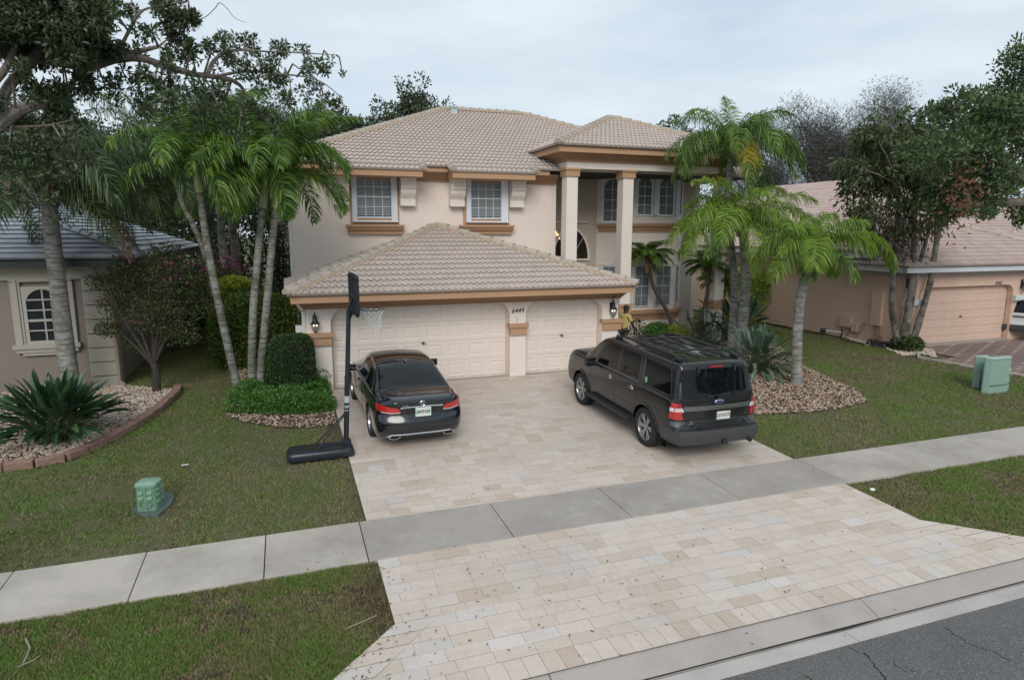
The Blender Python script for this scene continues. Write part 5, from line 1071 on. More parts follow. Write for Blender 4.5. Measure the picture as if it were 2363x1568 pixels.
for i, (px0, px1, py1, top, lb) in enumerate(((2253, 2276, 893, 822, 'left one of the two joined tall green utility cabinets'), (2276, 2326, 903, 825, 'wider right one of the two joined tall green utility cabinets'), (2316, 2330, 898, 850, 'short green cabinet half hidden behind the tall pair'))):
    q_ = gnd((px0+px1)/2, py1); Yc = q_.y; x0_, x1_ = at(px0, py1, Yc).x, at(px1, py1, Yc).x; zt = at((px0+px1)/2, top, Yc).z
    cbn = thing('utility_cabinet', (q_.x, q_.y, q_.z), lb, 'utility cabinet', 'green utility cabinets by the neighbour drive'); r_ = .12; dx_ = .0
    yb = Yc+(.16 if i == 1 else .15); b_ = MB(); b_.prism([(x0_, Yc+.12), (x0_+r_*.6, Yc), (x1_-.1, Yc-.02), (x1_, Yc+.12), (x1_, yb), (x0_, yb)], 'z', q_.z-.05, zt-.05); b_.build('body', gb_, cbn, bevel=.012)
    b_ = MB(); b_.prism([(x0_-.015, Yc+.11), (x0_+r_*.6, Yc-.02), (x1_-.1, Yc-.04), (x1_+.015, Yc+.11), (x1_+.015, yb), (x0_-.015, yb)], 'z', zt-.05, zt); b_.build('lid', M('cabinet_lid', (.34, .46, .40), .5), cbn, bevel=.01)
    b_ = MB(); b_.box(x0_+.08, x1_-.1, Yc-.03, Yc+.02, q_.z+.18, q_.z+.19); b_.build('seam', black, cbn)
    if i == 1:
        b_ = MB()
        for k in range(5): b_.box(x1_-.10, x1_-.05, Yc+.0, Yc+.03, zt-.15-k*.07, zt-.12-k*.07)
        b_.build('warning_label', M('label_white', (.55, .55, .5), .6), cbn)
        b_ = MB(); b_.ball((x1_-.06, Yc+.015, zt-.52), .035, .03, .05, 8); b_.build('rust_patch', M('rust', (.2, .1, .03), .9), cbn)
    if i == 0: b_ = MB(); b_.box(x0_+.12, x0_+.18, Yc-.02, Yc+.02, zt-.42, zt-.32); b_.build('lock', M('label_white', (.55, .55, .5), .6), cbn)
# ================================================================ basketball hoop
bb = M('hoop_black', (.014, .019, .026), .35, var=(3, .3, (.02, .026, .034)))
hp = thing('basketball_hoop', (-.1, -4.6, -.11), 'portable black basketball hoop with white net at the driveway edge', 'basketball hoop')
bz0 = gz(-4.6); 
pt = lambda t: Vector((-.10+.155*t, -4.56+.02*t, bz0+.08+2.62*t))
p = MB(); p.tube([pt(0), pt(.52)], .05, 12); p.build('pole', bb, hp, smooth=True); p = MB(); p.tube([pt(.52), pt(1.02)], .044, 12); p.tube([pt(.51), pt(.53)], .055, 12); p.build('upper_pole', bb, hp, smooth=True)
p = MB(); p.tube([pt(.335), pt(.385)], .0512, 12); p.tube([pt(.275), pt(.28)], .0512, 12); p.build('pole_label', M('label_grey', (.42, .45, .48), .5), hp, smooth=True)
text('label_mark', 'W', .085, M('label_grey', (.42, .45, .48), .5), hp, pt(.305)+Vector((-.004, -.053, 0)), ext=.001, bold=.003)
bs = MB(); x0_, x1_, y0_, y1_ = -1.20, .03, -4.98, -4.36
prof_ = [(0, 0, 0), (.0, 0, .1), (.03, .02, .15), (.05, .04, .165)]
vs = []; 
for (i1, i2, z) in ((.03, .03, 0), (0, 0, .03), (0, 0, .085), (.02, .02, .095), (.02, .02, .12), (.045, .04, .155), (.09, .08, .17)):
    c_ = ((x0_+x1_)/2, (y0_+y1_)/2); P_ = rrect((x1_-x0_)/2-i1, (y1_-y0_)/2-i2, .09, 4); vs.append([(c_[0]+p_[0], c_[1]+p_[1], bz0+z-.01) for p_ in P_])
n = len(vs[0]); bs.add([v for r_ in vs for v in r_], [(j*n+i, j*n+(i+1) % n, (j+1)*n+(i+1) % n, (j+1)*n+i) for j in range(len(vs)-1) for i in range(n)]+[tuple((len(vs)-1)*n+i for i in range(n))])
for k in range(3): bs.box(x0_+.62+.0*k, x1_-.12, y0_+.12+k*.15, y0_+.17+k*.15, bz0+.155, bz0+.175)
bs.build('base', bb, hp, smooth=True)
tr_ = MB(); tr_.lathe([(.0, 0), (.14, 0), (.15, .008), (.0, .008)], (0, 0, 0), 16); tr_.v = [(x0_+.38+v[0]*1.3, y0_+.3+v[1]*.75, bz0+.158+v[2]) for v in tr_.v]; tr_.build('debris_tray', M('wet_leaves', (.03, .025, .012), .3), hp)
p = MB(); p.tube([pt(.26), (x0_+.5, y0_+.06, bz0+.13)], .014, 6); p.build('brace', bb, hp); p = MB(); p.tube([pt(.27), (x0_+.55, y1_-.06, bz0+.15)], .014, 6); p.build('brace', bb, hp)
p = MB(); p.box(-.06-.12, -.06+.06, -4.66, -4.46, bz0+.1, bz0+.22); p.build('pole_socket', bb, hp, bevel=.015)
# backboard: normal (n), along (s)
sdir = Vector((.03, -1, 0)).normalized(); ndir = Vector((1, .03, 0)).normalized(); bc = Vector((.16, -4.55, 2.93)); hw_, hh_ = .53, .36
fr_ = MB(); bar_ = lambda a_, b_, t_=.035, m=None: (m or fr_).tube([bc+sdir*a_[0]+Vector((0, 0, a_[1])), bc+sdir*b_[0]+Vector((0, 0, b_[1]))], t_, 6)
cn = [(-hw_+.06, -hh_), (hw_-.06, -hh_), (hw_, -hh_+.06), (hw_, hh_-.06), (hw_-.06, hh_), (-hw_+.06, hh_), (-hw_, hh_-.06), (-hw_, -hh_+.06)]
for i in range(8): bar_(cn[i], cn[(i+1) % 8])
bk = fr_.build('backboard_frame', bb, hp, smooth=True)
fr_ = MB(); bar_((-.16, -hh_), (-.16, hh_), .022); bar_((.16, -hh_), (.16, hh_), .022); bar_((-hw_, -.05), (hw_, -.05), .022); fr_.build('frame_rib', bb, bk)
fr_ = MB(); fr_.add([bc+ndir*.02+sdir*a_+Vector((0, 0, b_)) for a_, b_ in cn]+[bc+ndir*.026+sdir*a_+Vector((0, 0, b_)) for a_, b_ in cn], [tuple(range(8)), tuple(range(15, 7, -1))]); fr_.build('backboard_panel', glassmat('board_clear', (.5, .52, .54), .35, .1), hp)
fr_ = MB(); 
for dz0 in (-.22, .0):
    fr_.tube([pt(.98)+Vector((0, 0, dz0+.1)), bc-ndir*.04+Vector((0, 0, dz0-.1))+sdir*.1], .018, 6); fr_.tube([pt(.98)+Vector((0, 0, dz0+.1)), bc-ndir*.04+Vector((0, 0, dz0-.1))-sdir*.1], .018, 6)
fr_.build('lift_arm', bb, hp)
rc = bc+ndir*.33+Vector((0, 0, -.30)); rm = MB(); rr_ = .228
rm.tube([rc+Vector((rr_*math.cos(t), rr_*math.sin(t), 0)) for t in [2*math.pi*k/32 for k in range(33)]], .009, 6, cap=False); rm.tube([bc-Vector((0, 0, .3))+sdir*.07, rc-ndir*rr_+sdir*.0], .012, 6); rm.tube([bc-Vector((0, 0, .3))-sdir*.07, rc-ndir*rr_], .012, 6); rm.build('rim', bb, hp, smooth=True)
nb = MB(); nl = 12
def npnt(k, l): 
    rad_ = (.228, .19, .155, .13, .12, .125)[l]; a_ = 2*math.pi*(k+.5*(l % 2))/nl; sw_ = Vector((.02*l*.5, 0, 0)); return rc+Vector((rad_*math.cos(a_), rad_*math.sin(a_), -.075*l+.008*math.sin(k*2.3+l)))+sw_
for k in range(nl):
    for l in range(5): nb.tube([npnt(k, l), npnt(k, l+1)], .0042, 4, cap=False); nb.tube([npnt(k, l), npnt(k-1 if l % 2 == 0 else k+1, l+1)], .0042, 4, cap=False)
nb.build('net', M('net_white', (.6, .62, .62), .8), hp, fix=False)
# ================================================================ trees
def tree(name, label, trunks, bl, k, ln, mat, bmat=bark, group=None, wd=.45, shell=.35, p=2., droop=0, cat='tree', twigs=60, tw=.012, extra=None, leafd=.25):
    """trunks: [(points, radii)]; bl: [(centre, radii, share)]"""
    b0 = trunks[0][0][0]; o = thing(name, tuple(b0), label, cat, group); tb = MB()
    for pts, rd in trunks:
        pts = [Vector(q) for q in pts]; P_ = []; Rr = []; n = 4
        for i in range(len(pts)-1):
            p0, p1, p2, p3 = pts[max(i-1, 0)], pts[i], pts[i+1], pts[min(i+2, len(pts)-1)]
            for j in range(n): t = j/n; P_.append(.5*((2*p1)+(p2-p0)*t+(2*p0-5*p1+4*p2-p3)*t*t+(-p0+3*p1-3*p2+p3)*t**3)); Rr.append((rd[i]*(1-t)+rd[i+1]*t)*random.uniform(.93, 1.07))
        P_.append(pts[-1]); Rr.append(rd[-1]); tb.tube(P_, Rr, 8)
    tb.build('trunk', bmat, o, smooth=True, fix=False)
    Vs = []; tot = sum(b[2] for b in bl); tg = MB(); ends = [Vector(a).lerp(Vector(b), t_) for t in trunks for a, b in zip(t[0][1:-1], t[0][2:]) for t_ in (0, .25, .5, .75, 1)] or [Vector(t[0][-1]) for t in trunks]
    for c, r, s in bl:
        if not hasattr(r, '__len__'): r = (r, r, r*.8)
        n = int(k*s/tot); m = max(3, int(n/45)); cc, _ = blob_pts(m, c, r, shell, p); ids = np.random.randint(0, m, n); sc = .24*min(r)+.12*np.mean(r)
        pts = cc[ids]+rdir(n)*sc*1.15*np.random.rand(n, 1)**.5; d = unit(unit(pts-cc[ids])*.8+rdir(n)*.7+np.array([0, 0, leafd-droop])); Vs.append(leaf_quads(pts, d, rdir(n), ln*np.random.uniform(.7, 1.25, n), ln*wd, .12))
        e = min(ends, key=lambda q: (q-Vector(c)).length); mt = max(1, int(twigs*s/tot)); C0 = Vector(c)
        tg.tube([e, e.lerp(C0, .5)+Vector((0, 0, .1)), C0], [tw*2.6, tw*2, tw*1.4], 5)
        for q in cc[:mt]: q = Vector(q); mid = C0.lerp(q, .5)+Vector((random.uniform(-.1, .1)*r[0], 0, random.uniform(-.05, .15)*r[2])); tg.tube([C0, mid, q], [tw, tw*.7, tw*.35], 4, cap=False)
    tg.build('branches', bmat, o, fix=False)
    fast_mesh('crown', np.concatenate(Vs), 4, mat, o)
    if extra: extra(o)
    return o
random.seed(80); np.random.seed(80)
A9 = lambda x, y, Y=-8.2: at(x/2.821, y/2.821, Y)      # points of the near left oak
c1_ = lambda x, y, r, s=1, Y=-8.2, dy=.0: (tuple(A9(x, y, Y+random.uniform(-.5, .5))), (r/2.821/1483*9.4, r/2.821/1483*9.4*1.1, r/2.821/1483*9.4*.75), s)
T = [([(-5.6, -9.3, -.3), (-5.7, -9.3, 1.5), (-5.5, -9.2, 3.2), (-5.2, -9.0, 4.3)], [.3, .24, .22, .2]),
     ([(-5.2, -9.0, 4.3), A9(-100, 290, -8.8), A9(0, 320, -8.6), A9(240, 370, -8.4), A9(560, 420), A9(700, 400), A9(850, 350), A9(1030, 305)], [.2, .10, .085, .075, .065, .05, .035, .02]),
     ([A9(560, 425), A9(860, 375), A9(1060, 425), A9(1250, 482, -8), A9(1350, 495, -7.9), A9(1500, 520, -7.8), A9(1580, 580, -7.7), A9(1600, 680, -7.7), A9(1750, 790, -7.6)], [.05, .045, .04, .036, .032, .028, .02, .014, .007]),
     ([A9(1350, 495, -7.9), A9(1390, 400, -7.8), A9(1500, 330, -7.7), A9(1700, 335, -7.6), A9(1950, 345, -7.5), A9(2190, 360, -7.4)], [.028, .024, .018, .013, .009, .004]),
     ([A9(1400, 500, -7.9), A9(1600, 465, -7.7), A9(1800, 480, -7.6), A9(2060, 520, -7.5), A9(2230, 640, -7.4)], [.02, .016, .012, .009, .004]),
     ([A9(-20, 720, -8.8), A9(60, 560, -8.7), A9(170, 440, -8.6), A9(290, 250, -8.5), A9(300, 120, -8.4), A9(330, -60, -8.4)], [.06, .055, .05, .045, .035, .02]),
     ([A9(-60, 560, -8.9), A9(40, 440, -8.8), A9(100, 260, -8.8), A9(60, 60, -8.8)], [.04, .035, .025, .015]),
     ([A9(-60, 860, -9), A9(60, 760, -8.9), A9(150, 710, -8.8), A9(300, 675, -8.7)], [.07, .065, .055, .04]),
     ([A9(-30, 870, -9), A9(100, 830, -8.9), A9(280, 820, -8.8), A9(460, 785, -8.7)], [.018, .014, .010, .005]),
     ([A9(760, 360), A9(820, 240), A9(890, 110), A9(950, 60), A9(1090, 30), A9(1210, 10)], [.022, .02, .017, .013, .01, .005]),
     ([A9(-30, 1150, -9), A9(60, 1220, -9), A9(150, 1290, -9), A9(255, 1320, -9)], [.016, .012, .009, .005]),
     ([A9(1280, 132, -7.8), A9(1340, 110, -7.8), A9(1400, 55, -7.8), A9(1430, 20, -7.8), A9(1480, 60, -7.8), A9(1530, 120, -7.8), A9(1605, 150, -7.8)], [.005, .005, .005, .005, .004, .003, .002]),
     ([A9(1000, 80, -7.9), A9(1150, 110, -7.9), A9(1290, 130, -7.8)], [.008, .007, .004])]
B_ = []
for x in range(-80, 640, 95):
    for y in range(-60, 330, 90): B_.append(c1_(x+random.uniform(-30, 30), y+random.uniform(-30, 30), 95, 1.6, -8.6))
B_ += [c1_(x, y, r, s) for x, y, r, s in ((700, 120, 90, .35), (760, 280, 90, .5), (660, 330, 80, .5), (560, 520, 90, .5), (420, 560, 80, .4), (820, 60, 60, .25), (1100, 60, 80, .7), (1180, 150, 80, .8), (1150, 240, 80, .8), (1050, 30, 60, .5), (1240, 90, 50, .4),
     (900, 330, 90, .4), (1050, 480, 80, .5), (1150, 330, 80, .5), (950, 220, 80, .3), (1300, 300, 60, .3), (1420, 330, 80, .5), (1250, 560, 90, .4))]
B_ += [c1_(x, y, r, s, -7.6) for x, y, r, s in ((1500, 420, 90, .55), (1450, 260, 55, .18), (1620, 300, 75, .35), (1700, 420, 90, .55), (1820, 360, 90, .5), (1960, 330, 60, .16), (1680, 520, 90, .5), (1850, 500, 90, .45), (2000, 560, 80, .35), (2090, 400, 60, .15), (2080, 640, 70, .22), (2200, 700, 60, .2), (1480, 620, 100, .5), (1380, 680, 90, .4), (1250, 420, 60, .2), (2230, 490, 25, .03), (1950, 450, 70, .2), (1560, 250, 50, .12))]
B_ += [c1_(x, y, r, s, -8.3) for x, y, r, s in ((640, 500, 90, .45), (700, 600, 90, .35), (820, 520, 80, .4), (900, 640, 90, .35), (1000, 560, 80, .35), (1050, 700, 90, .3), (1150, 640, 80, .35), (1300, 780, 90, .35), (1450, 760, 90, .35), (1600, 720, 80, .3), (1700, 760, 70, .25), (1800, 800, 70, .2), (1550, 860, 80, .2), (450, 620, 90, .5), (300, 640, 90, .5), (150, 600, 90, .5), (500, 800, 90, .4), (300, 800, 90, .5), (100, 820, 90, .5), (2050, 480, 60, .2), (1900, 620, 70, .25))]
B_ += [c1_(x, y, r, s, -8.9) for x, y, r, s in ((60, 950, 110, .9), (200, 1000, 110, .9), (330, 1060, 90, .7), (120, 1100, 110, .8), (300, 900, 80, .5), (420, 1130, 80, .4), (40, 1280, 90, .4), (180, 1250, 80, .3), (430, 950, 80, .4), (520, 1080, 80, .3), (40, 700, 60, .25), (250, 560, 80, .5), (80, 480, 80, .3), (380, 720, 90, .4), (150, 1420, 60, .08), (380, 1440, 60, .1))]
tree('live_oak', 'near live oak whose limbs reach in over the top left', T, B_, 54000, .064, oakL, bmat=M('oak_limb', (.20, .17, .14), .95, var=(8, .7, (.11, .09, .075)), bump=(45, 1, .03), mot=[(5, .5, (.30, .28, .25), .5, .72)]), wd=.38, twigs=500, tw=.0055, leafd=.1)
# right oak
random.seed(81); np.random.seed(81)
A4 = lambda x, y, Y=-4.5: at((2500+x/2.411)/1.2591, (50+y/2.411)/1.2591, Y)
T = [([(21.5, -5, -.2), (21.3, -5, 2), A4(1260, 1230), A4(1120, 1130), A4(1010, 1020), A4(975, 960), A4(960, 860)], [.34, .3, .22, .2, .17, .14, .1]),
     ([A4(1260, 1290), A4(1000, 1300), A4(880, 1300), A4(820, 1310)], [.13, .11, .09, .05]), ([A4(1100, 1230), A4(900, 1200), A4(780, 1175), A4(700, 1150)], [.09, .07, .05, .03])]
B_ = [(tuple(A4(x, y, -4.5+random.uniform(-1, 1))), (r/2.411/1.2591/1483*26,)*2+(r/2.411/1.2591/1483*26*.8,), s) for x, y, r, s in
      ((1160, 260, 110, 1), (1160, 420, 130, 1.2), (1060, 560, 130, 1.3), (920, 620, 120, 1.2), (780, 650, 110, 1), (640, 660, 90, .7), (580, 650, 50, .3), (720, 760, 130, 1.2), (880, 780, 130, 1.3), (1040, 740, 130, 1.3), (1160, 700, 130, 1.2), (640, 860, 110, 1), (800, 920, 130, 1.2), (560, 960, 110, .9), (420, 960, 80, .6), (720, 1060, 120, 1),
       (900, 1060, 110, 1), (1100, 900, 120, 1), (600, 1160, 100, .8), (520, 1240, 80, .6), (700, 1250, 100, .7), (850, 1200, 100, .7), (1000, 1180, 100, .6), (1100, 1320, 80, .5), (780, 1350, 70, .4), (560, 1330, 70, .4), (1130, 1420, 40, .15), (920, 1330, 60, .3), (1160, 1000, 120, .8), (640, 1390, 40, .15))]
def deadc(o): n = 240; fast_mesh('dead_leaves', leaf_quads(np.array(A4(710, 1250, -5.6))+np.random.normal(0, 1, (n, 3))*np.array([.28, .2, .4]), rdir(n), rdir(n), .13, .06), 4, M('dead_oak_leaf', (.14, .065, .03), .8), o)
tree('live_oak', 'spreading oak filling the upper right corner, with one brown dead cluster', T, B_, 21000, .125, LM('oak_leaf_mid', [(.03, .055, .025), (.055, .085, .035), (.08, .12, .045), (.12, .17, .06)], .5, .25), wd=.45, twigs=260, tw=.014, extra=deadc)
# multi-trunk tree at the salmon house
random.seed(82); np.random.seed(82); y = -.9
b = gnd(2085, 806); N1 = lambda x, yy, Y=None: at(x, yy, b.y if Y is None else Y)
T = [([(b.x-.2, b.y, -.1), N1(2061, 740), N1(2057, 690), N1(2063, 600), N1(2070, 520), N1(2074, 430)], [.12, .1, .095, .085, .075, .05]), ([(b.x, b.y+.1, -.1), N1(2090, 740), N1(2100, 680), N1(2108, 580), N1(2107, 500), N1(2112, 420)], [.13, .11, .1, .09, .07, .04]),
     ([(b.x, b.y, 0), N1(2104, 690), N1(2118, 620), N1(2135, 560), N1(2150, 500)], [.09, .085, .07, .06, .04]), ([(b.x+.15, b.y-.1, -.1), N1(2122, 735), N1(2146, 650), N1(2157, 580), N1(2167, 510), N1(2175, 450)], [.12, .11, .1, .095, .085, .06])]
B_ = [(tuple(N1(x, yy, b.y+random.uniform(-.7, .7))), (r/1483*29, r/1483*29, r/1483*29*.95), s) for x, yy, r, s in ((2010, 300, 28, .8), (2045, 290, 28, .8), (2110, 290, 36, 1.2), (2140, 320, 36, 1), (2000, 370, 45, 1.4), (2050, 370, 50, 1.6), (2100, 380, 50, 1.6), (2150, 390, 50, 1.4), (1990, 430, 45, 1.1), (2050, 440, 55, 1.5), (2120, 450, 55, 1.4), (2190, 400, 45, 1), (2200, 450, 40, .8), (2160, 480, 40, .8), (1965, 385, 25, .3), (2000, 490, 30, .5), (2080, 500, 35, .6), (2190, 500, 28, .4))]
def dry(o): n = 1500; c = np.array([N1(x, yy) for x, yy in ((2010, 505), (2050, 520), (2085, 515), (2030, 545), (2100, 540), (2130, 520), (2070, 560), (1985, 520))])[np.random.randint(0, 8, n)]; fast_mesh('drying_leaves', leaf_quads(c+np.random.normal(0, .33, (n, 3)), unit(rdir(n)*.6-np.array([0, 0, 1.])), rdir(n), .2, .06), 4, LM('drying_leaf', [(.05, .05, .03), (.10, .085, .055), (.16, .12, .09)], .6, .2), o)
tree('umbrella_tree', 'tall tree with several mottled trunks and drooping dark leaves before the salmon garage', T, B_, 8500, .24, shefL, bmat=M('mottled_bark', (.20, .175, .15), .95, bump=(25, 1, .03), var=(3, .9, (.045, .04, .035), .45, .6), mot=[(5, .5, (.42, .39, .35), .58, .68)]), wd=.3, droop=1.1, twigs=120, tw=.016, extra=dry)
n = 500; 
bush('tree_base_plant', 'small green tuft round the foot of the mottled trunks', (b.x, b.y-.1, .18), (.5, .4, .24), 1300, .16, shefL)
# background trees (far)
random.seed(83); np.random.seed(83)
def far(label, cx_, cy_, w, h, Y, k, ln, mat, seed, group='distant trees behind the houses', name='background_tree', sparse=.35):
    random.seed(seed); np.random.seed(seed); c = at(cx_, cy_, Y); s = (c-Vector(CAM)).length/1483; W2, H2 = w*s/2, h*s/2; bl = []
    for i in range(22):
        a_ = random.uniform(0, 6.28); rr = math.sqrt(random.random())*.72; r = random.uniform(.3, .45)*min(W2, H2)*1.15; bl.append(((c.x+W2*rr*math.cos(a_), Y+random.uniform(-.3, .3)*W2, c.z+H2*rr*math.sin(a_)), (r*1.15, r, r), 1))
    z0 = 0; T_ = [([(c.x, Y, -.1), (c.x+.2, Y, (c.z-H2)*.6), (c.x, Y, c.z-H2*.3)], [.3, .24, .15])]
    for j in range(4): T_.append(([(c.x, Y, max(.8, (c.z-H2)*.7)), (c.x+random.uniform(-.4, .4)*W2, Y, c.z-H2*.3), (c.x+random.uniform(-.8, .8)*W2, Y, c.z+H2*random.uniform(.1, .6))], [.14, .09, .04]))
    return tree(name, label, T_, bl, k, ln, mat, group=group, wd=.11 if (mat is greyT and ln > .4) else .45, shell=sparse, twigs=1400 if mat is greyT else 300, tw=.014)
far('dark oak top showing over the left end of the main roof ridge', 940, 300, 190, 170, 26, 7000, .26, oakFar, 1)
far('dark oak just left of the roof, behind the palm fronds', 800, 310, 190, 150, 25, 7000, .26, oakFar, 2)
far('wispy treetop peeping over the porch roof', 1560, 320, 130, 95, 30, 2600, .24, oakFar, 3)
far('large grey leafless-looking tree right of the tall palms', 1900, 370, 260, 240, 34, 34000, .42, greyT, 4)
far('grey thinning tree behind the umbrella tree', 2050, 350, 220, 240, 36, 28000, .42, greyT, 5)
far('broad grey-green tree seen through the porch pillars', 1735, 440, 200, 190, 33, 20000, .42, greyT, 6)
far('pale background tree between the left palms', 370, 430, 220, 200, 40, 7000, .26, greyT, 7)
far('dark background tree over the grey-roofed house', 120, 400, 300, 260, 36, 9000, .3, oakFar, 8)
far('background tree behind the left pair of palms', 620, 400, 260, 230, 30, 9000, .27, oakFar, 9)
far('background tree above the salmon roof at right', 2230, 420, 260, 220, 38, 8000, .27, oakFar, 10)
for i in range(16):
    px = -250+i*190; far(('distant tree %s' % ['left of the grey roof', 'beyond the grey roof', 'behind the side yard', 'behind the side yard palms', 'behind the main house', 'behind the garage wing', 'behind the window wall', 'behind the roof ridge', 'behind the entry', 'behind the porch', 'behind the tall palms', 'behind the leaning palm', 'beyond the salmon ridge', 'beyond the salmon roof', 'beyond the right oak', 'at the far right edge'][i])+' on the horizon', px, 490, 230, 150, 60, 2600, .5, oakFar, 20+i, group='low trees on the horizon')
far('dense green tree filling the gap left of the leaning palm', 330, 400, 300, 260, 22, 22000, .2, oakFar, 11)
far('dense green tree directly behind the leaning palm crown', 470, 380, 240, 260, 24, 18000, .2, oakFar, 12)
far('dense green tree touching the left edge of the main roof', 640, 360, 260, 240, 25, 18000, .2, oakFar, 13)
far('tree between the umbrella tree and the salmon roof ridge', 1980, 400, 160, 160, 38, 10000, .42, greyT, 14)
# oak across the street, behind the camera: mirrored in the car windows
random.seed(84); np.random.seed(84)
for TX, TY, TS, lb in ((24, -33, 1.5, 'broad street oak across the road, behind the viewer'), (36, -31, 1.3, 'second street oak across the road, further right')):
  T = [([(14, -34, -.4), (14, -34, 2.5), (14.2, -34, 4)], [.4, .32, .3])]+[([(14.2, -34, 3.6), (14+dx*.5, -34+dy*.5, 5.5), (14+dx, -34+dy, 7.5)], [.2, .14, .07]) for dx, dy in ((-3.5, 0), (3.5, 1), (-1, -2), (1.5, 2), (0, 0))]
  mv = lambda p: (TX+(p[0]-14)*TS, TY+(p[1]+34)*TS, p[2]*TS); T = [([mv(p) for p in P__], rr__) for P__, rr__ in T]
  tree('live_oak', lb, T, [(mv((14+random.uniform(-4.5, 4.5), -34+random.uniform(-3, 3), random.uniform(5, 9.5))), (2.2, 2.2, 1.6), 1) for i in range(16)], 12000, .3, oakFar, twigs=150, tw=.02)
# ================================================================ cars
def pchip(xs, ys, xq):
    xs = np.array(xs, float); ys = np.array(ys, float); h = np.diff(xs); d = np.diff(ys)/h; m = np.zeros(len(xs)); m[0] = d[0]; m[-1] = d[-1]
    for i in range(1, len(xs)-1):
        if d[i-1]*d[i] > 0: w1 = 2*h[i]+h[i-1]; w2 = h[i]+2*h[i-1]; m[i] = (w1+w2)/(w1/d[i-1]+w2/d[i])
    i = np.clip(np.searchsorted(xs, xq)-1, 0, len(xs)-2); t = (xq-xs[i])/h[i]
    return ys[i]*(1+2*t)*(1-t)**2+m[i]*h[i]*t*(1-t)**2+ys[i+1]*t*t*(3-2*t)+m[i+1]*h[i]*t*t*(t-1)
def car_body(st, name, mat, root, axles, wr, belly, shape, dy=.05):
    st = np.array(st, float); L_ = st[-1, 0]; yq = np.unique(np.concatenate([np.arange(0, L_, dy), [.015, .03, L_-.02, L_-.045, L_]])); c = [pchip(st[:, 0], st[:, j], yq) for j in range(1, 9)]
    rings = []
    for i, y in enumerate(yq):
        hw, zb, zbelt, hwb, zt, ge, ze, ty = [q[i] for q in c]
        zm = zb+(zbelt-zb)*.5
        P = [(0, zb), (hw*.8, zb), (hw*.955, zb+.06), (hw*.985, zb+.2), (hw, zm+.05), (hw*.5+hwb*.5, zbelt-.10), (hwb, zbelt-.015), (hwb-.035, zbelt+.015), (hwb+(ge-hwb)*.55-.0, zbelt+(ze-zbelt)*.55), (ge+.012, ze-.02), (ge-.06, ze+(zt-ze)*.45), (ge*.5, zt-(zt-ze)*.16), (0, zt)]
        Q = []
        for k in range(len(P)-1):
            p0 = P[max(k-1, 0)] if k > 0 else (-P[1][0], P[1][1]); p1, p2 = P[k], P[k+1]; p3 = P[k+2] if k+2 < len(P) else (-P[k][0], P[k][1])
            for s in range(4):
                t = s/4; t2 = t*t; t3 = t2*t; Q.append(tuple((.5*((2*p1[a])+(p2[a]-p0[a])*t*.8*1.25+(2*p0[a]-5*p1[a]+4*p2[a]-p3[a])*t2+(-p0[a]+3*p1[a]-3*p2[a]+p3[a])*t3)) for a in (0, 1)))
        Q.append(P[-1]); rings.append([(-x, y, z) for x, z in Q]+[(x, y, z) for x, z in Q[::-1][1:]])
    n = len(rings[0]); zc0 = (st[0, 2]+st[0, 5])/2; zc1 = (st[-1, 2]+st[-1, 5])/2
    front = [[(x*s, L_+.03*(1-s), zc1+(z-zc1)*s) for x, y, z in rings[-1]] for s in (.8, .5, .2, .02)]
    rear = [[(x*s, -.012*(1-s), zc0+(z-zc0)*s) for x, y, z in rings[0]] for s in (.02, .15, .3, .45, .6, .75, .88, .96)]
    rings = rear+rings+front
    V = np.array([p for r in rings for p in r]); V = shape(V)
    F = [(j*n+i, j*n+(i+1) % n, (j+1)*n+(i+1) % n, (j+1)*n+i) for j in range(len(rings)-1) for i in range(n)]
    F += [tuple(range(n)), tuple(range((len(rings)-1)*n, len(rings)*n))[::-1]]
    inside = np.zeros(len(V), bool); 
    for (ya, za) in axles:
        d = np.hypot(V[:, 1]-ya, V[:, 2]-za); ins = (d < wr) & (np.abs(V[:, 0]) > .55); inside |= ins
    full = BVHTree.FromPolygons([tuple(v) for v in V], F)
    F2 = [f for f in F if not all(inside[i] for i in f)]
    for (ya, za) in axles:
        dyv = V[:, 1]-ya; dzv = V[:, 2]-za; d = np.hypot(dyv, dzv); ins = (d < wr) & (np.abs(V[:, 0]) > .55) & (d > 1e-6)
        V[ins, 1] = ya+dyv[ins]/d[ins]*wr; V[ins, 2] = za+dzv[ins]/d[ins]*wr
    mb = MB(); mb.add(V, F2, .5); o = mb.build(name, mat, root, smooth=True, fix=False, ang=50)
    return o, full
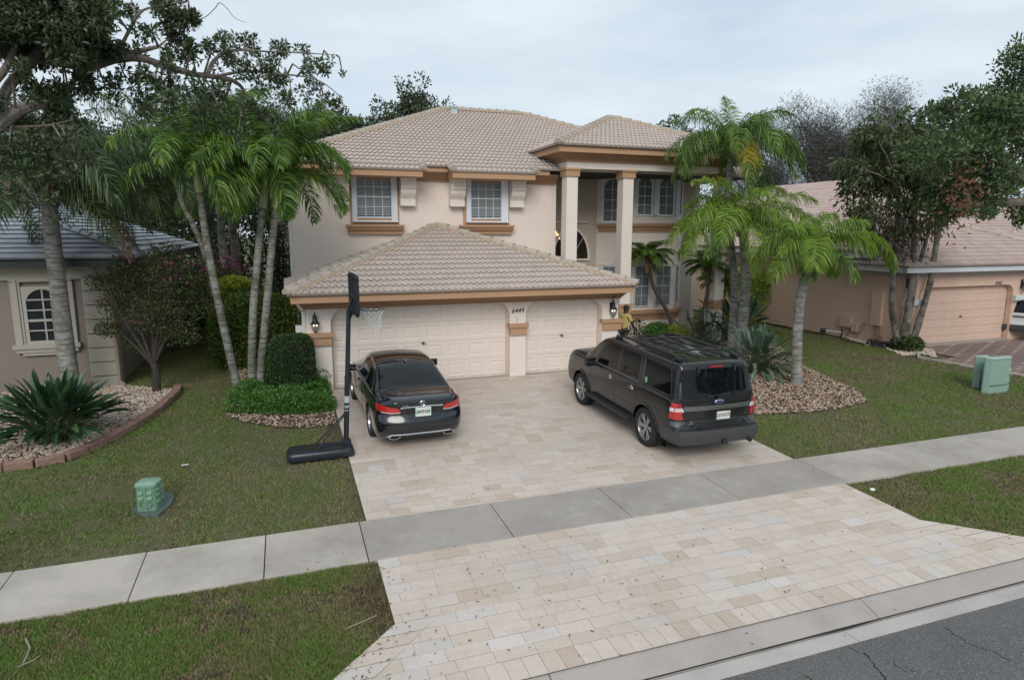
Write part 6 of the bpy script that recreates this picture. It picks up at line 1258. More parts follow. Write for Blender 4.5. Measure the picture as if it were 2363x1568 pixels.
class Car:
    def __init__(s, root, bvh): s.root = root; s.b = bvh
    def hit(s, p, d):
        h = s.b.ray_cast(Vector(p), Vector(d)); return h
    def pt(s, view, a, b, off):
        if view == 'rear': o, d = (a, -3, b), (0, 1, 0)
        elif view == 'left': o, d = (-3, a, b), (1, 0, 0)
        elif view == 'right': o, d = (3, a, b), (-1, 0, 0)
        elif view == 'top': o, d = (a, b, 4), (0, 0, -1)
        elif view == 'front': o, d = (a, 9, b), (0, -1, 0)
        loc, nr, _, _ = s.hit(o, d)
        if loc is None: return None
        if nr.dot(Vector(d)) > 0: nr = -nr
        return loc+nr*off
    def patch(s, name, mat, view, lo, hi, off=.004, nu=16, nv=8, parent=None, thick=True):
        """surface decal between two polylines lo and hi in the view plane"""
        def rs(P, n):
            P = [Vector(p) for p in P]; L_ = [0]
            for a, b in zip(P[:-1], P[1:]): L_.append(L_[-1]+(b-a).length)
            out = []
            for k in range(n+1):
                t = L_[-1]*k/n; i = max(j for j in range(len(L_)) if L_[j] <= t+1e-9); i = min(i, len(P)-2); out.append(P[i].lerp(P[i+1], min(1, (t-L_[i])/max(L_[i+1]-L_[i], 1e-9))))
            return out
        A, B = rs(lo, nu), rs(hi, nu); vs = []; 
        for j in range(nv+1):
            for i in range(nu+1):
                q = A[i].lerp(B[i], j/nv); p = s.pt(view, q[0], q[1], off)
                vs.append(p)
        last = next(v for v in vs if v is not None); 
        for i in range(len(vs)):
            if vs[i] is None: vs[i] = last
            last = vs[i]
        mb = MB(); mb.add(vs, [(j*(nu+1)+i, j*(nu+1)+i+1, (j+1)*(nu+1)+i+1, (j+1)*(nu+1)+i) for j in range(nv) for i in range(nu)], .5)
        if thick:
            bd = [i for i in range(nu+1)]+[j*(nu+1)+nu for j in range(1, nv+1)]+[nv*(nu+1)+i for i in range(nu-1, -1, -1)]+[j*(nu+1) for j in range(nv-1, 0, -1)]
            cen = sum((v for v in vs), Vector())/len(vs); base = len(mb.v)
            dirs = {'rear': (0, 1, 0), 'left': (1, 0, 0), 'right': (-1, 0, 0), 'top': (0, 0, -1), 'front': (0, -1, 0)}[view]
            ex = [vs[i]+Vector(dirs)*(off+.01) for i in bd]; m = len(bd)
            mb.v += [tuple(e) for e in ex]; mb.f += [(bd[i], bd[(i+1) % m], base+(i+1) % m, base+i) for i in range(m)]; mb.r += [.5]*m
        return mb.build(name, mat, parent or s.root, smooth=True, fix=True, ang=40)
    def line(s, name, mat, view, pts, rad=.004, off=.0, parent=None, close=False):
        out = []; P = [Vector(p) for p in pts]+([Vector(pts[0])] if close else [])
        for a, b in zip(P[:-1], P[1:]):
            n = max(2, int((b-a).length/.05))
            for k in range(n): q = a.lerp(b, k/n); p = s.pt(view, q[0], q[1], off); out += [p] if p is not None else []
        q = P[-1]; p = s.pt(view, q[0], q[1], off); out += [p] if p is not None else []
        mb = MB(); mb.tube(out, rad, 5); return mb.build(name, mat, parent or s.root, fix=False)
rubber = M('tyre_rubber', (.015, .015, .016), .85, bump=(60, .2))
alloy = M('alloy', (.42, .42, .43), .3, .85)
chrome = M('chrome', (.75, .76, .78), .12, 1.)
seam = M('panel_gap', (.003, .003, .004), .6)
tint = M('tinted_glass', (.004, .005, .006), .02, spec=.3)
mglass = M('mirror_dark', (.05, .06, .07), .05, .8)
redl = M('tail_light_red', (.42, .012, .015), .12, coat=1., var=(9, .3, (.25, .004, .006)))
redb = M('tail_light_bright', (.65, .03, .02), .12, coat=1.)
clearl = M('lens_clear', (.6, .45, .45), .15, coat=.8)
blackp = M('black_plastic', (.018, .019, .021), .5, bump=(90, .15))
platew = M('plate_white', (.62, .68, .66), .4); plateg = M('plate_green', (.01, .17, .10), .5); orange = M('plate_orange', (.55, .18, .03), .5)
def wheel(root, x, y, r, w, spokes, side, style):
    mb = MB(); ri = r*.66; h = w/2
    mb.lathe([(ri, -h*.8), (ri+.02, -h), (r*.93, -h), (r*.985, -h*.72), (r, -h*.3), (r, h*.3), (r*.985, h*.72), (r*.93, h), (ri+.02, h), (ri, h*.8)], (x, y, r), 36, axis='x'); mb.f = mb.f[:-2]; mb.r = mb.r[:-2]
    wo = mb.build('wheel', rubber, root, smooth=True, fix=False)
    s = side; rm = MB(); xf = x+s*h*.72
    rm.lathe([(ri*1.03, -h*.9*s), (ri*1.03, h*.86*s), (ri*.97, h*.88*s), (ri*.93, h*.6*s), (ri*.9, -h*.5*s)], (x, y, r), 36, axis='x'); rm.f = rm.f[:-2]; rm.r = rm.r[:-2]
    for k in range(spokes):
        t0 = 2*math.pi*k/spokes; dd = (.12, -.12) if style == 'pair' else (0,)
        for dl in dd:
            a, b = t0+dl*.5, t0+dl*1.15; wi, wo_ = .05*ri/.25, (.042 if style == 'pair' else .075)*ri/.25
            pi_ = [(ri*.14, a), (ri*.97, b)]; vs = []
            for (rr, t), ww in zip(pi_, (wi*.75, wo_)):
                for dx in (0, -.025*s):
                    for sg in (-1, 1):
                        ww2 = ww*.5*sg; vs.append((xf+dx-.02*s*(rr < ri*.3), y+rr*math.cos(t)-ww2*math.sin(t), r+rr*math.sin(t)+ww2*math.cos(t)))
            rm.add(vs, [(0, 1, 5, 4), (2, 6, 7, 3), (0, 4, 6, 2), (1, 3, 7, 5), (0, 2, 3, 1), (4, 5, 7, 6)])
    rm.lathe([(0.0, -.03*s), (ri*.2, -.03*s), (ri*.2, .0), (.0, .006*s)], (xf, y, r), 16, axis='x')
    rm.build('rim', alloy, wo, smooth=True, fix=False, ang=30)
    bk = MB(); bk.lathe([(0, 0), (ri*.92, 0), (ri*.92, .01), (0, .01)], (x+s*h*.05, y, r), 24, axis='x'); bk.build('brake_disc', M('brake_dark', (.03, .03, .032), .5, .5), wo)
    return wo
def plate(root, c, w, h, t1, t2, green):
    mb = MB(); x, y, z = c; mb.box(x-w/2, x+w/2, y, y+.012, z-h/2, z+h/2); p = mb.build('licence_plate', platew, root, bevel=.004)
    fr = MB()
    for a, b, e, f in ((-w/2-.008, w/2+.008, h/2-.002, h/2+.012), (-w/2-.008, w/2+.008, -h/2-.012, -h/2+.002), (-w/2-.008, -w/2, -h/2, h/2), (w/2, w/2+.008, -h/2, h/2)): fr.box(x+a, x+b, y-.004, y+.012, z+e, z+f)
    fr.build('plate_frame', chrome if not green else platew, p)
    cm = plateg if green else M('plate_grey_text', (.10, .16, .15), .5)
    text('plate_text', t1, h*.62, cm, p, (x-w*.27, y-.003, z-h*.02), ext=.001, sx=.78, bold=.002); text('plate_text', t2, h*.62, cm, p, (x+w*.28, y-.003, z-h*.02), ext=.001, sx=.78, bold=.002)
    o_ = MB(); o_.ball((x, y, z-.005), .022, .004, .03, 10); o_.ball((x+.012, y-.001, z+.012), .018, .004, .018, 8); o_.build('orange_emblem', orange, p, smooth=True)
    s_ = MB(); s_.box(x+w*.3, x+w*.44, y-.002, y, z+h*.36, z+h*.48); s_.build('plate_sticker', M('sticker_yellow', (.6, .45, .05), .5), p)
    return p
def arches(root, axles, wr, hw):
    for ya, za in axles:
        for s in (-1, 1):
            mb = MB(); vs = []; m = 20
            for x in (.5, hw-.03):
                for k in range(m+1): t = -.5+(math.pi+1.)*k/m; vs.append((s*x, ya+(wr+.004)*math.cos(t), za+(wr+.004)*math.sin(t)))
            mb.add(vs, [(k, k+1, m+1+k+1, m+1+k) for k in range(m)]+[tuple(range(m+1))]); mb.build('wheel_well', seam, root, fix=False)
def mirror(c, paint, x, y, z, s, w=.22, h=.15, d=.1):
    mb = MB(); mb.obox((x+s*w*.55, y, z), (w, d, h), (0, 0, -.15*s)); mb.tube([(x-s*.03, y+.03, z-.05), (x+s*.08, y+.02, z-.05)], .025, 6); o = mb.build('wing_mirror', paint, c.root, bevel=.025, smooth=True)
    g_ = MB(); g_.obox((x+s*w*.57, y-d*.52, z), (w*.84, .006, h*.78), (0, 0, -.15*s)); g_.build('mirror_glass', mglass, o); return o
# ---- sedan
navy = M('navy_paint', (.005, .008, .015), .2, .3, coat=1., spec=.5)
SD = thing('sedan', (1.33, -4.97, gz(-4.97)), 'dark navy four-door sedan parked nose-in before the double garage door', 'car', rz=.022, local=True); SD.rotation_euler = (.024, 0, .022); SD.scale = (.955, 1, 1)
stS = [(0, .80, .30, .90, .735, .985, .60, .965, 0), (.06, .86, .24, .93, .80, 1.03, .64, 1.01, 0), (.18, .895, .21, .945, .84, 1.055, .67, 1.035, 0), (.35, .915, .2, .955, .865, 1.07, .69, 1.045, 0), (.66, .925, .2, .962, .88, 1.088, .76, 1.062, 0), (.95, .927, .2, .966, .885, 1.20, .725, 1.155, 0), (1.25, .927, .2, .966, .887, 1.315, .68, 1.262, 0), (1.6, .927, .2, .966, .887, 1.42, .645, 1.36, 0), (2.2, .927, .2, .962, .887, 1.47, .635, 1.402, 0), (2.75, .927, .2, .958, .887, 1.452, .63, 1.38, 0), (3.1, .927, .2, .955, .885, 1.38, .61, 1.29, 0), (3.45, .927, .2, .95, .882, 1.22, .66, 1.14, 0), (3.78, .926, .2, .94, .876, 1.03, .74, .985, 0), (4.2, .922, .2, .90, .85, .965, .72, .93, 0), (4.6, .895, .22, .80, .79, .86, .64, .825, 0), (4.82, .80, .27, .66, .69, .71, .52, .68, 0), (4.88, .68, .34, .56, .58, .60, .42, .58, 0)]
AX = [(1.13, .335), (4.0, .335)]
def shS(V):
    V = V.copy(); y = V[:, 1]; x = V[:, 0]; z = V[:, 2]
    f = np.clip(1-y/.45, 0, 1)**1.3; fz = np.interp(z, [.2, .30, .40, .58, .66, .74, .86, .95, 1.0, 1.1], [.10, .03, -.03, -.04, .0, .035, .02, -.02, -.03, .02]); V[:, 1] = y+f*(fz+.20*(np.abs(x)/.9)**3.2)
    f = np.clip((y-4.2)/.68, 0, 1)**1.5; V[:, 1] -= f*.22*(np.abs(x)/.9)**2.5; return V
body, bv = car_body(stS, 'body', navy, SD, AX, .375, .2, shS); c = Car(SD, bv); arches(SD, AX, .375, .91)
for ya, za in AX:
    for s in (-1, 1): wheel(SD, s*.80, ya, .335, .235, 5, s, 'pair')
rg = c.patch('rear_window', tint, 'top', [(-.72, .70), (-.3, .655), (0, .65), (.3, .655), (.72, .70)], [(-.58, 1.52), (-.2, 1.56), (.2, 1.56), (.58, 1.52)], .004, 20, 12)
c.patch('roof_glass_band', M('roof_glass', (.008, .008, .009), .06, coat=1.), 'top', [(-.5, 1.70), (.5, 1.70)], [(-.5, 2.75), (.5, 2.75)], .003, 12, 12); c.patch('windscreen', tint, 'top', [(-.58, 2.95), (0, 3.0), (.58, 2.95)], [(-.7, 3.66), (0, 3.78), (.7, 3.66)], .004)
for vw, s in (('left', -1), ('right', 1)):
    c.patch('side_window', tint, vw, [(1.42, 1.005), (2.02, .995)], [(1.58, 1.22), (1.75, 1.30), (2.02, 1.345)], .003); c.patch('side_window', tint, vw, [(2.08, .995), (3.28, .98)], [(2.08, 1.35), (2.55, 1.36), (2.85, 1.30), (3.02, 1.2), (3.24, 1.02)], .003)
    c.patch('quarter_window', tint, vw, [(1.12, 1.01), (1.36, 1.008)], [(1.22, 1.07), (1.48, 1.2)], .003, 5, 4)
    c.line('window_trim', chrome, vw, [(1.05, .99), (2.0, .978), (3.35, .965)], .006, .002)
    c.line('window_trim', M('dark_chrome', (.25, .26, .27), .25, .9), vw, [(1.05, 1.0), (1.25, 1.15), (1.55, 1.29), (2.0, 1.375), (2.5, 1.385), (2.9, 1.31)], .005, .002)
    c.line('door_seam', seam, vw, [(2.05, .97), (2.05, .45), (2.05, .3)], .0035); c.line('door_seam', seam, vw, [(3.25, .95), (3.28, .6), (3.22, .3)], .0035); c.line('door_seam', seam, vw, [(1.25, .97), (1.35, .75), (1.5, .6), (1.55, .33), (3.2, .3)], .0035)
    c.line('body_crease', navy, vw, [(1.5, .83), (2.4, .81), (3.4, .77)], .006)
    for yy in (1.62, 2.62):
        p = c.pt(vw, yy, .86, .0); m_ = MB(); m_.tube([p+Vector((0, -.10, 0)), p+Vector((s*.03, -.08, 0)), p+Vector((s*.035, .06, 0)), p+Vector((0, .09, 0))], .013, 6); m_.build('door_handle', navy, SD, smooth=True)
    mirror(c, navy, s*.90, 3.12, 1.02, s)
    # tail lamps wrapping the corner
    t_ = c.patch('tail_light', redl, 'rear', [(s*.44, .765), (s*.62, .755), (s*.80, .78)], [(s*.44, .815), (s*.50, .86), (s*.66, .90), (s*.80, .935)], .006, 14, 6)
    c.patch('lens_strip', clearl, 'rear', [(s*.44, .768), (s*.62, .757), (s*.80, .78)], [(s*.44, .785), (s*.62, .777), (s*.80, .80)], .009, 10, 2, parent=t_)
    for k in range(2): c.patch('light_bar', redb, 'rear', [(s*.48, .81+k*.045), (s*.78, .83+k*.055)], [(s*.48, .825+k*.045), (s*.78, .85+k*.055)], .009, 10, 1, parent=t_)
    t2 = c.patch('tail_light_side', redl, vw, [(.14, .79), (.30, .82)], [(.14, .925), (.40, .935)], .006, 8, 6)
    c.patch('reflector', redb, vw, [(.50, .40), (.58, .40)], [(.50, .415), (.58, .415)], .003, 2, 1)
    c.patch('head_light', M('lens_head', (.5, .52, .55), .1, coat=1.), 'front', [(s*.42, .58), (s*.72, .6)], [(s*.42, .68), (s*.74, .73)], .006, 8, 4)
# rear details
c.line('boot_seam', seam, 'rear', [(-.435, .98), (-.435, .75), (-.41, .70), (-.33, .665), (.33, .665), (.41, .70), (.435, .75), (.435, .98)], .004, .001)
c.line('boot_chrome_bar', chrome, 'rear', [(-.435, .862), (-.2, .878), (.2, .878), (.435, .862)], .013, .004)
c.patch('plate_recess', M('navy_shade', (.008, .010, .015), .3, .3, coat=.6), 'rear', [(-.30, .70), (.30, .70)], [(-.36, .84), (.36, .84)], .003, 10, 3)
p0 = c.pt('rear', 0, .775, .0); plate(SD, (0.02, p0.y-.022, .772), .305, .155, 'GMT', '5B0', True)
p1 = c.pt('rear', 0, .935, .0); st_ = MB(); Rr = .052; bc_ = Vector((0, p1.y-.012, .945)); n = 24
st_.tube([bc_+Vector((Rr*math.cos(t), -.004, Rr*math.sin(t))) for t in [2*math.pi*k/n for k in range(n+1)]], .0055, 6, cap=False)
for k in range(3): t = math.pi/2+2*math.pi*k/3; st_.tube([bc_, bc_+Vector((Rr*math.cos(t), -.002, Rr*math.sin(t)))], [.009, .003], 5)
st_.build('boot_badge', chrome, SD, smooth=True)
p1 = c.pt('rear', -.34, .92, .0); text('boot_lettering', 'E 350', .048, chrome, SD, (-.345, p1.y-.006, .905), ext=.003, sx=1.15, bold=.001)
ex = c.line('bumper_chrome', chrome, 'rear', [(-.70, .30), (-.60, .335), (0, .345), (.60, .335), (.70, .30)], .012, .004)
c.patch('diffuser', blackp, 'rear', [(-.62, .235), (.62, .235)], [(-.60, .325), (.60, .325)], .003, 12, 3)
for s in (-1, 1):
    p = c.pt('rear', s*.56, .285, 0); m_ = MB(); m_.lathe([(.04, .06), (.052, .06), (.052, -.03), (.044, -.03), (.04, .04)], (0, 0, 0), 16, axis='y'); m_.v = [(s*.56+v[0]*2.3, p.y-.0+v[1], .285+v[2]*.85) for v in m_.v]; m_.f = m_.f[:-2]; m_.r = m_.r[:-2]; e = m_.build('exhaust_tip', chrome, SD, smooth=True, fix=False)
    m_ = MB(); m_.ball((s*.56, p.y+.02, .285), .095, .01, .036, 10); m_.build('exhaust_hole', seam, e)
c.line('bumper_crease', navy, 'rear', [(-.76, .47), (-.4, .50), (.4, .50), (.76, .47)], .006)
c.line('bumper_seam', seam, 'rear', [(-.78, .70), (-.46, .69)], .003); c.line('bumper_seam', seam, 'rear', [(.78, .70), (.46, .69)], .003)
p = c.pt('top', 0, 1.64, 0); m_ = MB(); m_.tube([p+Vector((0, -.07, 0)), p+Vector((0, -.05, .05)), p+Vector((0, .0, .04)), p+Vector((0, .09, .0))], [.01, .014, .022, .012], 8); m_.build('roof_aerial', navy, SD, smooth=True)
# ---- big SUV
def make_suv(root, paint, full=True):
    stU = [(0, .93, .46, 1.12, .905, 1.82, .745, 1.765, 0), (.06, .965, .42, 1.15, .94, 1.855, .775, 1.80, 0), (.2, .985, .40, 1.18, .96, 1.875, .785, 1.815, 0), (.6, .995, .38, 1.20, .967, 1.885, .79, 1.82, 0), (1.5, 1.0, .38, 1.205, .968, 1.89, .79, 1.825, 0), (2.9, 1.0, .38, 1.20, .966, 1.885, .79, 1.815, 0), (3.2, .998, .38, 1.195, .965, 1.855, .785, 1.775, 0), (3.5, .997, .38, 1.19, .962, 1.73, .79, 1.65, 0), (3.85, .995, .38, 1.185, .955, 1.46, .85, 1.38, 0), (4.05, .992, .38, 1.18, .945, 1.31, .88, 1.25, 0), (4.6, .985, .40, 1.17, .935, 1.275, .86, 1.235, 0), (5.0, .975, .42, 1.11, .92, 1.23, .84, 1.18, 0), (5.18, .94, .45, .96, .88, 1.12, .80, 1.08, 0), (5.25, .86, .5, .82, .80, .97, .72, .93, 0)]
    AXU = [(1.10, .40), (4.12, .40)]
    def shU(V):
        V = V.copy(); y = V[:, 1]; x = V[:, 0]; z = V[:, 2]; f = np.clip(1-y/.6, 0, 1); fz = np.interp(z, [.4, .5, .62, .68, .75, 1.15, 1.25, 1.6, 1.8, 1.9], [.02, -.06, -.07, -.03, .04, .05, .06, .17, .22, .20])
        V[:, 1] = y+f*fz+np.clip(1-y/.35, 0, 1)*.12*(np.abs(x)/.95)**4; f = np.clip((y-4.6)/.65, 0, 1)**1.5; V[:, 1] -= f*.18*(np.abs(x)/.9)**3; return V
    body, bv = car_body(stU, 'body', paint, root, AXU, .455, .3, shU, dy=.06); c = Car(root, bv); arches(root, AXU, .455, .97)
    for ya, za in AXU:
        for s in (-1, 1): wheel(root, s*.86, ya, .40, .27, 6, s, 'pair')
    rw = c.patch('rear_window', tint, 'rear', [(-.885, 1.225), (0, 1.21), (.885, 1.225)], [(-.765, 1.74), (0, 1.755), (.765, 1.74)], .006, 18, 8)
    br = c.patch('brake_light', M('brake_light', (.30, .01, .02), .3), 'rear', [(-.16, 1.768), (.16, 1.768)], [(-.15, 1.80), (.15, 1.80)], .012, 6, 2)
    for sx in (-.42, .42): p = c.pt('rear', sx, 1.74, 0); m_ = MB(); m_.obox(p+Vector((0, -.02, 0)), (.035, .03, .12), (-.2, 0, .1)); m_.build('hatch_hinge', blackp, root, bevel=.006)
    p = c.pt('rear', 0, 1.26, 0); q = c.pt('rear', .34, 1.275, 0); m_ = MB(); m_.tube([p+Vector((-.3, -.02, .0)), q+Vector((0, -.02, .02))], .010, 5); m_.tube([q+Vector((0, 0, 0)), q+Vector((0, -.04, 0))], .03, 8); m_.build('rear_wiper', black, root)
    for vw, s in (('left', -1), ('right', 1)):
        c.patch('side_window', tint, vw, [(.34, 1.265), (1.28, 1.255)], [(.46, 1.70), (1.36, 1.735)], .003); c.patch('side_window', tint, vw, [(1.52, 1.255), (1.78, 1.25)], [(1.60, 1.735), (1.78, 1.74)], .003); c.patch('side_window', tint, vw, [(1.805, 1.25), (2.34, 1.245)], [(1.805, 1.74), (2.34, 1.745)], .003); c.patch('side_window', tint, vw, [(2.45, 1.245), (3.55, 1.23)], [(2.45, 1.745), (3.0, 1.73), (3.2, 1.64), (3.52, 1.27)], .003)
        c.line('window_trim', M('dark_trim', (.02, .02, .022), .3), vw, [(.30, 1.245), (1.33, 1.235), (1.42, 1.75), (.47, 1.72)], .008, .0, close=True); c.line('window_trim', M('grey_trim', (.15, .16, .17), .4), vw, [(1.48, 1.232), (3.62, 1.212)], .008, .002)
        for pts in ([(1.44, 1.80), (1.44, 1.15), (1.52, .8), (1.56, .45)], [(2.40, 1.80), (2.40, .8), (2.40, .45)], [(3.60, 1.2), (3.62, .9), (3.58, .45)], [(1.6, .48), (3.55, .48)]): c.line('door_seam', seam, vw, pts, .0045)
        c.line('door_crease', M('crease_dark', (.02, .02, .021), .3, .4, coat=.5), vw, [(1.6, .72), (3.55, .70)], .006, .001)
        for yy in (1.66, 2.62):
            p = c.pt(vw, yy, 1.07, .0); m_ = MB(); m_.ball(p, .012, .075, .045, 10); hc = m_.build('door_handle', chrome, root, smooth=True); m_ = MB(); m_.tube([p+Vector((s*.015, -.09, 0)), p+Vector((s*.04, -.05, 0)), p+Vector((s*.04, .05, 0)), p+Vector((s*.015, .09, 0))], .014, 6); m_.build('handle_grip', chrome, hc, smooth=True)
        mirror(c, blackp, s*.97, 3.42, 1.24, s, .24, .20, .13)
        for ya in (1.10, 4.12):     # arch lips
            P = []; 
            for k in range(25): t = .06+(math.pi-.12)*k/24; rr = .475; P.append(Vector((s*(1.0), ya+rr*math.cos(t), .40+rr*math.sin(t))))
            P = [(c.pt(vw, q.y, q.z, .0) or q) for q in P]; m_ = MB(); m_.tube(P, .026, 6); m_.build('wheel_arch_trim', paint, root, smooth=True)
        m_ = MB(); m_.prism([(s*.82, .40), (s*1.10, .395), (s*1.12, .43), (s*1.10, .455), (s*.9, .47)], 'y', 1.62, 3.60); m_.build('running_board', blackp, root, bevel=.01)
        t_ = c.patch('tail_light', redl, 'rear', [(s*.80, .83), (s*.925, .84)], [(s*.81, 1.14), (s*.92, 1.13)], .014, 5, 8); t2 = c.patch('tail_light_side', redl, vw, [(.10, .84), (.25, .86)], [(.12, 1.13), (.23, 1.14)], .014, 6, 8)
        c.patch('reversing_lens', clearl, 'rear', [(s*.80, .99), (s*.925, .985)], [(s*.80, 1.06), (s*.925, 1.055)], .016, 4, 2, parent=t_); c.patch('reversing_lens', M('lens_silver', (.6, .6, .6), .25), vw, [(.10, .985), (.245, .99)], [(.11, 1.055), (.24, 1.06)], .016, 4, 2, parent=t2)
        c.patch('bumper_corner', M('step_grey', (.075, .08, .085), .45), vw, [(.08, .70), (.22, .72)], [(.08, .80), (.22, .80)], .006, 4, 3)
        # rails
        z0 = 1.91; m_ = MB(); m_.tube([(s*.66, .42, 1.87), (s*.66, .50, z0), (s*.66, .7, z0+.03), (s*.66, 2.6, z0+.035), (s*.66, 2.85, z0), (s*.66, 2.98, 1.86)], [.03, .034, .03, .028, .028, .02], 6); m_.build('roof_rail', blackp, root, smooth=True)
        for yy in (.52, 2.85): m_ = MB(); m_.obox((s*.66, yy, 1.895), (.07, .2, .07), (0, 0, 0)); m_.build('rail_foot', blackp, root, bevel=.015)
        c.patch('head_light', M('lens_head', (.5, .52, .55), .1, coat=1.), 'front', [(s*.55, .80), (s*.82, .82)], [(s*.55, .98), (s*.82, .97)], .008, 6, 4)
    for yy in (.95, 2.25): m_ = MB(); m_.tube([(-.66, yy-.04, 1.94), (0, yy, 1.955), (.66, yy-.04, 1.94)], .022, 6); m_.build('cross_bar', blackp, root, smooth=True)
    for k in range(7):
        x_ = -.5+k*.167
        for (ya, yb) in ((.55, 1.0), (1.2, 1.75), (1.95, 2.5)): a = c.pt('top', x_, ya, .004); b = c.pt('top', x_, yb, .004); m_ = MB(); m_.box(x_-.008, x_+.008, ya, yb, min(a.z, b.z)-.004, max(a.z, b.z)+.006); m_.build('roof_strip', alloy if k % 2 else blackp, root)
    c.patch('sunroof', tint, 'top', [(-.35, 2.3), (.35, 2.3)], [(-.35, 2.85), (.35, 2.85)], .003, 6, 4)
    c.patch('windscreen', tint, 'top', [(-.70, 3.22), (0, 3.25), (.70, 3.22)], [(-.80, 3.92), (0, 4.02), (.80, 3.92)], .004)
    c.line('hatch_seam', seam, 'rear', [(-.86, 1.75), (-.865, 1.2), (-.77, 1.12), (-.765, .72), (.765, .72), (.77, 1.12), (.865, 1.2), (.86, 1.75)], .005, .001)
    bt = c.patch('hatch_trim_bar', M('satin_silver', (.22, .23, .235), .3, .8), 'rear', [(-.765, 1.00), (.765, 1.00)], [(-.765, 1.085), (.765, 1.085)], .016, 14, 2)
    # bumper
    m_ = MB(); cornice(m_, [(-.985, .55), (-.985, .2), (-.90, -.05), (-.6, -.10), (.6, -.10), (.90, -.05), (.985, .2), (.985, .55)], [(-.03, .38, .42), (.0, .47, .62), (-.012, .655, .66)]); bp_ = m_.build('rear_bumper', M('bumper_grey', (.05, .052, .055), .4), root, fix=False, smooth=True)
    m_ = MB(); m_.prism([(-.93, .1), (-.86, -.045), (-.6, -.09), (.6, -.09), (.86, -.045), (.93, .1), (.85, .2), (-.85, .2)], 'z', .6, .668); m_.build('bumper_step_pad', blackp, bp_, bevel=.01)
    m_ = MB()
    for k in range(5): m_.box(-.55, .55, -.11+k*.035, -.095+k*.035, .672, .682)
    m_.build('bumper_tread', blackp, bp_)
    if full:
        p0 = c.pt('rear', .0, .88, 0); plate(root, (.10, p0.y-.02, .885), .31, .155, 'LBT', 'X70', False)
        ov = MB(); p1 = c.pt('rear', 0, 1.14, 0); ov.ball((0.0, p1.y-.004, 1.145), .105, .012, .042, 14); b_ = ov.build('oval_badge', chrome, root, smooth=True); ov = MB(); ov.ball((0.0, p1.y-.010, 1.145), .092, .010, .034, 14); ov.build('badge_face', M('badge_blue', (.01, .03, .16), .3, coat=.5), b_, smooth=True)
        text('badge_script', 'Ford', .058, chrome, b_, (0, p1.y-.022, 1.146), ext=.001, shear=.4, sx=1.15)
        p2 = c.pt('rear', .0, 1.04, 0); text('hatch_lettering', 'EXPEDITION', .062, chrome, bt, (.10, p2.y-.017, 1.043), ext=.002, sx=1.75)
        p3 = c.pt('rear', -.62, .77, 0); text('small_badge', 'XLT', .035, chrome, root, (-.62, p3.y-.004, .80), ext=.002, sx=1.2); text('small_badge', 'FLEX FUEL', .022, chrome, root, (-.62, p3.y-.004, .765), ext=.002, sx=1.2)
        text('small_badge', 'EcoBoost', .03, chrome, root, (.62, p3.y-.004, .86), ext=.002, sx=1.1)
        c.line('hatch_grip', seam, 'rear', [(-.28, .775), (-.2, .76), (.3, .76), (.38, .775)], .006)
        m_ = MB(); m_.box(.28-.25, .38-.25, -.13, .1, .36, .45); m_.build('tow_hitch', blackp, root, bevel=.008); m_ = MB(); m_.tube([(.62, .35, .40), (.66, .0, .40), (.68, -.12, .38)], .045, 12); e = m_.build('exhaust_tip', M('exhaust_metal', (.12, .12, .12), .35, .9), root, smooth=True); m_ = MB(); m_.ball((.681, -.122, .38), .036, .006, .036, 10); m_.build('exhaust_hole', seam, e)
        c.patch('window_sticker', M('sticker_green', (.15, .5, .32), .5), 'left', [(1.18, 1.29), (1.25, 1.29)], [(1.20, 1.39), (1.27, 1.39)], .006, 2, 2)
        c.line('fuel_door', seam, 'left', [(.62+.09*math.cos(t), .95+.09*math.sin(t)) for t in [k*math.pi/8 for k in range(17)]], .004)
        fl = MB(); fl.box(-.75, .75, .1, 4.9, .33, .42); fl.build('underbody', seam, root)
    return c
grey = M('graphite_paint', (.020, .020, .021), .22, .3, coat=.5, spec=.35)
SU = thing('large_suv', (6.50, -7.24, gz(-7.24)), 'dark grey full-size SUV with roof rails parked on the right of the driveway', 'car', local=True); SU.rotation_euler = (.024, 0, -.012); SU.scale = (.955, 1, 1)
make_suv(SU, grey)
wp = M('white_paint', (.6, .62, .63), .3, coat=1.)
WS = thing('white_car', (27.2, -2.2, -.05), 'white car at the right edge, only its rear corner in the frame', 'car', local=True); WS.rotation_euler = (0, 0, -1.15); WS.scale = (.88, .88, .88)
p = gnd(2350, 800)
WS.location = (p.x+1.45, p.y+1.0, gz(p.y))
make_suv(WS, wp, False)
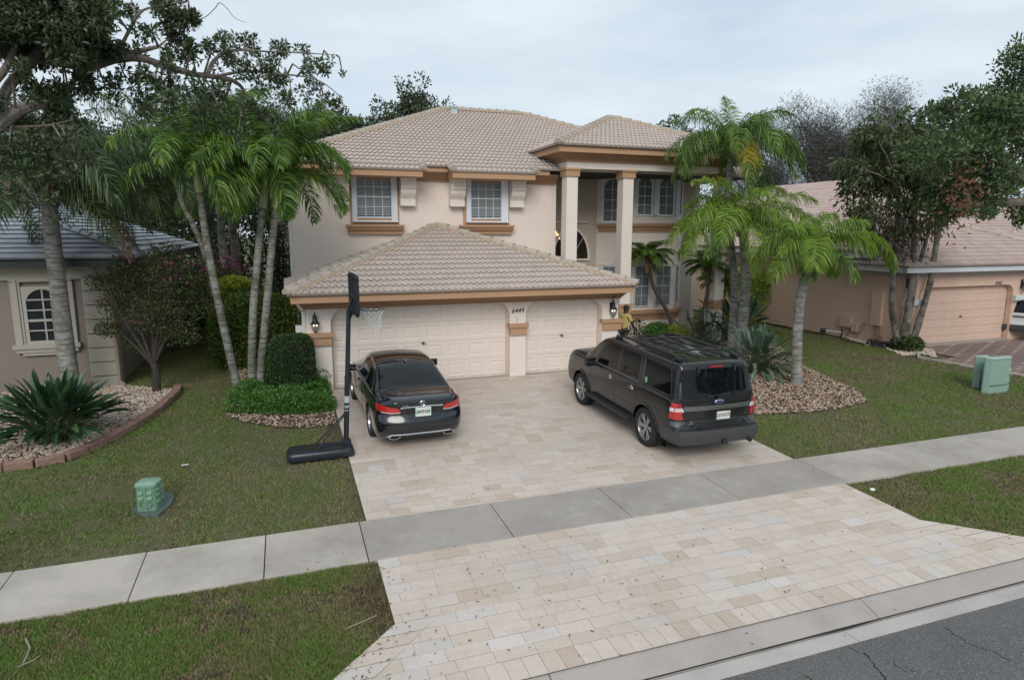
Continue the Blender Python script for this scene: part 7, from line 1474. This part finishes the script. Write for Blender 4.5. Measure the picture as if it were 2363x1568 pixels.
# ================================================================ the person
skin = M('skin_brown', (.07, .035, .022), .5, bump=(60, .1)); shirtm = M('yellow_shirt', (.55, .45, .16), .85, var=(8, .4, (.45, .36, .12)), bump=(25, .6, .03)); trs = M('dark_trousers', (.04, .035, .035), .85, var=(10, .4, (.06, .05, .05)), bump=(25, .5, .03)); hairm = M('short_hair', (.03, .03, .032), .9, bump=(90, .8))
hp_ = at(1441, 704, 1.35); px_, py_ = hp_.x, 1.35
PN = thing('person', (px_, py_, 0), 'person in a yellow shirt and dark trousers walking behind the garage corner', 'person', local=True)
PN.rotation_euler = (0, 0, R_(-70))       # faces local +Y -> turned to the right of the picture
PN.scale = (1, 1, hp_.z/1.75)
def skinned(name, joints, edges, mat, root, sub=2):
    me = bpy.data.meshes.new(name); me.from_pydata([j[0] for j in joints], edges, []); o = bpy.data.objects.new(name, me); C.objects.link(o)
    m = o.modifiers.new('s', 'SKIN'); m.use_smooth_shade = True; sv = me.skin_vertices[0].data
    for i, j in enumerate(joints): r = j[1]; sv[i].radius = (r, r) if not hasattr(r, '__len__') else r
    sv[0].use_root = True; o.modifiers.new('u', 'SUBSURF').levels = sub; o.modifiers['u'].render_levels = sub
    bpy.context.view_layer.update(); m2 = bpy.data.meshes.new_from_object(o.evaluated_get(bpy.context.evaluated_depsgraph_get())); bpy.data.objects.remove(o)
    m2.name = name; m2.materials.clear(); m2.materials.append(mat); o = bpy.data.objects.new(name, m2); C.objects.link(o); o.parent = root; ORG[o.name] = Vector((0, 0, 0)); return o
J = [((0, 0, .95), (.13, .10)), ((0, .01, 1.12), (.125, .09)), ((0, .03, 1.30), (.14, .10)), ((0, .04, 1.43), (.09, .07)), ((0, .06, 1.50), .052), ((0, .08, 1.58), (.07, .085)), ((0, .09, 1.66), (.075, .092)), ((0, .085, 1.71), (.055, .07)),
     ((-.09, 0, .90), .085), ((-.10, .12, .50), .06), ((-.10, .05, .28), .055), ((-.10, .02, .09), .04), ((-.10, .17, .03), .035),
     ((.09, 0, .90), .085), ((.10, -.06, .50), .06), ((.10, -.22, .28), .052), ((.10, -.36, .13), .04), ((.10, -.26, .04), .035),
     ((-.18, .03, 1.41), .055), ((-.24, -.06, 1.14), .042), ((-.22, .06, .92), .033), ((-.215, .10, .85), (.036, .02)),
     ((.18, .03, 1.41), .055), ((.25, .10, 1.15), .042), ((.22, .26, 1.0), .033), ((.215, .32, .96), (.036, .02)), ((0, .185, 1.60), .014), ((.075, .07, 1.60), .018), ((-.075, .07, 1.60), .018)]
E_ = [(0, 1), (1, 2), (2, 3), (3, 4), (4, 5), (5, 6), (6, 7), (0, 8), (8, 9), (9, 10), (10, 11), (11, 12), (0, 13), (13, 14), (14, 15), (15, 16), (16, 17), (3, 18), (18, 19), (19, 20), (20, 21), (3, 22), (22, 23), (23, 24), (24, 25), (5, 26), (5, 27), (5, 28)]
for hb, dr in ((21, Vector((0, .25, -1))), (25, Vector((0, .8, -.6)))):
    b = Vector(J[hb][0]); dr = dr.normalized(); sd = Vector((0, 1, 0)).cross(dr).normalized() if hb == 25 else dr.cross(Vector((1, 0, 0))).normalized()
    sd = dr.cross(Vector((1, 0, 0))).normalized()
    for k, ln in enumerate((.065, .075, .07, .055)):
        o0 = sd*((k-1.5)*.02); i0 = len(J); J += [(tuple(b+dr*.05+o0), .009), (tuple(b+dr*(.05+ln*.5)+o0+Vector((.004, 0, 0))), .0085), (tuple(b+dr*(.05+ln)+o0*.9+Vector((.02, 0, 0))), .007)]; E_ += [(hb, i0), (i0, i0+1), (i0+1, i0+2)]
    i0 = len(J); J += [(tuple(b+sd*.045+dr*.02), .010), (tuple(b+sd*.055+dr*.055), .008)]; E_ += [(hb, i0), (i0, i0+1)]
bd = skinned('body', J, E_, skin, PN)
skinned('shirt', [((0, 0, .93), (.155, .125)), ((0, .01, 1.10), (.15, .115)), ((0, .03, 1.30), (.165, .125)), ((0, .04, 1.425), (.11, .09)), ((-.18, .03, 1.41), .075), ((-.23, -.04, 1.20), .062), ((.18, .03, 1.41), .075), ((.24, .08, 1.22), .062)], [(0, 1), (1, 2), (2, 3), (3, 4), (4, 5), (3, 6), (6, 7)], shirtm, PN)
skinned('trousers', [((0, 0, .96), (.145, .115)), ((-.09, 0, .88), .10), ((-.10, .12, .50), .078), ((-.10, .05, .28), .072), ((-.10, .03, .12), .065), ((.09, 0, .88), .10), ((.10, -.06, .50), .078), ((.10, -.22, .28), .07), ((.10, -.34, .16), .062)], [(0, 1), (1, 2), (2, 3), (3, 4), (0, 5), (5, 6), (6, 7), (7, 8)], trs, PN)
m_ = MB(); m_.ball((0, .072, 1.675), .088, .105, .088, 14); m_.v = [v for v in m_.v]; m_.build('hair', hairm, PN, smooth=True)
for sx in (-.028, .028): m_ = MB(); m_.ball((sx, .168, 1.635), .012, .008, .008, 8); m_.build('eye', M('eye_white', (.6, .58, .55), .3), PN, smooth=True)
m_ = MB(); m_.ball((0, .172, 1.56), .026, .01, .008, 8); m_.build('mouth', M('lips', (.12, .04, .035), .5), PN, smooth=True)
for i_, (a_, b_) in enumerate((((-.10, .02, .09), (-.10, .2, .03)), ((.10, -.36, .12), (.10, -.24, .035)))): m_ = MB(); m_.tube([a_, ((a_[0]+b_[0])/2, (a_[1]+b_[1])/2, (a_[2]+b_[2])/2), b_], [.055, .052, .04], 8); m_.build('shoe', black, PN, smooth=True)
